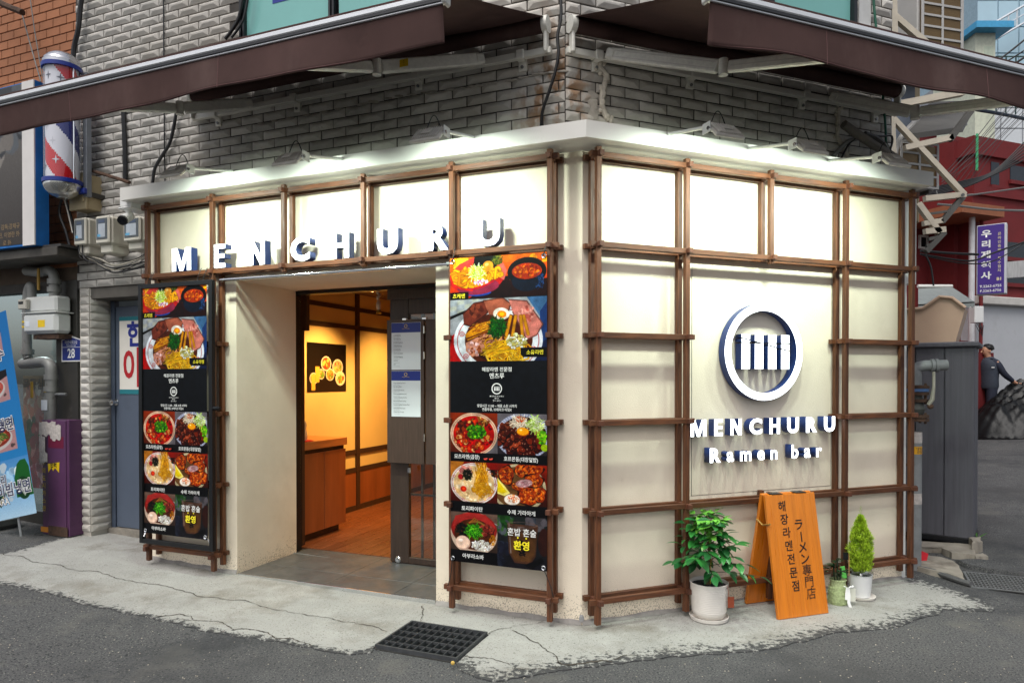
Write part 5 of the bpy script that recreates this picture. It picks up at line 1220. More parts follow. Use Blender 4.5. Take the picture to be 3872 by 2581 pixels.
# bell ornament hanging inside the header
bo = thing('hanging_bell', 'white knotted rope ornament with a small brass bell in the doorway', 'ornament', PA(*fa(1432, 1090, -.95), -.95), RZA)
z = fa(1432, 1090, -.95)[1] - fa(1432, 1185, -.95)[1]
MB().tube([(.012 * math.sin(i * 1.2), .012 * math.cos(i * 1.2), -z * .45 * i / 10) for i in range(11)], .013, 7).build('rope', mat('white_rope', lin((206, 190, 170)), .8), bo, smooth=True)
MB().lathe([(0, 0), (.02, -.03), (.024, -.07), (.012, -.11), (0, -.12)], 12, Matrix.Translation((0, 0, -z * .43))).build('gourd', mat('pale_gourd', lin((214, 186, 160)), .5), bo, smooth=True)
MB().lathe([(.003, .04), (.006, 0), (.018, -.008), (.024, -.035), (.026, -.04), (0, -.036)], 14, Matrix.Translation((0, 0, -z + .04))).build('bell', mat('brass', lin((176, 138, 60)), .35, .8), bo, smooth=True)
# warm ceiling spotlights of the room
def warm_spot(label, s, d, target, W, ang):
    t = thing('ceiling_spotlight', label, 'spotlight', PA(s, 2.6, d), RZA)
    MB().cyl((0, 0, 0), (0, 0, -.02), .03, n=14).cyl((0, 0, -.02), (0, 0, -.10), .022, n=14).build('housing', M_BLACK, t)
    MB().cyl((0, 0, -.1005), (0, 0, -.103), .019, n=14).build('bulb', mat('warm_bulb', (1, .8, .5), .4, var=0, emit=(1.0, .62, .24), es=12), t)
    ld = bpy.data.lights.new('spot', 'SPOT'); ld.energy = W; ld.color = (1.0, .54, .16); ld.spot_size = R(ang); ld.spot_blend = .9; ld.shadow_soft_size = .05
    lo = bpy.data.objects.new('spot', ld); COL.objects.link(lo); lo.parent = t
    pos = PA(s, 2.6, d); dirv = (target - pos); lo.location = (0, 0, -.11)
    lo.rotation_euler = (Matrix.Rotation(-RZA, 3, 'Z') @ dirv).to_track_quat('-Z', 'Y').to_euler()
warm_spot('small black ceiling spotlight warming the inner wall by the counter', 2.75, -1.75, PA(SW, 1.25, -1.9), ROOM_W * 2.6, 85)
warm_spot('small black ceiling spotlight deeper inside the shop', 2.6, -2.9, PA(SW, .9, -3.1), ROOM_W * 2.0, 95)
warm_spot('small black ceiling spotlight over the right part of the room', 1.7, -2.2, PA(1.7, 0, -2.2), ROOM_W * 2.2, 110)
# ================================================================ plants and the sandwich board
def leaf_mesh(L, W, m, fold=.25, droop=.2, n=5, name='leaf'):
    """pointed leaf along +x, folded along the midrib"""
    vs = []; fs = []
    for i in range(n + 1):
        t = i / n; w = W * math.sin(math.pi * min(1, t * .96 + .02)) ** .8 * (1 - .25 * t); x = L * t; z = -droop * L * t * t
        vs += [(x, -w / 2, z + fold * w / 2), (x, 0, z), (x, w / 2, z + fold * w / 2)]
    for i in range(n): a = 3 * i; fs += [(a, a + 1, a + 4, a + 3), (a + 1, a + 2, a + 5, a + 4)]
    return MB().add(vs, fs).mesh(name, m, True, 60)
def leaf_mat(name, c, rough=.32):
    m = mat(name, c, rough, var=.22, vs=18, rnd=.28, spec=.5); b = m.node_tree.nodes['Principled BSDF']
    b.inputs['Subsurface Weight'].default_value = 0.0; return m
def aim(o, p, d, roll=0.0, sc=1.0):
    q = d.to_track_quat('X', 'Z'); o.matrix_local = Matrix.Translation(p) @ q.to_matrix().to_4x4() @ Matrix.Rotation(roll, 4, 'X') @ Matrix.Scale(sc, 4)
lr = random.Random(21)
p = gnd(2680.6, 2341); pt = thing('potted_plant', 'leafy green plant in a ribbed white pot with a brown tag beside the sandwich board', 'potted plant', (p.x, p.y, p.z + .0065))
M_POT = mat('white_ceramic', lin((226, 220, 212)), .38, var=.03, vs=4)
prof = [(.085, .018), (.100, .024), (.108, .05)]
for i in range(30): z = .058 + i * .0058; prof += [(.1105 + .011 * i / 30 + (.0016 if i % 2 else 0), z), (.1105 + .011 * i / 30 + (.0016 if i % 2 else 0), z + .0026)]
prof += [(.124, .240), (.1255, .246), (.121, .249), (.116, .243), (.114, .222)]
MB().lathe(prof, 44).build('pot', M_POT, pt, smooth=True, ang=60)
MB().lathe([(.10, 0), (.122, .006), (.128, .028), (.124, .029), (.118, .014), (.0, .012)], 40).build('saucer', M_POT, pt, smooth=True)
mb = MB().cyl((0, 0, .2), (0, 0, .226), .1145, n=28); M_SOIL = mat('black_gravel', lin((36, 36, 40)), .7, var=.5, vs=90, bump=1.0, bs=120)
mb.build('soil', M_SOIL, pt)
for x, y, r_ in ((.02, -.085, .026), (-.035, -.095, .02), (.07, -.07, .03), (-.07, -.06, .02)): MB().ell((x, y, .228), (r_, r_ * .7, r_ * .4), 10, 6).build('pebble', mat('dark_pebble', lin((64, 52, 46)), .4, var=.3), pt, smooth=True)
mb = MB()
for k in range(160): a, q = lr.uniform(0, 6.28), lr.uniform(0, .108); mb.ell((q * math.cos(a), q * math.sin(a), .227), lr.uniform(.003, .006), 5, 3)
mb.build('gravel', M_SOIL, pt, kind='stuff')
tg = box('tag', mat('brown_leather', lin((140, 62, 34)), .6), pt, .085, .129, -.098, -.0955, .10, .172, .002); tg.rotation_euler = (0, 0, R(8))
MB().tube([(.10, -.097, .172), (.098, -.095, .21), (.092, -.085, .246)], .0016, 5).build('tag_string', MATS['brown_leather'], pt)
M_BARK = mat('plant_bark', lin((96, 80, 52)), .8, var=.3, vs=20)
trunk = [Vector((-.005, 0, .21)), Vector((-.008, .004, .30)), Vector((.004, 0, .40)), Vector((.0, .008, .52)), Vector((-.01, .004, .62))]
MB().tube(catm(trunk, 5), [.013 - .0004 * i for i in range(21)], 8).build('stem', M_BARK, pt, smooth=True)
MB().tube([(.012, .004, .21), (.006, .003, .30), (.012, 0, .40)], .004, 6).build('support_cane', mat('yellow_cane', lin((196, 176, 60)), .6), pt)
LM = [leaf_mesh(.096, .056, leaf_mat('plant_leaf_%s' % n, c)) for n, c in (('dark', lin((34, 96, 46))), ('mid', lin((50, 126, 54))), ('light', lin((100, 168, 60))))]
nl = 0; tw = MB()
for k in range(41):
    az = k * 2.399 + lr.uniform(-.3, .3); f = k / 40; z0 = .31 + .34 * f; el = R(lr.uniform(5, 35) + 30 * f)
    L = lr.uniform(.16, .27) * (1.12 - .50 * f) * (1.25 if k % 7 == 0 else 1); b0 = Vector((0, 0, z0)); d = Vector((math.cos(az) * math.cos(el), math.sin(az) * math.cos(el), math.sin(el)))
    pts = [b0 + d * L * t + Vector((0, 0, -.05 * t * t)) for t in (0, .33, .66, 1)]; tw.tube(pts, [.0028, .0022, .0016, .001], 5)
    side = d.cross(Vector((0, 0, 1))).normalized()
    for t in (.38, .58, .78, .97):
        base = b0 + d * L * t + Vector((0, 0, -.05 * t * t))
        for sg_ in ((-1, 1) if t < .95 else (0, )):
            dv_ = (d * lr.uniform(.35, .8) + side * sg_ * lr.uniform(.6, 1.0) + Vector((0, 0, lr.uniform(-.9, -.25)))).normalized()
            if sg_ == 0: dv_ = (d + Vector((0, 0, -.5))).normalized()
            m = LM[2] if (f > .72 and lr.random() < .75) else (LM[1] if lr.random() < .5 else LM[0])
            o = link('leaf', m, pt); aim(o, base, dv_, lr.uniform(-.5, .5), lr.uniform(.65, 1.1)); nl += 1
for k in range(10):
    az = lr.uniform(0, 6.28); q = lr.uniform(0, .11); base = Vector((q * math.cos(az), q * math.sin(az), lr.uniform(.58, .72) - q * .6)); o = link('leaf', LM[2 if lr.random() < .6 else 1], pt)
    aim(o, base, Vector((math.cos(az), math.sin(az), lr.uniform(-.6, .3))).normalized(), lr.uniform(-.4, .4), lr.uniform(.6, 1.0))
tw.build('twigs', M_BARK, pt, kind='stuff')
# ---------------------------------------------------------------- cypress in a white pot
p = gnd(3252.9, 2261); cy = thing('potted_cypress', 'bright lime-green little cypress in a plastic-wrapped white pot', 'potted plant', (p.x, p.y, p.z + .0065))
prof = [(.055, .012), (.066, .016), (.070, .05), (.074, .10), (.079, .165), (.080, .172), (.076, .173), (.072, .15)]
MB().lathe(prof, 36).build('pot', mat('wrapped_white_pot', lin((222, 222, 222)), .16, var=.03, vs=5, bump=.5, bs=24, st=(1, 1, 2.2)), cy, smooth=True)
MB().lathe([(.07, 0), (.094, .004), (.102, .022), (.098, .023), (.09, .012), (0, .01)], 36).build('saucer', M_POT, cy, smooth=True)
MB().cyl((0, 0, .13), (0, 0, .155), .074, n=24).build('soil', M_SOIL, cy)
mb = MB(); ph = [lr.uniform(0, 6) for _ in range(3)]
vs = [];
for i in range(48):
    a = 2 * math.pi * i / 48
    for r_, z in ((.0815, .168), (.088 + .004 * math.sin(5 * a), .185 + .006 * math.sin(7 * a)), (.078 + .006 * math.sin(9 * a), .203 + .012 * math.sin(4 * a + 1)), (.062, .195 + .01 * math.sin(6 * a))): vs.append((r_ * math.cos(a), r_ * math.sin(a), z))
fs = [(4 * i + j, 4 * ((i + 1) % 48) + j, 4 * ((i + 1) % 48) + j + 1, 4 * i + j + 1) for i in range(48) for j in range(3)]
MB().add(vs, fs).build('plastic_wrap', glass('clear_wrap', (.96, .97, .97), .15, .5), cy, smooth=True)
MB().tube([(0, 0, .15), (.003, 0, .3), (0, 0, .5)], [.006, .005, .002], 6).build('stem', M_BARK, cy)
mb = MB(); M_CYP = mat('lime_foliage', lin((176, 204, 52)), .6, var=.3, vs=30, layers=((14, lin((96, 140, 30)), .52, .75),))
for k in range(5200):
    t = lr.random() ** .9; z = .185 + .40 * t; rmax = (.076 + .010 * math.sin(z * 55 + 2.0) * .6) * (math.sin(math.pi * min(1, (.16 + t * .86))) ** .75) * (1 - .25 * t) + .004
    a = lr.uniform(0, 6.283); q = rmax * (1 + .13 * math.sin(a * 5 + z * 40) + .08 * math.sin(a * 9 - z * 70)) * math.sqrt(lr.uniform(.2, 1.12)); c = Vector((q * math.cos(a), q * math.sin(a), z)); d = Vector((math.cos(a) * .55, math.sin(a) * .55, 1.0 + lr.uniform(-.3, .3))).normalized()
    w = d.cross(Vector((lr.uniform(-1, 1), lr.uniform(-1, 1), .2))).normalized()
    for j in range(3):
        L = lr.uniform(.014, .032); dd = (d + w * (j - 1) * .7).normalized(); s_ = dd.cross(w).normalized() * .0022; mb.add([c, c + dd * L * .5 + s_, c + dd * L, c + dd * L * .5 - s_], [(0, 1, 2, 3)])
for k in range(3): 
    for i in range(14): c = Vector((.004 * (k - 1), 0, .575 + .006 * i)); a = lr.uniform(0, 6.28); d = Vector((math.cos(a) * .5, math.sin(a) * .5, .9)); s_ = d.orthogonal().normalized() * .0018; mb.add([c, c + d * .01 + s_, c + d * .02, c + d * .01 - s_], [(0, 1, 2, 3)])
mb.build('foliage', M_CYP, cy, kind='stuff')
gl = box('plant_label', mat('green_plastic', lin((96, 190, 84)), .4), cy, -.105, -.070, -.012, -.010, .165, .255, .002); gl.rotation_euler = (0, R(-12), 0)
box('care_card', M_BLACK, cy, -.125, -.062, .002, .004, .275, .33); box('card_stick', mat('bamboo', lin((190, 150, 96)), .6), cy, -.086, -.080, -.002, .002, .16, .33)
# ---------------------------------------------------------------- small plant in a fluffy green pot with ribbon
p = gnd(3168, 2283); sp_t = thing('small_potted_plant', 'little dark-leaved plant in a fuzzy pale-green pot tied with a white ribbon', 'potted plant', (p.x, p.y, p.z + .0065))
MB().lathe([(.055, 0), (.064, .02), (.06, .09), (.052, .125), (.05, .16), (.056, .172), (.052, .174), (.045, .165)], 26).build('pot', mat('fuzzy_green_wrap', lin((176, 190, 140)), .95, var=.3, vs=60, bump=1.0, bs=90), sp_t, smooth=True)
mb = MB()
for k in range(1400):
    a = lr.uniform(0, 6.283); z = lr.uniform(.0, .125); r_ = .058 if z < .1 else .054; c = Vector((r_ * math.cos(a), r_ * math.sin(a), z)); d = Vector((math.cos(a), math.sin(a), lr.uniform(-.8, .8))).normalized(); s_ = d.orthogonal().normalized() * .0015; mb.add([c - s_, c + s_, c + d * lr.uniform(.008, .016)], [(0, 1, 2)])
mb.build('fuzz', MATS['fuzzy_green_wrap'], sp_t, kind='stuff')
MB().cyl((0, 0, .15), (0, 0, .163), .047, n=20).build('soil', mat('pale_gravel', lin((150, 136, 120)), .9, var=.4, vs=60), sp_t)
ZL = leaf_mesh(.070, .036, leaf_mat('dark_glossy_leaf', lin((24, 62, 34)), .22))
for k in range(22):
    st_i = k % 3; x = (-.045, .01, -.02)[st_i]; zt_ = (.27, .26, .32)[st_i]; az = k * 2.4
    o = link('leaf', ZL, sp_t); aim(o, Vector((x, 0, zt_ - .012 * (k // 3))), Vector((math.cos(az), math.sin(az), lr.uniform(-.1, .7))).normalized(), 0, lr.uniform(.8, 1.15))
for x, z in ((-.03, .27), (.02, .25), (-.005, .32)): MB().tube([(x * .6, 0, .155), (x, 0, .2), (x, 0, z)], .006, 6).build('stem', mat('green_stem', lin((50, 66, 40)), .6), sp_t)
M_RIB = mat('white_satin', lin((236, 236, 234)), .35, var=.02)
def ribbon(pts, w, name='ribbon'):
    vs = []; fs = []
    for i, q in enumerate(pts): vs += [(q[0] - w / 2, q[1], q[2]), (q[0] + w / 2, q[1] - .003, q[2])]
    return MB().add(vs, [(2 * i, 2 * i + 1, 2 * i + 3, 2 * i + 2) for i in range(len(pts) - 1)]).build(name, M_RIB, sp_t, smooth=True)
ribbon([(.04, -.062, .13), (.042, -.072, .08), (.038, -.078, .03), (.05, -.082, -.006)], .02); ribbon([(.035, -.062, .13), (.025, -.07, .09), (.022, -.074, .05)], .016)
for sgn_, top in ((-1, .168), (1, .172)):
    pts = [(.04 + sgn_ * .030 * math.sin(a / 2), -.068 - .01 * math.sin(a), .132 + (top - .155) * (1 - math.cos(a)) / 2) for a in np.linspace(0, 6.0, 12)]; ribbon(pts, .009, 'bow')
box('gift_tag', mat('cream_card', lin((214, 214, 200)), .7), sp_t, .062, .10, -.05, -.048, .03, .12)
# ---------------------------------------------------------------- A-frame board
bl, brr = gnd(2904 + 100 / 2.4308, 1936 + 1000 / 2.4308), gnd(2904 + 560 / 2.4308, 1936 + 935 / 2.4308)
dv_ = (brr - bl); wAF = .415; rzf = math.atan2(dv_.y, dv_.x)
af = thing('sandwich_board', 'orange wooden A-frame board with black hand-painted lettering before the right-hand wall', 'sandwich board', (bl.x, bl.y, bl.z + .0025), rzf)
M_OR = mat('orange_varnished_wood', lin((214, 122, 28)), .30, var=.14, vs=5, st=(5, 5, .3), coat=.3, layers=((16, lin((184, 92, 18)), .5, .8, (6, 6, .25)),), rv=.06)
HAF, SP = .80, .33
def leg_panel(name, y_foot, y_top, m):
    a = math.atan2(y_top - y_foot, HAF); Lp = HAF / math.cos(a); o = MB().box(0, wAF, 0, .026, 0, Lp, .003).build(name, m, af); o.location = (0, y_foot, .006); o.rotation_euler = (-a, 0, 0); return o, Lp
fp, Lp = leg_panel('front_panel', 0.0, SP / 2 - .028, M_OR); bp_, _ = leg_panel('back_panel', SP, SP / 2 + .004, M_OR)
for x in (.10, .30): MB().box(x - .045, x + .045, SP / 2 - .03, SP / 2 + .032, HAF + .006, HAF + .012, .002).build('hinge', M_BLACK, af)
MB().tube([(-.002, .085, .62), (-.002, .16, .60), (-.002, .22, .63)], .006, 6).build('brass_stay', mat('brass_stay', lin((190, 150, 80)), .4, .7), af)
M_PAINTK = mat('black_brush_paint', lin((24, 22, 22)), .4, var=.05)
def vtext(body, x0, z0, x1, z1, size, rot=()):
    n = len(body)
    for i, ch in enumerate(body):
        f = i / (n - 1); o = text(ch, size, M_PAINTK, fp, x0 + (x1 - x0) * f, -.0015, z0 + (z1 - z0) * f, bold=.002 if ch in '專門店' else .014, shear=.06, name='painted_character')
        if ch == 'ー': o.rotation_euler = (0, R(90), 0)
vtext('해장라멘전문점', .125, Lp - .085, .165, Lp - .615, .075); vtext('ラーメン專門店', .245, Lp - .215, .285, Lp - .675, .082)
# ================================================================ neighbouring building on the left
nb = thing('neighbour_building', 'orange brick neighbour with a glazed shopfront beside the grey tiled pilaster', 'building', PA(0, 0, 0), RZA)
M_BRICK = mat('orange_brick', lin((156, 100, 66)), .75, var=.12, vs=6, rnd=.12, bump=.25, bs=80, layers=((7, lin((112, 74, 52)), .58, .85),))
NBD = -.34
bw = box('brick_wall', mat('brick_mortar', lin((96, 82, 70)), .95, var=.2), nb, -7.6, -5.10, -NBD, -NBD + .3, 2.55, 5.6)
BWd, BHt = .196, .088
bm = MB().box(-BWd / 2 + .004, BWd / 2 - .004, -.012, .002, -BHt / 2 + .004, BHt / 2 - .004, .003).mesh('brick', M_BRICK); bh_ = MB().box(-BWd / 4 + .004, BWd / 4 - .004, -.012, .002, -BHt / 2 + .004, BHt / 2 - .004, .003).mesh('brick', M_BRICK)
for j in range(34):
    z = 2.6 + BHt * (j + .5)
    for i in range(0, 8):
        x = -5.11 - BWd * (i + .5 + (.5 if j % 2 else 0)); U, V, _ = proj(PA(-x, z, NBD))
        if j % 2 and i == 0: link('brick', bh_, bw, (-5.11 - BWd / 4, -NBD, z))
        if -70 < U < 330 and -40 < V < 1000: link('brick', bm, bw, (x, -NBD, z))
M_DKALU = mat('dark_anodised', lin((72, 70, 66)), .45, .4, var=.15, vs=5, layers=((6, lin((110, 104, 96)), .6, .85),))
s300, s255, s215 = fa(300, 1500, NBD)[0], fa(258, 1500, NBD)[0], fa(215, 1500, NBD)[0]
box('column', M_DKALU, nb, -s255 + .004, -s300, -NBD - .02, -NBD + .10, -.05, 2.56, .004); box('column', M_DKALU, nb, -s215, -s255 - .004, -NBD - .006, -NBD + .10, -.05, 2.56, .004)
M_GLASS2 = glass('shop_glass', (.80, .86, .86), .03, .45)
box('shop_window', M_GLASS2, nb, -7.4, -s215 - .003, -NBD + .05, -NBD + .056, .25, 2.47); box('window_base', M_DKALU, nb, -7.4, -s215 - .003, -NBD + .02, -NBD + .08, -.05, .25)
hbm = fa(100, 985, NBD + .3)[1]
box('shop_header', mat('grimy_header', lin((66, 62, 58)), .8, var=.2), nb, -7.4, -s215, -NBD - .02, -NBD + .1, 2.47, 2.56)
# inside of that shop
box('shop_back_wall', mat('pale_blue_wall', lin((146, 158, 164)), .8, var=.1), nb, -7.6, -5.1, 2.2, 2.3, 0, 3.0); box('shop_side_wall', MATS['pale_blue_wall'], nb, -5.12, -5.04, .50, 2.2, 0, 3.0)
box('shop_ceiling', mat('shop_ceiling', lin((180, 186, 188)), .8), nb, -7.6, -5.1, -NBD + .1, 2.3, 3.0, 3.05); box('shop_floor', mat('shop_floor', lin((90, 86, 80)), .6), nb, -7.6, -5.1, -NBD + .1, 2.3, -.02, .06)
tb = thing('fluorescent_tube', 'lit white fluorescent tube seen through the neighbour shop glass', 'lamp', PA(*fa(130, 1066, -.9), -.9), RZA)
MB().cyl((-.35, 0, 0), (.30, 0, 0), .016, n=10).build('tube', mat('lit_tube', (.95, 1, 1), .4, var=0, emit=(.9, 1.0, 1.0), es=5), tb); box('batten', M_WHITE, tb, -.36, .31, -.03, .03, .018, .05)
ld = bpy.data.lights.new('tube_light', 'AREA'); ld.shape = 'RECTANGLE'; ld.size = .6; ld.size_y = .04; ld.energy = TUBE_W; ld.color = (.9, 1, 1)
lo = bpy.data.objects.new('tube_light', ld); COL.objects.link(lo); lo.parent = tb; lo.location = (0, 0, -.03)
# food poster inside the window
P = Paint(60, 110); P.grad(0, 0, 1, 2, (150, 120, 96), (120, 40, 34), .08); P.blobs(.5, .5, .5, .3, [(190, 150, 120), (206, 120, 90), (226, 206, 190)], 60, .05, .12); P.blobs(.35, 1.0, .25, .3, [(40, 90, 36), (70, 120, 50), (24, 60, 24)], 70, .04, .09); P.blobs(.7, 1.2, .4, .6, [(190, 50, 44), (220, 120, 110), (150, 30, 30)], 60, .06, .14); P.blobs(.4, 1.65, .4, .2, [(170, 40, 60), (220, 150, 160)], 40, .05, .12)
s0, z1 = fa(105, 1420, NBD - .03); s1, z0 = fa(172, 1850, NBD - .03)
fp2 = thing('window_poster', 'faded meat photo poster behind the neighbour shop glass', 'poster', PA(s0 + .12, z0, NBD - .06), RZA); link('print', raster_mesh('print', P.result(), s0 - s1 + .16, z1 - z0, attr_mat('poster_print', .5)), fp2)
text('목등심', .12, mat('dark_grey_ink', lin((52, 50, 52)), .6, var=0), fp2, (s0 - s1) * .62, -.004, (z1 - z0) * .92, bold=.02)
# lean-to canopy edge and pipes over the window
cn = thing('window_canopy', 'dark grimy metal canopy edge over the neighbour shop window', 'canopy', PA(0, 0, 0), RZA)
sc0, hc0 = fa(235, 955, .0); 
box('edge_box', mat('grimy_metal', lin((84, 80, 74)), .6, .3, var=.3, vs=6), cn, -7.4, -sc0, -.05, -NBD - .03, hc0 - .03, hc0 + .05, .006)
box('roof_sheet', mat('grimy_sheet', lin((58, 56, 54)), .7, var=.3), cn, -7.4, -sc0 + .04, -.04, -NBD - .022, hc0 + .052, hc0 + .075)
# ---------------------------------------------------------------- film poster light box
s1_, hb_ = fa(92, 930, .10); s2_ = fa(136, 930, .10)[0]
sb = thing('poster_lightbox', 'old film poster light box with white frame and blue side at the left edge', 'sign', PA(0, 0, 0), RZA)
hT = fa(100, 455, .10)[1]
box('body', mat('blue_sheet_metal', lin((24, 106, 180)), .6, var=.15, vs=8, layers=((30, lin((150, 160, 170)), .72, .78),)), sb, -7.4, -s2_, -.10, .02, hb_, hT + .35)
box('frame_upright', mat('white_enamel', lin((214, 210, 206)), .5, var=.05, layers=((14, lin((150, 120, 96)), .72, .8),)), sb, -s1_ - .004, -s2_ - .001, -.112, -.098, hb_, hT + .35)
P = Paint(70, 90); P.grad(0, 0, 1, 1.3, (112, 108, 104), (58, 54, 52), .05); P.blobs(.75, .25, .25, .3, [(84, 88, 92), (130, 124, 118), (60, 62, 66)], 30, .06, .16); P.blobs(.3, .5, .3, .4, [(96, 92, 88), (130, 122, 112)], 30, .06, .16)
link('poster', raster_mesh('poster', P.result(), 1.0, hT + .34 - hb_ - .02, attr_mat('film_print', .3)), sb, (-s1_ - 1.005, -.104, hb_ + .02))
for i, tt in enumerate(('감독:강제규', '오주, 공형진, 이영란 外', '로 外')): text(tt, .056, mat('old_gold_ink', lin((150, 126, 90)), .6, var=0), sb, -s1_ - .03 - (0.14 if i == 2 else .02), -.107, hb_ + .19 - i * .075, align='RIGHT')
# ---------------------------------------------------------------- barber pole
cU = 238; dP = .02; sP, hP1 = fa(cU, 735, dP); _, hP0 = fa(cU, 205, dP); sc_ = 1.0
bpz = fa(250, 690, dP)[1]; tpz = fa(235, 262, dP)[1]; rP = .152
bp = thing('barber_pole', 'barber pole with red white and blue spiral hanging before the orange brick', 'barber pole', PA(sP, hP1, dP), RZA)
zb, zt = bpz - hP1, tpz - hP1
def spiral_mesh(r_, z0, z1, n=64, m=120):
    vs = []; fs = []
    for j in range(m + 1):
        for i in range(n): a = 2 * math.pi * i / n; vs.append((r_ * math.cos(a), r_ * math.sin(a), z0 + (z1 - z0) * j / m))
    fs = [(j * n + i, j * n + (i + 1) % n, (j + 1) * n + (i + 1) % n, (j + 1) * n + i) for j in range(m) for i in range(n)]
    me = MB().add(vs, fs).mesh('spiral', None, True, 80); cm = me.color_attributes.new('Print', 'FLOAT_COLOR', 'CORNER'); cols = np.ones((len(fs), 4, 4), np.float32)
    W_c, R_c, B_c = lin((222, 222, 228)), lin((200, 28, 36)), lin((36, 40, 116))
    for k in range(len(fs)):
        j, i = divmod(k, n); u = (i / n + (j / m) * (z1 - z0) / (2 * math.pi * r_) * .85 + .15) % 1.0
        cols[k, :, :3] = R_c if u < .22 else (W_c if u < .48 else (B_c if u < .70 else W_c))
    cm.data.foreach_set('color', cols.ravel()); return me
spm = spiral_mesh(rP * .86, zb, zt); spm.materials.append(attr_mat('spiral_print', .35)); spl = link('spiral_drum', spm, bp)
star = [(.0, 1), (.18, .18), (1, 0), (.18, -.18), (0, -1), (-.18, -.18), (-1, 0), (-.18, .18)]
M_ST1 = mat('silver_star', lin((200, 200, 206)), .3, .3, var=0); M_ST2 = mat('dark_star', lin((84, 84, 96)), .3, .2, var=0)
for a_, z_, m_ in ((-.7, .88, M_ST2), (-1.5, .74, M_ST1), (-2.0, .62, M_ST2), (-1.0, .53, M_ST2), (-1.7, .46, M_ST1), (-2.2, .36, M_ST2), (-1.2, .33, M_ST1), (-1.9, .12, M_ST2), (-1.0, .17, M_ST1), (-1.5, .90, M_ST2)):
    th_ = a_; cx, cyy = rP * .875 * math.cos(th_), rP * .875 * math.sin(th_); tx, ty = -math.sin(th_), math.cos(th_); zc = zb + (zt - zb) * z_
    vs = [(cx + tx * p * .034 * -1, cyy + ty * p * .034 * -1, zc + q * .042) for p, q in star]; MB().add(vs, [tuple(range(8))]).build('star', m_, spl)
MB().cyl((0, 0, zb), (0, 0, zt), rP * .97, n=40, caps=False).build('glass_tube', glass('pole_acrylic', (.97, .97, .98), .04, .15), bp, smooth=True)
M_BLUEB = mat('blue_band', lin((20, 44, 130)), .35, var=.05)
for z_ in (zb, zt): MB().lathe([(rP * .98, -.02), (rP * 1.06, -.018), (rP * 1.06, .018), (rP * .98, .02)], 40, Matrix.Translation((0, 0, z_)), closed=True).build('band', M_BLUEB, bp, smooth=True)
dome = [(rP * 1.0, .02)] + [(rP * math.cos(t) * (1.0 + .03 * (k % 2)), .02 + rP * .85 * math.sin(t)) for k, t in enumerate(np.linspace(.1, 1.5, 14))] + [(0, .02 + rP * .87)]
MB().lathe(dome, 40, Matrix.Translation((0, 0, zt))).build('dome_cap', mat('ribbed_alloy', lin((200, 200, 204)), .2, .9, var=.05), bp, smooth=True)
dm2 = [(rP * 1.0, -.02)] + [(rP * math.cos(t) * (1.0 + .02 * (k % 2)), -.02 - rP * .8 * math.sin(t)) for k, t in enumerate(np.linspace(.05, 1.2, 12))] + [(rP * .3, -.02 - rP * .80), (0, -.02 - rP * .8)]
MB().lathe(dm2, 32, Matrix.Translation((0, 0, zb))).build('glass_bowl', mat('ribbed_clear_glass', lin((190, 190, 184)), .08, .35, var=.1, vs=12, trans=.55), bp, smooth=True)
for x_ in (-.98, .98): MB().cyl((rP * x_, 0, zb), (rP * x_, 0, zt), .006, n=8).build('rod', M_CHROME, bp)
# mast and clamps carrying the pole
sm_, hm0 = fa(327, 745, -.1); hm1 = fa(327, 400, -.1)[1]
box('mast', mat('grey_mast', lin((122, 126, 132)), .5, .3), bp, sP - sm_ - .025, sP - sm_ + .025, dP + .085, dP + .135, hm0 - hP1, hm1 - hP1 + .3, .003); box('clamp', M_BLUEB, bp, sP - sm_ - .075, sP - sm_ + .035, dP + .05, dP + .086, zb - .09, zb - .04, .006)
box('wall_strut', M_DKALU, bp, sP - sm_ - .02, sP - sm_ + .02, dP + .135, dP + .40, zb - .10, zb - .06)
cable('thin white pull cord slanting below the barber pole', [PA(*fa(u, v, -.05), -.05) for u, v in ((243, 752), (256, 800), (268, 850), (274, 880))], .005, mat('white_cord', lin((200, 196, 186)), .7), 'cord')
cable('rusty angle bracket bar at the top left of the orange brick', [PA(*fa(u, v, -.1), -.1) for u, v in ((-60, -20), (20, 22), (85, 48))], .03, M_RUST, 'bracket_bar')
cable('left stay wire slanting down the orange brick', [PA(*fa(u, v, -.2), -.2) for u, v in ((85, 60), (115, 170), (155, 310))], .006, M_GCABLE, 'stay_wire')
cable('right stay wire slanting down the orange brick', [PA(*fa(u, v, -.2), -.2) for u, v in ((112, -20), (130, 110), (160, 290))], .005, M_GCABLE, 'stay_wire')
cable('dark angle-iron bracket sticking out over the meters', [PA(*fa(u, v, UA + .1), UA + .1) for u, v in ((345, 645), (420, 668), (490, 690))], .016, M_RUST, 'bracket_bar')
# ---------------------------------------------------------------- beige junction box
s0, z0 = fa(268, 795, UA + .16); s1, z1 = fa(345, 690, UA + .16)
jb = thing('junction_box', 'beige steel junction box on the tiles right of the barber pole', 'junction box', PA(s0, z0, UA), RZA); M_BEIGE = mat('beige_enamel', lin((176, 160, 126)), .55, var=.12, vs=5, layers=((9, lin((120, 104, 80)), .62, .85),))
wj = .21; hj = .32
box('case', M_BEIGE, jb, 0, wj, -.15, -.002, 0, hj, .006); box('lid', M_BEIGE, jb, -.008, wj + .008, -.172, -.151, -.008, hj + .008, .006)
for z_ in (.06, hj - .1): box('hasp', M_BEIGE, jb, wj - .03, wj - .008, -.186, -.172, z_, z_ + .06, .003)
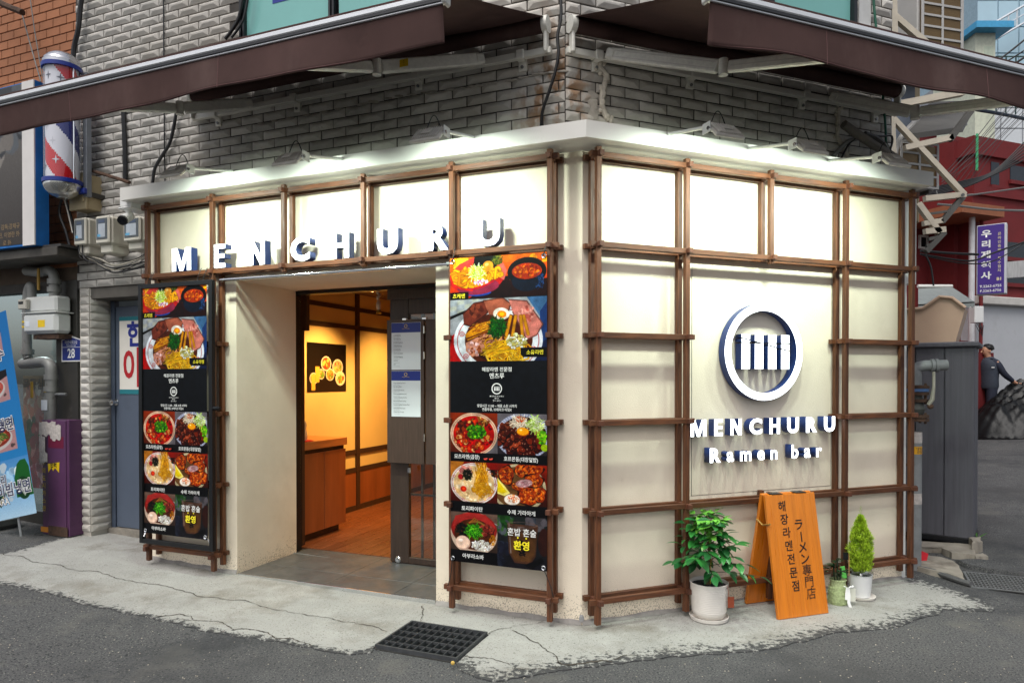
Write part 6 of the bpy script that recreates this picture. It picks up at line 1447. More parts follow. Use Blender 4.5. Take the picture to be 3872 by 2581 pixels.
# ---------------------------------------------------------------- electricity meters
M_METER = mat('meter_casing', lin((200, 196, 182)), .5, var=.06, vs=5, layers=((6, lin((150, 144, 130)), .6, .85),)); M_MGL = mat('smoky_window', lin((70, 76, 80)), .12, var=.2, vs=6, spec=.7)
def meter(label, U, V0, V1, dd, w, big=1.0):
    s0, zt_ = fa(U, V0, dd); zb_ = fa(U, V1, dd)[1]; h = zt_ - zb_
    t = thing('electricity_meter', label, 'meter', PA(s0, zb_, UA), RZA, 'electricity meters on the tiles'); D = dd - UA
    box('casing', M_METER, t, 0, w, -D + .02, 0, h * .22, h, .02)
    for i in range(9): z_ = .028 + i * .0; box('rib', M_METER, t, w - .0005, w + .004, -D + .035 + i * .011, -D + .040 + i * .011, h * .28, h * .94)
    box('front_bezel', M_METER, t, .006, w - .006, -D, -D + .022, h * .25, h * .99, .012)
    wn_ = box('window', M_MGL, t, .022, w - .024, -D - .004, -D + .002, h * .36, h * .93, .006)
    box('label_plate', mat('meter_label', lin((170, 178, 186)), .4, var=.1, vs=30), wn_, .05, w - .05, -D - .0052, -D - .0042, h * .42, h * .78); box('display', mat('meter_lcd', lin((62, 76, 100)), .2), wn_, .055, w - .055, -D - .0052, -D - .0042, h * .80, h * .88)
    box('sticker', mat('blue_sticker', lin((90, 160, 196)), .5), wn_, .042, w * .42, -D - .0060, -D - .0053, h * .43, h * .50)
    box('terminal_cover', M_METER, t, .02, w - .02, -D + .035, 0, 0, h * .24, .012); return t
meter('left electricity meter with clear cover below the junction box', 276, 825, 962, UA + .20, .17); meter('middle electricity meter, the tallest of the three', 358, 818, 958, UA + .22, .185); meter('right electricity meter half hidden behind the security camera', 463, 822, 945, UA + .21, .22)
# ---------------------------------------------------------------- security camera under the cornice end
cc = thing('security_camera', 'white bullet security camera with black front under the left cornice end', 'security camera', PA(*fa(495, 770, .12), .12), RZA)
M_CW = mat('white_plastic', lin((222, 222, 220)), .4, var=.03)
box('mount_box', M_CW, cc, -.06, .075, -.06, .12, -.04, .125, .008); box('mount_lid', M_CW, cc, -.068, .083, -.068, .128, -.055, -.041, .006)
MB().lathe([(.028, 0), (.028, -.012), (.018, -.02), (.018, -.05)], 18, Matrix.Translation((-.01, -.02, -.055))).build('swivel', M_CW, cc, smooth=True)
ax = Vector((.35, -.80, -.48)).normalized(); b0 = Vector((-.02, .0, -.105)) - ax * .02
MB().cyl(b0, b0 + ax * .14, .036, .040, n=20).build('body', M_CW, cc, smooth=True); MB().cyl(b0 + ax * .13, b0 + ax * .152, .041, .038, n=20).build('front_ring', M_BLACK, cc, smooth=True); MB().cyl(b0 + ax * .152, b0 + ax * .154, .02, n=16).build('lens', mat('camera_lens', lin((12, 14, 22)), .08), cc)
# tangle of wires under the meters
tg_ = thing('wire_tangle', 'tangle of black and white wires sagging under the electricity meters', 'wires', PA(4.6, 2.5, UA), RZA)
wr = random.Random(31)
for k in range(9):
    u0, u1 = 295 + wr.uniform(-6, 30), 545; v0 = 955 + wr.uniform(-10, 25); v1 = 985 + wr.uniform(-25, 25); vm = 1005 + wr.uniform(-15, 25); dd = UA + .08 + wr.uniform(0, .10)
    pts = [Vector(PA(*fa(u, v, dd), dd)) - PA(4.6, 2.5, UA) for u, v in ((u0, v0 - 60), (u0 + 5, v0), (u0 + 60, (v0 + vm) / 2), ((u0 + u1) / 2, vm), (u1 - 40, (vm + v1) / 2), (u1, v1))]; pts = [Matrix.Rotation(-RZA, 3, 'Z') @ q for q in pts]
    MB().tube(catm(pts, 7), wr.uniform(.003, .007), 6).build('wire', M_CABLE if k % 3 else mat('white_wire', lin((170, 164, 150)), .6), tg_, smooth=True)
for k, (u0, v0, u1, v1) in enumerate(((258, 600, 285, 900), (268, 640, 300, 930), (246, 720, 270, 960))):
    cable(('outer', 'middle', 'inner')[k] + ' black cable dropping beside the beige junction box', catm([PA(*fa(u, v, -.12), -.12) for u, v in ((u0, v0), (u0 - 22, (v0 * 2 + v1) / 3), (u0 + 4, (v0 + 2 * v1) / 3), (u1, v1))]), .012)
# ---------------------------------------------------------------- gas meter and pipework
gd = NBD + .14
gm = thing('gas_meter', 'white gas meter with its grey supply pipes on the neighbour shopfront', 'gas meter', PA(*fa(170, 1262, gd), NBD), RZA); o_ = PA(*fa(170, 1262, gd), NBD)
LL = lambda U, V, d=gd: Matrix.Rotation(-RZA, 3, 'Z') @ (Vector(PA(*fa(U, V, d), d)) - o_)
p0, p1 = LL(108, 1262), LL(234, 1262); hG = LL(170, 1122).z; M_GM = mat('gas_meter_white', lin((204, 206, 202)), .45, var=.05, vs=4)
box('body_lower', M_GM, gm, p0.x, p1.x, -.20, -.03, 0, hG * .56, .03); box('body_upper', M_GM, gm, p0.x + .01, p1.x - .01, -.19, -.035, hG * .57, hG, .02); box('flange', M_GM, gm, p0.x - .012, p1.x + .012, -.21, -.025, hG * .545, hG * .575, .004)
box('index_box', mat('index_grey', lin((176, 172, 160)), .4), gm, p0.x - .01, p0.x + .11, -.235, -.19, hG * .66, hG * .93, .008); box('dial_window', M_BLACK, gm, p0.x + .005, p0.x + .07, -.238, -.235, hG * .80, hG * .87)
box('yellow_label', MATS['yellow_label'], gm, (p0.x + p1.x) / 2 - .01, (p0.x + p1.x) / 2 + .09, -.202, -.2003, hG * .17, hG * .36); box('torn_label', M_PAPER, gm, p0.x + .05, p0.x + .11, -.202, -.2003, hG * .2, hG * .34)
M_PIPE = mat('grey_painted_pipe', lin((138, 138, 134)), .5, .2, var=.15, vs=8, layers=((14, lin((96, 90, 84)), .6, .8),))
def pipe(pts, r_, name='pipe'): return MB().tube(catm(pts, 6), r_, 12).build(name, M_PIPE, gm, smooth=True)
dp = gd - .04; X = lambda U, V: LL(U, V, dp)
pipe([X(100, 1025), X(150, 1030), X(185, 1022), X(203, 1040), X(205, 1080), X(205, 1125)], .045); pipe([X(120, 1125), X(118, 1085), X(112, 1085), X(104, 1120), X(102, 1220), X(103, 1330), X(108, 1355)], .042)
pipe([X(85, 1375), X(130, 1372), X(170, 1368), X(192, 1385), X(194, 1430), X(192, 1500), X(190, 1590)], .052)
for U, V in ((205, 1065), (205, 1095), (103, 1330), (193, 1425), (192, 1470)): q = X(U, V); MB().cyl(q - Vector((0, 0, .025)), q + Vector((0, 0, .025)), .06, n=14).build('union', M_PIPE, gm, smooth=True)
for U, V, n_ in ((103, 1240, 2), (190, 1482, 1)):
    q = X(U, V)
    for i in range(n_): MB().cyl(q + Vector((0, 0, .05 * i)), q + Vector((0, 0, .05 * i + .018)), .0545 if n_ == 1 else .044, n=14).build('yellow_band', MATS['yellow_label'], gm, smooth=True)
q = X(173, 1030); MB().box(q.x - .012, q.x + .012, q.y - .08, q.y - .06, q.z - .18, q.z + .03, .004).build('valve_handle', mat('mustard_paint', lin((150, 116, 40)), .6), gm)
q = X(158, 1480); MB().box(q.x - .018, q.x + .018, q.y - .10, q.y - .09, q.z - .06, q.z + .10, .004).build('hanging_tag', mat('faded_yellow_tag', lin((176, 140, 50)), .7), gm)
q = X(205, 1490); MB().cyl(q + Vector((-.08, 0, 0)), q + Vector((.13, .03, 0)), .014, n=10).build('pipe_clip', M_STEEL, gm)
box('wall_bracket', M_RUST, gm, p0.x + .10, p1.x - .02, -.16, -.02, -.05, -.006)
q = X(188, 1530); box('warning_label', M_PAPER, gm, q.x - .04, q.x + .045, q.y - .056, q.y - .052, q.z - .05, q.z + .05)
# ---------------------------------------------------------------- house number plate
s0, z1 = fa(232, 1270, NBD + .03); s1, z0 = fa(307, 1366, NBD + .03); w_, h_ = s0 - s1, z1 - z0
hn = thing('house_number_plate', 'blue pentagonal house number plate reading 28', 'sign', PA(s0, z0, NBD + .025), RZA)
pent = lambda e: [(e, e), (w_ - e, e), (w_ - e, h_ * .84 - e * .5), (w_ * .5, h_ - e * 1.2), (e, h_ * .84 - e * .5)]
MB().prism(pent(0), -.004, 0).build('rim', M_WHITE, hn); MB().prism(pent(.012), -.0052, -.004).build('blue_field', mat('plate_blue', lin((26, 46, 122)), .4, var=.04), hn); box('divider', M_TXTW, hn, .014, w_ - .014, -.0062, -.0053, h_ * .55, h_ * .565)
text('28', h_ * .50, M_TXTW, hn, w_ * .5, -.0065, h_ * .30, bold=.02, sx=.85); text('마른내로2길', h_ * .155, M_TXTW, hn, w_ * .5, -.0065, h_ * .74, sx=.9); text('Mareunnae-ro 2-gil', h_ * .085, M_TXTW, hn, w_ * .5, -.0065, h_ * .625, sx=.8)
# ---------------------------------------------------------------- purple gas-pipe guard
s0, z0 = fa(150, 2030, NBD + .22); s1 = fa(258, 2030, NBD + .22)[0]; zt_ = fa(200, 1588, NBD + .22)[1]; gz = zf(*PA(s0, 0, NBD + .2)[:2])
pg = thing('pipe_guard', 'battered purple steel gas-pipe guard box with torn stickers', 'pipe guard', PA(s0, gz, NBD + .22), RZA); w_ = s0 - s1; h_ = zt_ - gz
M_PUR = mat('purple_paint', lin((84, 48, 82)), .5, var=.12, vs=4, layers=((5, lin((60, 36, 56)), .6, .85),))
box('front_sheet', M_PUR, pg, w_ * .30, w_ * .92, 0, .02, .0, h_, .004); MB().prism([(0, 0), (w_ * .31, 0), (w_ * .31, h_), (0, h_)], .03, .04).build('side_sheet', M_PUR, pg).rotation_euler = (0, 0, R(-9)); box('right_sheet', M_PUR, pg, w_ * .915, w_, .012, .20, .0, h_ + .004, .004); box('top_sheet', M_PUR, pg, 0.004, w_ - .004, .022, .2, h_ - .012, h_ - .002)
box('rusty_foot', M_RUST, pg, w_ * .32, w_ * .98, -.002, .0, .0, .09)
M_SHRED = mat('torn_paper', lin((186, 178, 172)), .8, var=.25, vs=40)
for (x0, x1, z0, z1) in ((.02, .60, .86, .985), (.42, .78, .83, .96), (.02, .22, .72, .86), (.03, .30, .62, .72)):
    n = 9; pl = [(w_ * (x0 + (x1 - x0) * (i / n)) , h_ * (z1 + wr.uniform(-.012, .01))) for i in range(n + 1)] + [(w_ * (x1 - (x1 - x0) * i / n), h_ * (z0 + wr.uniform(-.012, .02))) for i in range(n + 1)]
    MB().prism(pl, -.004 - wr.uniform(0, .002), -.002).build('torn_sticker', M_SHRED, pg)
box('maroon_patch', mat('maroon_patch', lin((104, 22, 52)), .5), pg, w_ * .33, w_ * .86, -.0012, 0, h_ * .76, h_ * .86)
MB().prism([(w_ * .32, h_ * .62), (w_ * .72, h_ * .64), (w_ * .70, h_ * .55), (w_ * .56, h_ * .59), (w_ * .50, h_ * .56), (w_ * .44, h_ * .59), (w_ * .33, h_ * .545)], -.003, 0).build('yellow_sticker', MATS['yellow_label'], pg); text('인력', .05, mat('dark_ink', lin((40, 34, 20)), .6, var=0), pg, w_ * .52, -.0042, h_ * .608, bold=.03)
for i, ch in enumerate('주의도시가스관'): text(ch, .058, mat('stencil_yellow', lin((190, 158, 50)), .6, var=.1), pg, w_ * .12, .012, h_ * (.60 - i * .066) + .02, bold=.02)
box('orange_sticker', mat('orange_sticker', lin((196, 124, 30)), .6), pg, w_ * .02, w_ * .28, .006, .009, .02, .07)
# ---------------------------------------------------------------- blue food banner on a stand
def naeng():
    P = Paint(110, 400); k = 400 / 110
    P.grad(0, 0, 1, k, (40, 128, 190), (60, 150, 206), .03)
    for y0, soup in ((.22, (190, 80, 70)), (1.02, (196, 96, 84)), (1.90, (150, 60, 40))):
        P.poly([(-.1, y0), (.80, y0), (.80, y0 + .55), (-.1, y0 + .55)], (40, 34, 40), .05); P.poly([(.1, y0 + .3), (.80, y0 + .12), (.80, y0 + .55), (0, y0 + .55)], (190, 150, 150), .05)
        P.ell(.30, y0 + .30, .42, .21, (206, 200, 196)); P.ell(.30, y0 + .28, .38, .17, soup, 0, .06); P.blobs(.30, y0 + .27, .28, .11, [(214, 110, 90), (226, 150, 110), (120, 130, 60), (220, 190, 150)], 40, .02, .06); P.strands(.45, y0 + .27, .12, .07, [(150, 160, 90), (90, 110, 50)], 30, .16, .02, .5)
        P.blobs(.70, y0 + .46, .03, .03, [(110, 90, 90)], 4, .02, .04)
    P.grad(0, 2.6, 1, k, (90, 156, 210), (190, 220, 240), .06); P.blobs(.3, 3.0, .5, .3, [(220, 236, 246), (170, 206, 232)], 40, .05, .12)
    P.poly([(.72, 2.72), (.80, 2.66), (.92, 2.66), (.98, 2.8), (1, 3.3), (.62, 3.3), (.62, 2.95)], (36, 110, 50), .06); P.ell(.80, 3.15, .16, .20, (24, 76, 40)); P.poly([(.68, 3.1), (.94, 3.1), (.81, 3.3)], (196, 200, 190))
    P.poly([(.05, 3.17), (.40, 3.17), (.22, 3.42)], (20, 60, 50)); P.poly([(.10, 3.20), (.34, 3.20), (.22, 3.38)], (206, 190, 120)); P.poly([(.14, 3.2), (.31, 3.2), (.22, 3.34)], (20, 60, 50)); return P.result() ** 1.2 * .85
dN = .12; nzr = gnd(60, 1990)
nbn = thing('food_banner', 'tall sky-blue cold-noodle banner leaning on its stand at the far left', 'banner', PA(*fa(22, 1172, dN), dN), RZA)
sN, hN1 = fa(22, 1172, dN); hN0 = fa(140, 1945, dN)[1]; wN, hN = .62, (hN1 - hN0) * 1.015
sh = link('sheet', raster_mesh('sheet', naeng(), wN, hN, attr_mat('banner_vinyl', .4)), nbn, (-wN, 0, -hN)); nbn.rotation_euler = (0, R(-12.5), RZA)
M_NVY = mat('navy_banner_ink', lin((24, 34, 80)), .5, var=0)
for bd, x, z, szz in (('육수', .62, .795, .135), ('냉면', .60, .45, .135), ('보리', .30, .188, .10), ('비빔냉면', .58, .135, .135)):
    for off, mm, bo_ in ((-.002, M_TXTW, .06), (-.0035, M_NVY, .015)): text(bd, szz, mm, sh, wN * x, off, hN * z, bold=bo_)
for off, mm, bo_ in ((-.002, M_NVY, .05), (-.0035, M_TXTW, .01)): text('TERRA', .09, mm, sh, wN * .22, off, hN * .085, bold=bo_); text('TERRA', .045, mm, sh, wN * .80, off, hN * .125, bold=bo_)
text('청정라거-테라', .045, mat('teal_ink', lin((24, 110, 110)), .5, var=0), sh, wN * .22, -.002, hN * .118, bold=.01, shear=.2)
st2 = thing('weighted_foot', 'dark grey rounded weighted base under the blue banner', 'base', (nzr.x - .35, nzr.y, nzr.z), RZA)
MB().box(-.45, .38, -.16, .16, 0, .13, .04).build('slab', mat('grey_rubber', lin((84, 84, 82)), .8, var=.15), st2)
for o_n in (sh,): pass
MB().cyl((-wN * .5, .03, -hN - .18), (-wN * .5, .03, -.05), .012, n=8).build('pole', M_STEEL, nbn)
# ================================================================ right-hand side: gas riser, cabinet, rubble
rr_ = random.Random(77)
YP = 5.62
gp_ = at(3462, 1430, YP); base = Vector((gp_.x, gp_.y, zf(gp_.x, gp_.y)))
gv = thing('gas_riser', 'grey gas pipe with a flanged valve and lever at the right end of the wall', 'gas pipe', base)
L_ = lambda U, V, y=YP: at(U, V, y) - base
M_GP = mat('old_grey_pipe', lin((134, 136, 136)), .5, .15, var=.2, vs=7, layers=((9, lin((110, 106, 100)), .58, .75),))
z_ = lambda V: L_(3462, V).z
MB().cyl((0, 0, 0), (0, 0, z_(1640)), .050, n=18).build('riser', M_GP, gv, smooth=True)
MB().tube(catm([(0, 0, z_(1455)), (0, 0, z_(1420)), (.0, 0, z_(1395)), (.05, -.02, z_(1383)), (.12, -.04, z_(1382)), (.22, -.06, z_(1380))], 6), .045, 14).build('elbow', M_GP, gv, smooth=True)
for x in (.10, .135): q = Vector((x, -.04, z_(1382))); MB().cyl(q, q + Vector((.022, -.006, 0)), .055, n=16).build('collar', M_GP, gv, smooth=True)
for V, r_, m_ in ((1462, .10, M_RUST), (1474, .098, mat('blue_gasket', lin((70, 104, 150)), .5)), (1487, .10, M_RUST), (1513, .095, M_RUST), (1572, .10, M_RUST), (1586, .10, M_RUST)):
    fl_ = MB().cyl((0, 0, z_(V) - .012), (0, 0, z_(V) + .012), r_, n=20).build('flange', m_, gv, smooth=True)
    if m_ is M_RUST:
        for k in range(4): a = k * 1.57 + .6; MB().cyl((.078 * math.cos(a), .078 * math.sin(a), z_(V) - .03), (.078 * math.cos(a), .078 * math.sin(a), z_(V) + .03), .012, n=6).build('bolt', M_RUST, fl_)
MB().lathe([(.055, z_(1565)), (.075, z_(1545)), (.06, z_(1520)), (.05, z_(1500)), (.055, z_(1480))], 18).build('valve_body', mat('valve_iron', lin((90, 92, 86)), .6, .3, var=.3, vs=12), gv, smooth=True)
MB().tube([L_(3510, 1530, YP - .10), L_(3525, 1510, YP - .11), L_(3531, 1460, YP - .11), L_(3531, 1405, YP - .10)], [.016, .018, .012, .012], 8).build('lever', mat('pale_lever', lin((170, 166, 150)), .5, .2, var=.2), gv, smooth=True); q = L_(3518, 1535, YP - .10); MB().ell(q, (.026, .02, .024), 10, 8).build('lever_hub', M_RUST, gv, smooth=True)
zy = z_(1700); MB().cyl((0, 0, zy - .032), (0, 0, zy + .032), .0512, n=18, caps=False).build('yellow_wrap', mat('amber_label', lin((226, 164, 20)), .5), gv)
for tt, dz in (('누설점검·용역', .017), ('0-2005', -.001), ('폐기물처리', -.02)): text(tt, .022 if dz != -.001 else .032, M_INK, gv, .02, -.0525, zy + dz, sx=.7)
for V in (1650, 1880): MB().cyl((0, 0, z_(V) - .05), (0, 0, z_(V) + .04), .0512, n=18, caps=False).build('paper_wrap', M_SHRED, gv)
for V in (1755, ): box('pipe_clip', M_RUST, gv, -.13, 0, -.012, .012, z_(V) - .012, z_(V) + .012)
# grey cabinet
ca, cb = gnd(3470, 2046), gnd(3682, 2067); dv_ = cb - ca; rzc = math.atan2(dv_.y, dv_.x); wc = dv_.length + .35
cab = thing('storage_cabinet', 'tall dark grey plank-effect storage cabinet beyond the wall end', 'cabinet', (cb.x, cb.y, cb.z + .02), rzc)
hC = at(3690, 1290, cb.y).z - cb.z - .02
M_GCAB = mat('grey_resin_wood', lin((86, 86, 92)), .6, var=.14, vs=7, st=(6, 6, .25), bump=.5, bs=40)
box('carcass', M_GCAB, cab, -wc, -.008, .02, .55, .05, hC - .05)
px = [0, .235, .47, .705, wc]
for a, b in zip(px, px[1:]): box('plank', M_GCAB, cab, -b + .004, -a - .004, 0, .022, .05, hC - .05, .004)
box('side_plank', M_GCAB, cab, -.012, 0, .024, .55, .05, hC - .05, .003); box('lid', M_GCAB, cab, -wc - .03, .035, -.04, .58, hC - .05, hC, .012); box('plinth', M_BLACK, cab, -wc, .01, -.012, .55, 0, .05, .003)
# beige plastic bin standing on the cabinet
bb = thing('beige_bin', 'beige plastic bin with a peaked end standing on the grey cabinet', 'bin', (cb.x, cb.y, cb.z + .02 + hC), rzc)
M_BE = mat('beige_plastic', lin((188, 160, 136)), .5, var=.04)
q = lambda U, V: at(U, V, cb.y + .15); X0 = cb.x; Z0 = cb.z + .02 + hC
pl = [(q(3605, 1255).x - X0 - .06, 0), (q(3612, 1165).x - X0, q(3612, 1165).z - Z0), (q(3570, 1124).x - X0, q(3570, 1124).z - Z0), (q(3530, 1117).x - X0, q(3530, 1117).z - Z0), (q(3474, 1158).x - X0, q(3474, 1158).z - Z0), (-.80, q(3474, 1165).z - Z0), (-.80, 0)]
MB().prism(pl, .14, .50).build('shell', M_BE, bb); rim = [(x, .125, z + .004) for x, z in pl[1:6]]; MB().tube(rim, .016, 8).build('rim', M_BE, bb)
# slack corrugated conduit and rubble on the ground
cable('black corrugated conduit lying on the ground by the right drain', catm([gnd(u, v) + Vector((0, 0, .03)) for u, v in ((3468, 2158), (3520, 2170), (3570, 2188), (3620, 2206), (3672, 2222))]), .022, mat('ribbed_conduit', lin((92, 92, 92)), .6, var=.3, vs=60, st=(3, 3, 3)), 'conduit')
def slab(label, pts, th, m, name='concrete_chunk'):
    P_ = [gnd(*p) for p in pts]; c = sum((Vector((p.x, p.y)) for p in P_), Vector((0, 0))) / len(P_); z0 = zf(c.x, c.y); n = len(P_)
    loop = jag([(p.x, p.y) for p in P_] + [(P_[0].x, P_[0].y)], .08, 2, rr_)[:-1]; n = len(loop)
    vs = [(x - c.x, y - c.y, -.01) for x, y in loop] + [((x - c.x) * .97, (y - c.y) * .97, th + rr_.uniform(-.004, .004)) for x, y in loop] + [(0, 0, th + .002)]
    fs = [(i, (i + 1) % n, n + (i + 1) % n, n + i) for i in range(n)] + [(n + i, n + (i + 1) % n, 2 * n) for i in range(n)]
    return MB().add(vs, fs).build(name, m, None, loc=(c.x, c.y, z0), label=label, cat='concrete')
M_OLDC = mat('old_concrete', lin((150, 142, 130)), .95, var=.22, vs=5, bump=.7, bs=60, world_co=True, layers=((4, lin((104, 94, 82)), .52, .72),))
slab('cracked concrete footing under the grey cabinet', [(3440, 2062), (3700, 2070), (3690, 2118), (3600, 2112), (3560, 2090), (3440, 2092)], .05, M_OLDC)
slab('long broken concrete slab sloping beside the right drain', [(3460, 2098), (3590, 2122), (3630, 2160), (3655, 2218), (3580, 2190), (3465, 2160)], .04, M_OLDC)
slab('loose concrete block right of the cabinet foot', [(3662, 2066), (3708, 2060), (3716, 2085), (3674, 2094)], .09, M_OLDC); slab('flat broken paving piece before the loose block', [(3668, 2106), (3716, 2100), (3738, 2114), (3690, 2122)], .03, M_OLDC)
sl_ = [(3610, 2130), (3700, 2124), (3872, 2148), (3990, 2160), (3990, 2185), (3872, 2182), (3760, 2170), (3650, 2148)]
slab('raised lump of black asphalt patch behind the right drain', sl_, .03, M_ASPH, 'asphalt_patch')
rt = thing('red_envelope', 'red printed paper stuck at the foot of the gas pipe', 'paper', gnd(3480, 2140) + Vector((0, 0, .0)), R(10)); box('sheet', mat('red_paper', lin((196, 26, 40)), .6, var=.1), rt, -.02, .05, 0, .003, .02, .13).rotation_euler = (R(-10), R(24), 0)
# right-hand drain grating
g4 = [gnd(3645, 2168), gnd(3990, 2200), gnd(4010, 2270), gnd(3676, 2224)]; o4 = g4[0].copy(); ux = (g4[1] - g4[0]); uy = (g4[3] - g4[0])
g2_ = thing('drain_grate', 'long galvanised drain grating at the right edge of the road', 'drain grate', o4 + Vector((0, 0, .02)))
def bar3(a, b, w, h, name, m): 
    d = (b - a); q_ = d.to_track_quat('X', 'Z'); return MB().box(0, d.length, -w / 2, w / 2, -h, 0, M=Matrix.Translation(a) @ q_.to_matrix().to_4x4()).build(name, m, g2_)
MB().add([tuple(p - o4 + Vector((0, 0, -.005))) for p in g4], [(0, 1, 2, 3)]).build('pit', M_PIT, g2_)
for i in range(0, 25): f = i / 24; bar3(ux * f, ux * f + uy, .006 if 0 < i < 24 else .016, .016, 'bearing_bar', M_STEEL)
for i in range(0, 9): f = i / 8; bar3(uy * f + Vector((0, 0, -.001)), ux + uy * f + Vector((0, 0, -.001)), .005 if 0 < i < 8 else .016, .012, 'cross_bar', M_STEEL)
# weed
wd = thing('weed', 'tuft of green weed at the cabinet corner', 'weed', gnd(3690, 2052))
wl = leaf_mesh(.12, .02, leaf_mat('weed_leaf', lin((70, 120, 40)), .6))
for k in range(7): o = link('leaf', wl, wd); aim(o, Vector((0, 0, .02)), Vector((math.cos(k * .9), math.sin(k * .9), rr_.uniform(.3, 1.2))).normalized(), 0, rr_.uniform(.6, 1.1))
# ================================================================ steel brackets and air-conditioners on the side wall
M_BKT = mat('beige_bracket', lin((196, 186, 168)), .5, .15, var=.12, vs=8); M_DBKT = mat('dark_grey_steel', lin((92, 90, 86)), .6, .3, var=.15)  # dark grey steel for some struts, louvres, feet and the tray
bk = thing('steel_brackets', 'beige steel bracket frames for air conditioners sticking out past the cornice', 'bracket', at(3500, 800, 6.2))
ob = at(3500, 800, 6.2)
def sbar(p, q_, w, m, name='strut', y0=6.2, y1=6.2, w2=None):
    a, b = at(*p, y0) - ob, at(*q_, y1) - ob; d = b - a; M_ = Matrix.Translation(a) @ d.to_track_quat('X', 'Z').to_matrix().to_4x4(); w2 = w2 or w
    return MB().box(0, d.length, -w / 2, w / 2, -w2 / 2, w2 / 2, M=M_).build(name, m, bk)
for p, q_, w, m in (((3372, 445), (3645, 738), .045, M_BKT), ((3378, 60), (3610, 260), .05, M_BKT), ((3495, 752), (3648, 736), .05, M_BKT), ((3640, 745), (3560, 840), .045, M_DBKT), ((3470, 770), (3550, 880), .05, M_BKT), ((3490, 846), (3562, 834), .045, M_BKT), ((3495, 876), (3572, 868), .05, M_BKT), ((3570, 878), (3500, 952), .045, M_DBKT), ((3490, 812), (3590, 798), .02, M_DBKT), ((3510, 905), (3550, 895), .03, M_DBKT), ((3502, 930), (3530, 918), .02, M_DBKT),
                    ((3380, 400), (3640, 350), .06, M_BKT), ((3370, 0), (3376, 260), .07, M_BKT), ((3366, 430), (3372, 640), .06, M_BKT), ((3420, 560), (3600, 520), .05, M_BKT), ((3590, 530), (3670, 420), .05, M_DBKT)):
    sbar(p, q_, w, m)
MB().cyl(at(3641, 737, 6.16) - ob, at(3641, 737, 6.13) - ob, .016, n=8).build('bolt', M_STEEL, bk)
M_AC = mat('ac_casing', lin((178, 176, 172)), .5, var=.05); M_COIL = mat('bronze_fins', lin((112, 90, 58)), .4, .5, var=.3, vs=30, st=(1, 1, 12))
def aircon(label, p0, w, d, h, rz, dark=False):
    t = thing('air_conditioner', label, 'air conditioner', p0, rz); m = M_AC
    box('coil', M_COIL, t, .03, w - .03, .012, .05, .03, h - .03); box('casing', m, t, 0, w, .05, d, 0, h, .01)
    for x in (0, w / 2 - .012, w - .03): box('grille_upright', m, t, x, x + (.03 if x != w / 2 - .012 else .024), 0, .012, 0, h, .003)
    n = int(h / .105)
    for i in range(n + 1): box('grille_bar', m, t, .03, w - .03, .0015, .0105, i * (h - .02) / n, i * (h - .02) / n + .02)
    for i in range(24): box('louvre', M_DBKT, t, w, w + .002, d * .45, d * .75, .06 + i * (h - .12) / 24, .06 + (i + .5) * (h - .12) / 24)
    for x in (.05, w - .09): box('foot', M_DBKT, t, x, x + .04, .04, d - .02, -.03, 0)
    return t
pA_ = at(3485, 225, 6.5); aircon('outdoor air conditioner with bronze coil at the top right corner', (pA_.x, 6.5, pA_.z), .50, .36, 1.1, R(14))
pA2 = at(3405, 700, 6.6); aircon('lower outdoor air conditioner hanging behind the right floodlight', (pA2.x, 6.6, pA2.z), .50, .36, .45, R(18))
tr = thing('drip_tray', 'dark sheet-metal tray slung under the upper air conditioner', 'tray', at(3545, 480, 6.5)); ot = at(3545, 480, 6.5)
vs = [at(3410, 530, 6.4) - ot, at(3640, 500, 6.4) - ot, at(3690, 400, 7.2) - ot, at(3520, 400, 7.4) - ot]
MB().add(vs + [v + Vector((0, 0, .05)) for v in vs], [(0, 1, 2, 3), (7, 6, 5, 4), (0, 4, 5, 1), (1, 5, 6, 2), (2, 6, 7, 3), (3, 7, 4, 0)]).build('pan', M_DBKT, tr)
for f in (.3, .7): a, b = vs[0].lerp(vs[3], f), vs[1].lerp(vs[2], f); MB().tube([a + Vector((0, 0, -.01)), b + Vector((0, 0, -.01))], .012, 4).build('stiffener', M_STEEL, tr)
cable('white ribbed drain hose dropping behind the bracket frame', catm([at(u, v, 6.3) for u, v in ((3470, 450), (3430, 490), (3400, 530), (3385, 580))]), .022, mat('white_hose', lin((190, 188, 184)), .6), 'hose')
sw_ = thing('side_wall', 'yellowish ribbed metal siding behind the top right air conditioner', 'wall', (0, 0, 0)); a, b = at(3425, 0, 6.9), at(3482, 0, 7.4)
M_SID = mat('gold_siding', lin((150, 124, 70)), .5, .3, var=.15)
for i in range(7): f0, f1 = i / 7, (i + .8) / 7; p0_, p1_ = a.lerp(b, f0), a.lerp(b, f1); MB().add([(p0_.x, p0_.y, 3.3), (p1_.x, p1_.y, 3.3), (p1_.x, p1_.y, 6), (p0_.x, p0_.y, 6), (p0_.x, p0_.y + .05, 3.3), (p1_.x, p1_.y + .05, 3.3), (p1_.x, p1_.y + .05, 6), (p0_.x, p0_.y + .05, 6)], [(0, 1, 2, 3), (5, 4, 7, 6), (1, 5, 6, 2), (4, 0, 3, 7), (3, 2, 6, 7), (4, 5, 1, 0)]).build('siding_rib', M_SID, sw_)
a, b = at(3374, 0, 6.3), at(3440, 0, 7.0); MB().prism([(a.x, 3.2), (b.x, 3.2), (b.x, 6), (a.x, 6)], 6.9, 7.0).build('grey_panel', mat('blue_grey_sheet', lin((96, 104, 116)), .6), sw_)
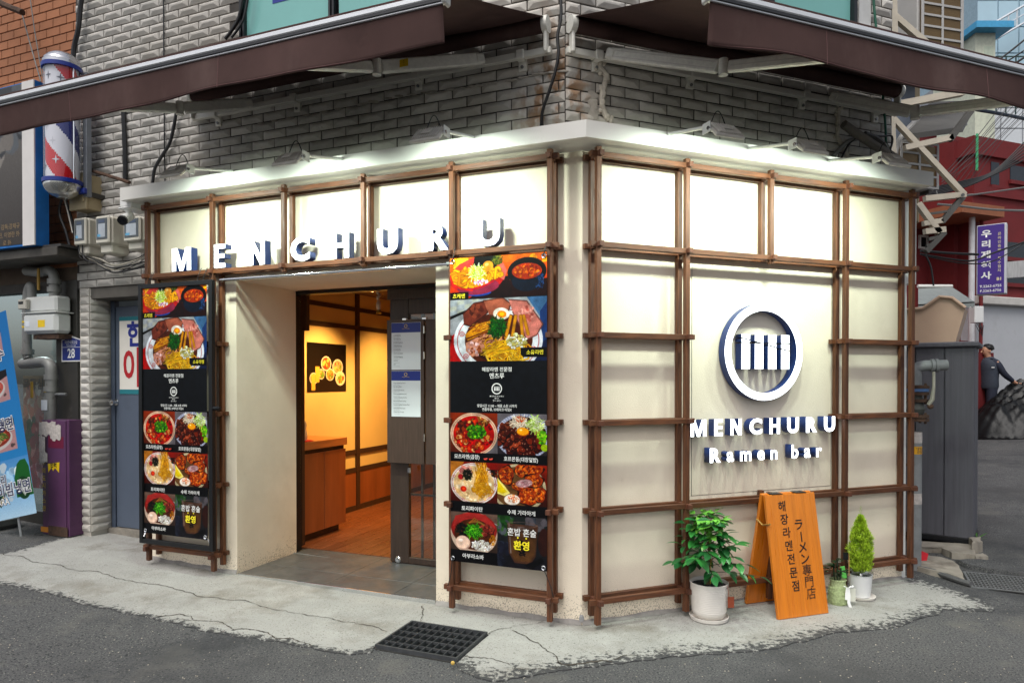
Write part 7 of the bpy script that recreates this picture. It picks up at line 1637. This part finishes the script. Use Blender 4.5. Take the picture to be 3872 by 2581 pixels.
# ================================================================ red building across the alley
RD = 14.0; K = at(3672, 1430, RD); rb = thing('red_building', 'dark red painted brick building with a green-topped parapet across the alley', 'building', (K.x, K.y, 0), RZB)
M_REDB = mat('red_painted_brick', lin((112, 28, 30)), .75, var=.14, vs=3, layers=((6, lin((84, 22, 24)), .55, .8), (40, lin((134, 50, 46)), .62, .75, (.3, .3, 3))), bump=.4, bs=30, st=(1, 1, 1))
hz_ = lambda V, y=RD: at(3672, V, y).z
top = hz_(520); gl_ = 3.4
box('main_wall', M_REDB, rb, 0, 9, 0, 6, hz_(1130), top); box('parapet', M_REDB, rb, -.06, 9.1, -.07, .3, top - .35, top + .02); box('floor_band', M_REDB, rb, -.03, 9.05, -.06, 0, hz_(735), hz_(700)); box('low_wall', mat('light_grey_paint', lin((182, 184, 188)), .8, var=.05, vs=2, layers=((2, lin((160, 160, 162)), .55, .8),), bump=.4, bs=14), rb, .10, 9, -.02, 6, -.2, hz_(1150)); box('wall_cap', mat('stained_cap', lin((196, 192, 186)), .8, var=.12, vs=5), rb, .05, 9.1, -.14, 6, hz_(1150), hz_(1118), .02)
# left wing set back
box('wing', M_REDB, rb, -4.0, -.02, .9, 6, -.2, top + .25); box('wing_parapet', M_REDB, rb, -4.0, .04, .82, 1.2, top - .1, top + .32); box('pier', M_REDB, rb, -.12, .30, .3, 1.2, 0, top + .12)
box('green_coping', mat('green_coping', lin((70, 176, 120)), .6), rb, -.75, .02, .75, 1.3, top + .325, top + .42); box('green_downpipe', MATS['green_coping'], rb, -.01, .03, -.10, -.071, top - .7, top + .05)
box('eave_board', mat('brown_eave', lin((150, 92, 62)), .7), rb, -1.0, .22, -.5, .9, hz_(838), hz_(800)); 
MB().cyl((-.36, -.25, 0), (-.36, -.25, hz_(825)), .055, n=14).build('drainpipe', mat('white_drainpipe', lin((206, 204, 206)), .4), rb, smooth=True); MB().cyl((.05, -.16, .4), (.05, -.16, hz_(840)), .035, n=10).build('red_pipe', M_REDB, rb)
w1 = box('small_window', M_BLACK, rb, -.36, -.18, .885, .90, hz_(943, 15), hz_(907, 15)); box('window_surround', M_WHITE, w1, -.40, -.361, .86, .9, hz_(950, 15), hz_(900, 15)); box('window_surround', M_WHITE, w1, -.179, -.14, .86, .9, hz_(950, 15), hz_(900, 15)); box('window_surround', M_WHITE, w1, -.36, -.18, .86, .9, hz_(950, 15), hz_(943.2, 15)); box('window_surround', M_WHITE, w1, -.36, -.18, .86, .9, hz_(906.8, 15), hz_(900, 15))
for x0, x1, v1, v0 in ((.55, .80, 600, 690), (1.15, 2.6, 600, 660), (.9, 2.6, 900, 960), (.9, 2.6, 1010, 1060)): w1 = box('window', mat('dark_window', lin((30, 36, 44)), .15, var=.1), rb, x0, x1, -.012, 0.02, hz_(v0), hz_(v1)); box('window_sill', M_REDB, w1, x0 - .05, x1 + .05, -.06, -.013, hz_(v0) - .08, hz_(v0))
box('step', M_REDB, rb, -1.4, .16, -.35, -.1, 0, hz_(1335)); box('porch_wall', M_REDB, rb, -1.6, .02, -.1, .6, 0, hz_(1290))
# small grey canopy before the wing
cnp = thing('small_canopy', 'small grey canvas canopy with scalloped edge below the white drainpipe', 'canopy', (0, 0, 0)); y0_ = 10.5
a, b, c_, d_ = at(3472, 1090, y0_ + 1.2), at(3600, 1085, y0_ + 1.2), at(3685, 1140, y0_), at(3472, 1150, y0_)
MB().add([a, b, c_, d_] + [v + Vector((0, 0, -.02)) for v in (a, b, c_, d_)], [(0, 1, 2, 3), (7, 6, 5, 4), (1, 5, 6, 2), (2, 6, 7, 3)]).build('sheet', mat('grey_canvas', lin((132, 138, 136)), .8, var=.15, vs=5, st=(8, 1, 1)), cnp)
n = 14
for i in range(n): p, q_ = c_.lerp(d_, i / n), c_.lerp(d_, (i + 1) / n); m_ = (p + q_) / 2; MB().add([p, q_, q_ + Vector((0, 0, -.07)), m_ + Vector((0, 0, -.10)), p + Vector((0, 0, -.07))], [(0, 1, 2, 3, 4)]).build('scallop', MATS['grey_canvas'], cnp)
MB().cyl(at(3600, 1082, y0_ + 1.2), at(3470, 1082, y0_ + 1.2), .03, n=8).build('front_rail', M_WHITE, cnp)
eb = thing('electric_box', 'small white electric box with loose wires on the red corner', 'electric box', at(3690, 1190, 13.2)); box('case', M_CW, eb, -.09, .09, -.1, .05, -.16, .16, .01)
for k in range(4): MB().tube([(.03 * k - .05, -.08, -.16), (.05 * math.sin(k) , -.12, -.26), (.02 * k, -.1, -.34 - .03 * k), (-.05 + .05 * k, -.07, -.2)], .006, 5).build('wire', M_CABLE, eb)
# purple vertical sign
SD = 11.0; a, b = at(3692, 1100, SD + .12), at(3800, 1100, SD - .12); zt0, zb0 = at(3745, 848, SD).z, at(3745, 1112, SD).z; ws = math.hypot(b.x - a.x, b.y - a.y)
ps = thing('projecting_sign', 'purple and white projecting sign board for a bookbinder on the red building', 'sign', (a.x, a.y, zb0), math.atan2(b.y - a.y, b.x - a.x)); hs_ = zt0 - zb0
box('cabinet', mat('white_sign_box', lin((206, 208, 212)), .5, var=.04), ps, 0, ws + .02, .002, .20, 0, hs_, .006); box('purple_face', mat('purple_vinyl', lin((64, 40, 124)), .45, var=.04, emit=lin((64, 40, 124)), es=.12), ps, .012, ws - .012, -.006, .002, .012, hs_ - .012)
for i, ch in enumerate('우리제책사'): text(ch, hs_ * .112, M_TXTW, ps, ws * .34, -.008, hs_ * (.865 - i * .150), bold=.035, sx=1.2)
for i, ch in enumerate('온라인증명·특수접지'): text(ch, hs_ * .046, mat('pale_yellow_ink', lin((226, 214, 170)), .5, var=0), ps, ws * .80, -.008, hs_ * (.85 - i * .058), bold=.01)
text('B1', hs_ * .06, MATS['pale_yellow_ink'], ps, ws * .80, -.008, hs_ * .21, bold=.03); text('T.2263-6755', hs_ * .050, M_TXTW, ps, ws * .5, -.008, hs_ * .115, bold=.02); text('F.2263-6756', hs_ * .050, M_TXTW, ps, ws * .5, -.008, hs_ * .05, bold=.02)
box('fixing_arm', mat('corrugated_grey', lin((176, 176, 176)), .6, var=.2, vs=6, st=(12, 1, 1)), ps, ws + .022, ws + .7, .06, .16, hs_ * .22, hs_ * .45)
# ================================================================ far towers
tw_ = thing('glass_tower', 'pale blue glass office tower rising behind the awning', 'tower', (0, 0, 0)); YT = 60.0
M_TG = mat('pale_blue_glass', lin((176, 206, 220)), .1, .0, var=.1, vs=.2, spec=.8); M_TM = mat('white_mullion', lin((210, 216, 222)), .5); M_TD = mat('dark_blue_glass', lin((40, 70, 128)), .12, var=.15, vs=.3, spec=.8)
x0, x1 = at(3695, 0, YT).x, at(4250, 0, YT).x; zA, zB = at(3700, 700, YT).z, at(3700, -500, YT).z
box('core', mat('tower_core', lin((150, 176, 190)), .5), tw_, x0 + .1, x1, YT + .1, YT + 14, 0, zB)
nX, nZ = 7, 12
for i in range(nX):
    for j in range(nZ): u0, u1 = x0 + (x1 - x0) * i / nX, x0 + (x1 - x0) * (i + 1) / nX; w0, w1 = zA + (zB - zA) * j / nZ, zA + (zB - zA) * (j + 1) / nZ; box('glass_panel', M_TD if j >= 7 else M_TG, tw_, u0 + .06, u1 - .06, YT, YT + .08, w0 + .06, w1 - .06)
zr1, zr2 = at(3700, 150, YT - 2).z, at(3872, 40, YT - 2).z; xr1, xr2 = at(3700, 0, YT - 2).x, at(3960, 0, YT - 2).x
for dz in (0, .75, 1.5): MB().tube([(xr1, YT - 1.5, zr1 + dz - .8), (xr2, YT - 1.5, zr1 + dz + 2.6)], .10 if dz != .75 else .05, 5).build('balustrade', M_TM, tw_)
for k in range(9): f = k / 8; MB().tube([(xr1 + (xr2 - xr1) * f, YT - 1.5, zr1 - .8 + 3.4 * f), (xr1 + (xr2 - xr1) * f, YT - 1.5, zr1 + .7 + 3.4 * f)], .07, 5).build('baluster', M_TM, tw_)
pw_ = thing('panel_building', 'white panelled building behind the red parapet', 'building', (0, 0, 0)); YW = 34.0; x0, x1 = at(3540, 0, YW).x, at(4200, 0, YW).x; zA, zB = 2.0, at(3700, 330, YW).z
box('core', mat('grey_core', lin((150, 152, 156)), .7), pw_, x0, x1, YW + .1, YW + 10, 0, zB)
for i in range(8):
    for j in range(7): u0, u1 = x0 + (x1 - x0) * i / 8, x0 + (x1 - x0) * (i + 1) / 8; w0, w1 = 9 + (zB - 9) * j / 7, 9 + (zB - 9) * (j + 1) / 7; box('wall_panel', mat('white_panel', lin((206, 210, 214)), .4, var=.04, rnd=.04), pw_, u0 + .03, u1 - .03, YW, YW + .1, w0 + .03, w1 - .03)
rh = thing('rooftop_hut', 'cream rooftop hut with a blue edge and dark railings', 'hut', (0, 0, 0)); YH = 30.0; xa, xb = at(3690, 0, YH).x, at(3765, 0, YH).x; z0_, z1_ = zB * .86, at(3700, 125, YH).z
box('wall', mat('cream_paint', lin((206, 210, 190)), .7), rh, xa, xb, YH, YH + 3, z0_ - 3, z1_); box('blue_eave', mat('blue_eave', lin((70, 160, 206)), .6), rh, xa - .3, xb + .45, YH - .5, YH + 3, z1_, z1_ + .28); dr_ = box('door', mat('pale_green_door', lin((190, 200, 180)), .6), rh, xb - .5, xb - .1, YH - .02, YH, z0_ - .5, z1_ - .6)
for k in range(6): box('rail_post', mat('dark_green_rail', lin((40, 70, 66)), .6), rh, xb - .6 + k * .42, xb - .56 + k * .42, YH - .9, YH - .86, z0_ - 1, z0_ + 1.5)
for zz in (0, 1.45): box('railing', MATS['dark_green_rail'], rh, xb - .6, xb + 1.6, YH - .91, YH - .87, z0_ + zz, z0_ + zz + .05)
# ================================================================ overhead wires
wb = thing('overhead_wires', 'bundle of black overhead wires crossing in front of the red building', 'wires', (0, 0, 0))
def wire(pts, r_, y, m=M_CABLE): MB().tube(catm([at(u, v, y) for u, v in pts], 6), r_, 6).build('wire', m, wb, smooth=True)
for k in range(6): wire([(3500, 745 - k * 6), (3640, 710 - k * 5), (3760, 660 - k * 3), (3900, 590 - k * 16)], .011, 9.5 + k * .1)
for k in range(4): wire([(3560, 700 - 10 * k), (3680, 610 - 25 * k), (3800, 500 - 40 * k), (3900, 400 - 50 * k)], .005, 10)
wire([(3545, 772), (3640, 780), (3760, 793), (3900, 797)], .016, 10, M_GCABLE); wire([(3640, 742), (3740, 728), (3900, 705)], .012, 10, M_GCABLE)
wire([(3480, 948), (3590, 957), (3700, 962)], .016, 9); wire([(3480, 960), (3600, 980), (3680, 985), (3760, 955), (3900, 905)], .012, 9); wire([(3490, 965), (3640, 995), (3760, 985), (3900, 900)], .008, 9)
wire([(3540, 720), (3560, 742), (3680, 735)], .01, 9.5, M_GCABLE); wire([(3500, 965), (3520, 1010), (3530, 1080)], .010, 8)
wire([(3700, 280), (3800, 210), (3900, 130)], .018, 12); wire([(3720, 285), (3820, 225), (3900, 175)], .014, 12); wire([(3740, 290), (3830, 245), (3900, 200)], .02, 12); wire([(3690, 415), (3780, 430), (3900, 455)], .03, 12, mat('blue_black_cable', lin((34, 46, 60)), .5))
for k in range(7): wire([(3560 + 20 * k, 690), (3690 + 16 * k, 540), (3830 + 20 * k, 380)], .004, 11)
# ================================================================ tarpaulins and the man
def heap(name, label, cat, cx, cy, rx, ry, h, m, seed, nx=46, ny=30, rz=0.0, sharp=1.0):
    rs = np.random.RandomState(seed); t = link(name, None, None, (cx, cy, zf(cx, cy)), rz, label, cat); vs = []; fs = []; ph = rs.uniform(0, 6, 12)
    for j in range(ny + 1):
        for i in range(nx + 1):
            u, v = i / nx * 2 - 1, j / ny * 2 - 1; r_ = math.sqrt(u * u + v * v) if False else max(abs(u), abs(v)) * .35 + math.sqrt(u * u + v * v) * .65
            base_ = max(0, 1 - r_ ** 2.2); w = (math.sin(5 * u + 3 * v + ph[0]) + .8 * math.sin(9 * u - 5 * v + ph[1]) + .7 * abs(math.sin(7 * v + 4 * u + ph[2])) + .9 * abs(math.sin(15 * u + 6 * v + ph[3] + 2 * math.sin(4 * v))) + .8 * abs(math.sin(23 * v - 11 * u + ph[4] + 2 * math.sin(5 * u))) + .5 * abs(math.sin(37 * u + 19 * v + 3 * math.sin(6 * v)))) * .10
            z = h * (base_ * (1 + w * .8)) + .05 * abs(w) + .01; vs.append((rx * u * (1 + .06 * math.sin(6 * v + ph[5])), ry * v * (1 + .08 * math.sin(5 * u + ph[6])), z))
    fs = [(j * (nx + 1) + i, j * (nx + 1) + i + 1, (j + 1) * (nx + 1) + i + 1, (j + 1) * (nx + 1) + i) for j in range(ny) for i in range(nx)]
    z0 = zf(cx, cy); cr, sr = math.cos(rz), math.sin(rz)
    vs = [(x, y, z - .012 + zf(cx + x * cr - y * sr, cy + x * sr + y * cr) - z0) for x, y, z in vs]
    MB().add(vs, fs).build('sheet', m, t, smooth=True, ang=28); return t
p = gnd(3950, 1640); heap('black_tarpaulin', 'wrinkled shiny black tarpaulin heaped over goods in the alley', 'tarpaulin', p.x + .15, p.y + .25, 1.55, 1.0, .82, mat('black_plastic_sheet', lin((15, 16, 17)), .36, var=.3, vs=8, spec=.25, bump=1.0, bs=9), 5, 90, 64, rz=R(-20))
p2 = gnd(3872, 1560); heap('blue_tarpaulin', 'blue tarpaulin over a handcart behind the black heap', 'tarpaulin', p2.x + .35, p2.y + .8, 1.1, .7, .95, mat('blue_tarp', lin((36, 82, 150)), .5, var=.15), 9, 30, 20)
YM = 13.6; fp_ = at(3738, 1430, YM); gm_ = zf(fp_.x, fp_.y)
mn = thing('person', 'man in dark vest and trousers standing in the alley, one hand on a handcart', 'person', (fp_.x, fp_.y, gm_)); HM = at(3738, 1306, YM).z - gm_; k_ = HM / 1.70
def skin(name, V_, E_, m, par, lev=2, root=0):
    me = bpy.data.meshes.new(name); me.from_pydata([v[:3] for v in V_], E_, []); me.materials.append(m); o = link(name, me, par); sk = o.modifiers.new('skin', 'SKIN'); sk.use_smooth_shade = True
    for i, v in enumerate(V_): me.skin_vertices[0].data[i].radius = (v[3], v[4] if len(v) > 4 else v[3]); me.skin_vertices[0].data[i].use_root = (i == root)
    sb_ = o.modifiers.new('sub', 'SUBSURF'); sb_.levels = lev; sb_.render_levels = lev; o.scale = (k_, k_, k_); return o
M_SKIN = mat('skin', lin((190, 140, 112)), .55, var=.06); M_NAV = mat('navy_cloth', lin((34, 38, 54)), .85, var=.15, vs=20); M_VEST = mat('grey_vest', lin((54, 60, 72)), .8, var=.12, vs=20)
# facing left (-x); left-hand arm (his left, nearer) reaches back to +x
bodyV = [(0, 0, .95, .09, .09), (-.01, 0, 1.15, .09, .09), (-.01, 0, 1.34, .09, .09), (-.01, 0, 1.45, .055, .055), (-.03, 0, 1.50, .055), (-.05, 0, 1.57, .085, .07), (-.045, 0, 1.64, .085, .075), (-.03, 0, 1.68, .05),
         (.0, -.10, .90, .09), (-.02, -.10, .50, .065), (.0, -.10, .10, .045), (-.09, -.10, .05, .04), (.02, .10, .90, .09), (.05, .10, .50, .065), (.10, .10, .10, .045), (.02, .10, .05, .04),
         (.02, -.19, 1.38, .06), (.14, -.22, 1.14, .048), (.36, -.20, .98, .035), (.42, -.20, .95, .03), (-.02, .19, 1.38, .06), (-.04, .22, 1.12, .048), (-.20, .12, 1.02, .035), (-.25, .08, 1.03, .03)]
bodyE = [(0, 1), (1, 2), (2, 3), (3, 4), (4, 5), (5, 6), (6, 7), (0, 8), (8, 9), (9, 10), (10, 11), (0, 12), (12, 13), (13, 14), (14, 15), (2, 16), (16, 17), (17, 18), (18, 19), (2, 20), (20, 21), (21, 22), (22, 23)]
bd = skin('body', bodyV, bodyE, M_SKIN, mn)
for y in (-.03, .03): MB().ell((-.128, y, 1.605), .008, 8, 6).build('eye', M_BLACK, bd)
MB().ell((-.142, 0, 1.575), (.018, .014, .022), 8, 6).build('nose', M_SKIN, bd, smooth=True); MB().ell((-.118, 0, 1.535), (.012, .028, .006), 8, 6).build('mouth', mat('lips', lin((150, 84, 76)), .5), bd, smooth=True); MB().ell((-.03, -.078, 1.585), (.018, .012, .03), 8, 6).build('ear', M_SKIN, bd, smooth=True)
hv = MB()
for k in range(120): a, e = rr_.uniform(0, 6.28), rr_.uniform(.15, 1.5); d = Vector((math.cos(a) * math.cos(e), math.sin(a) * math.cos(e), math.sin(e))); c = Vector((-.025, 0, 1.63)) + Vector((d.x * .095, d.y * .088, d.z * .085)); 
hv.ell((-.006, 0, 1.655), (.092, .090, .074), 16, 10)
for k in range(90):
    a, e = rr_.uniform(0, 6.28), rr_.uniform(-.2, 1.5); d = Vector((math.cos(a) * math.cos(e), math.sin(a) * math.cos(e), math.sin(e)))
    if d.x < -.35 and d.z < .75: continue
    hv.ell((-.018 + d.x * .095, d.y * .088, 1.645 + d.z * .075), rr_.uniform(.012, .022), 6, 4)
hair = hv.build('hair', mat('black_hair', lin((24, 22, 22)), .6, var=.2), bd, smooth=True)
skin('trousers', [(0, 0, .98, .145, .125), (.0, -.10, .88, .105), (-.02, -.10, .50, .08), (.0, -.10, .12, .065), (.02, .10, .88, .105), (.05, .10, .50, .08), (.10, .10, .12, .065)], [(0, 1), (1, 2), (2, 3), (0, 4), (4, 5), (5, 6)], M_NAV, mn)
skin('shirt', [(-.01, 0, 1.30, .15, .125), (-.01, 0, 1.43, .09), (.02, -.19, 1.38, .075), (.14, -.22, 1.14, .062), (.34, -.205, .99, .045), (-.02, .19, 1.38, .075), (-.04, .22, 1.12, .062), (-.18, .13, 1.025, .045)], [(0, 1), (0, 2), (2, 3), (3, 4), (0, 5), (5, 6), (6, 7)], M_NAV, mn)
MB().lathe([(.19, .86), (.205, .90), (.20, 1.05), (.215, 1.22), (.225, 1.34), (.19, 1.41), (.11, 1.46), (.075, 1.48)], 24, Matrix.Scale(.72, 4, (1, 0, 0))).build('vest', M_VEST, mn, smooth=True).scale = (k_, k_, k_)
for s_, xx, yy in ((1, .44, -.20), (-1, -.275, .07)):
    for f in range(4): MB().tube([(xx, yy - .024 + f * .016, .95 if s_ > 0 else 1.03), (xx + s_ * .04, yy - .024 + f * .016, .945 if s_ > 0 else 1.03), (xx + s_ * (.065 - .004 * abs(f - 1.5)), yy - .022 + f * .015, .925 if s_ > 0 else 1.01)], [.0095, .009, .007], 6).build('finger', M_SKIN, bd, smooth=True)
    MB().tube([(xx - s_ * .01, yy - .03, .96 if s_ > 0 else 1.04), (xx + s_ * .02, yy - .05, .955 if s_ > 0 else 1.035), (xx + s_ * .04, yy - .05, .94 if s_ > 0 else 1.02)], [.011, .010, .008], 6).build('thumb', M_SKIN, bd, smooth=True)
MB().box(-.10, -.04, -.222, -.216, 1.26, 1.275).build('badge', M_TXTW, mn)
for ch in list(mn.children):
    if ch.name.startswith('badge'): ch.scale = (k_, k_, k_)
crt = thing('handcart', 'green-edged handcart under the blue tarpaulin', 'handcart', (p2.x - .1, p2.y + .8, zf(p2.x, p2.y + .8)))
box('tray', mat('green_steel', lin((40, 90, 60)), .6), crt, -1.15, 1.0, -.55, .55, .98, 1.03); 
for x in (-.8, .7):
    for y in (-.5, .5): MB().cyl((x, y, .0), (x, y, .98), .02, n=8).build('leg', M_STEEL, crt)
pb_ = thing('parasol_stand', 'folded black parasol leaning at the right edge of the alley', 'parasol', gnd(3850, 1600) + Vector((.25, .9, 0))); MB().tube([(0, 0, 0), (.12, 0, 1.2), (.25, 0, 2.3)], .02, 8).build('pole', M_BLACK, pb_); MB().tube([(.14, 0, 1.35), (.17, 0, 1.6), (.25, 0, 2.25)], [.04, .10, .03], 10).build('canopy', mat('black_canvas', lin((34, 34, 36)), .8), pb_, smooth=True)
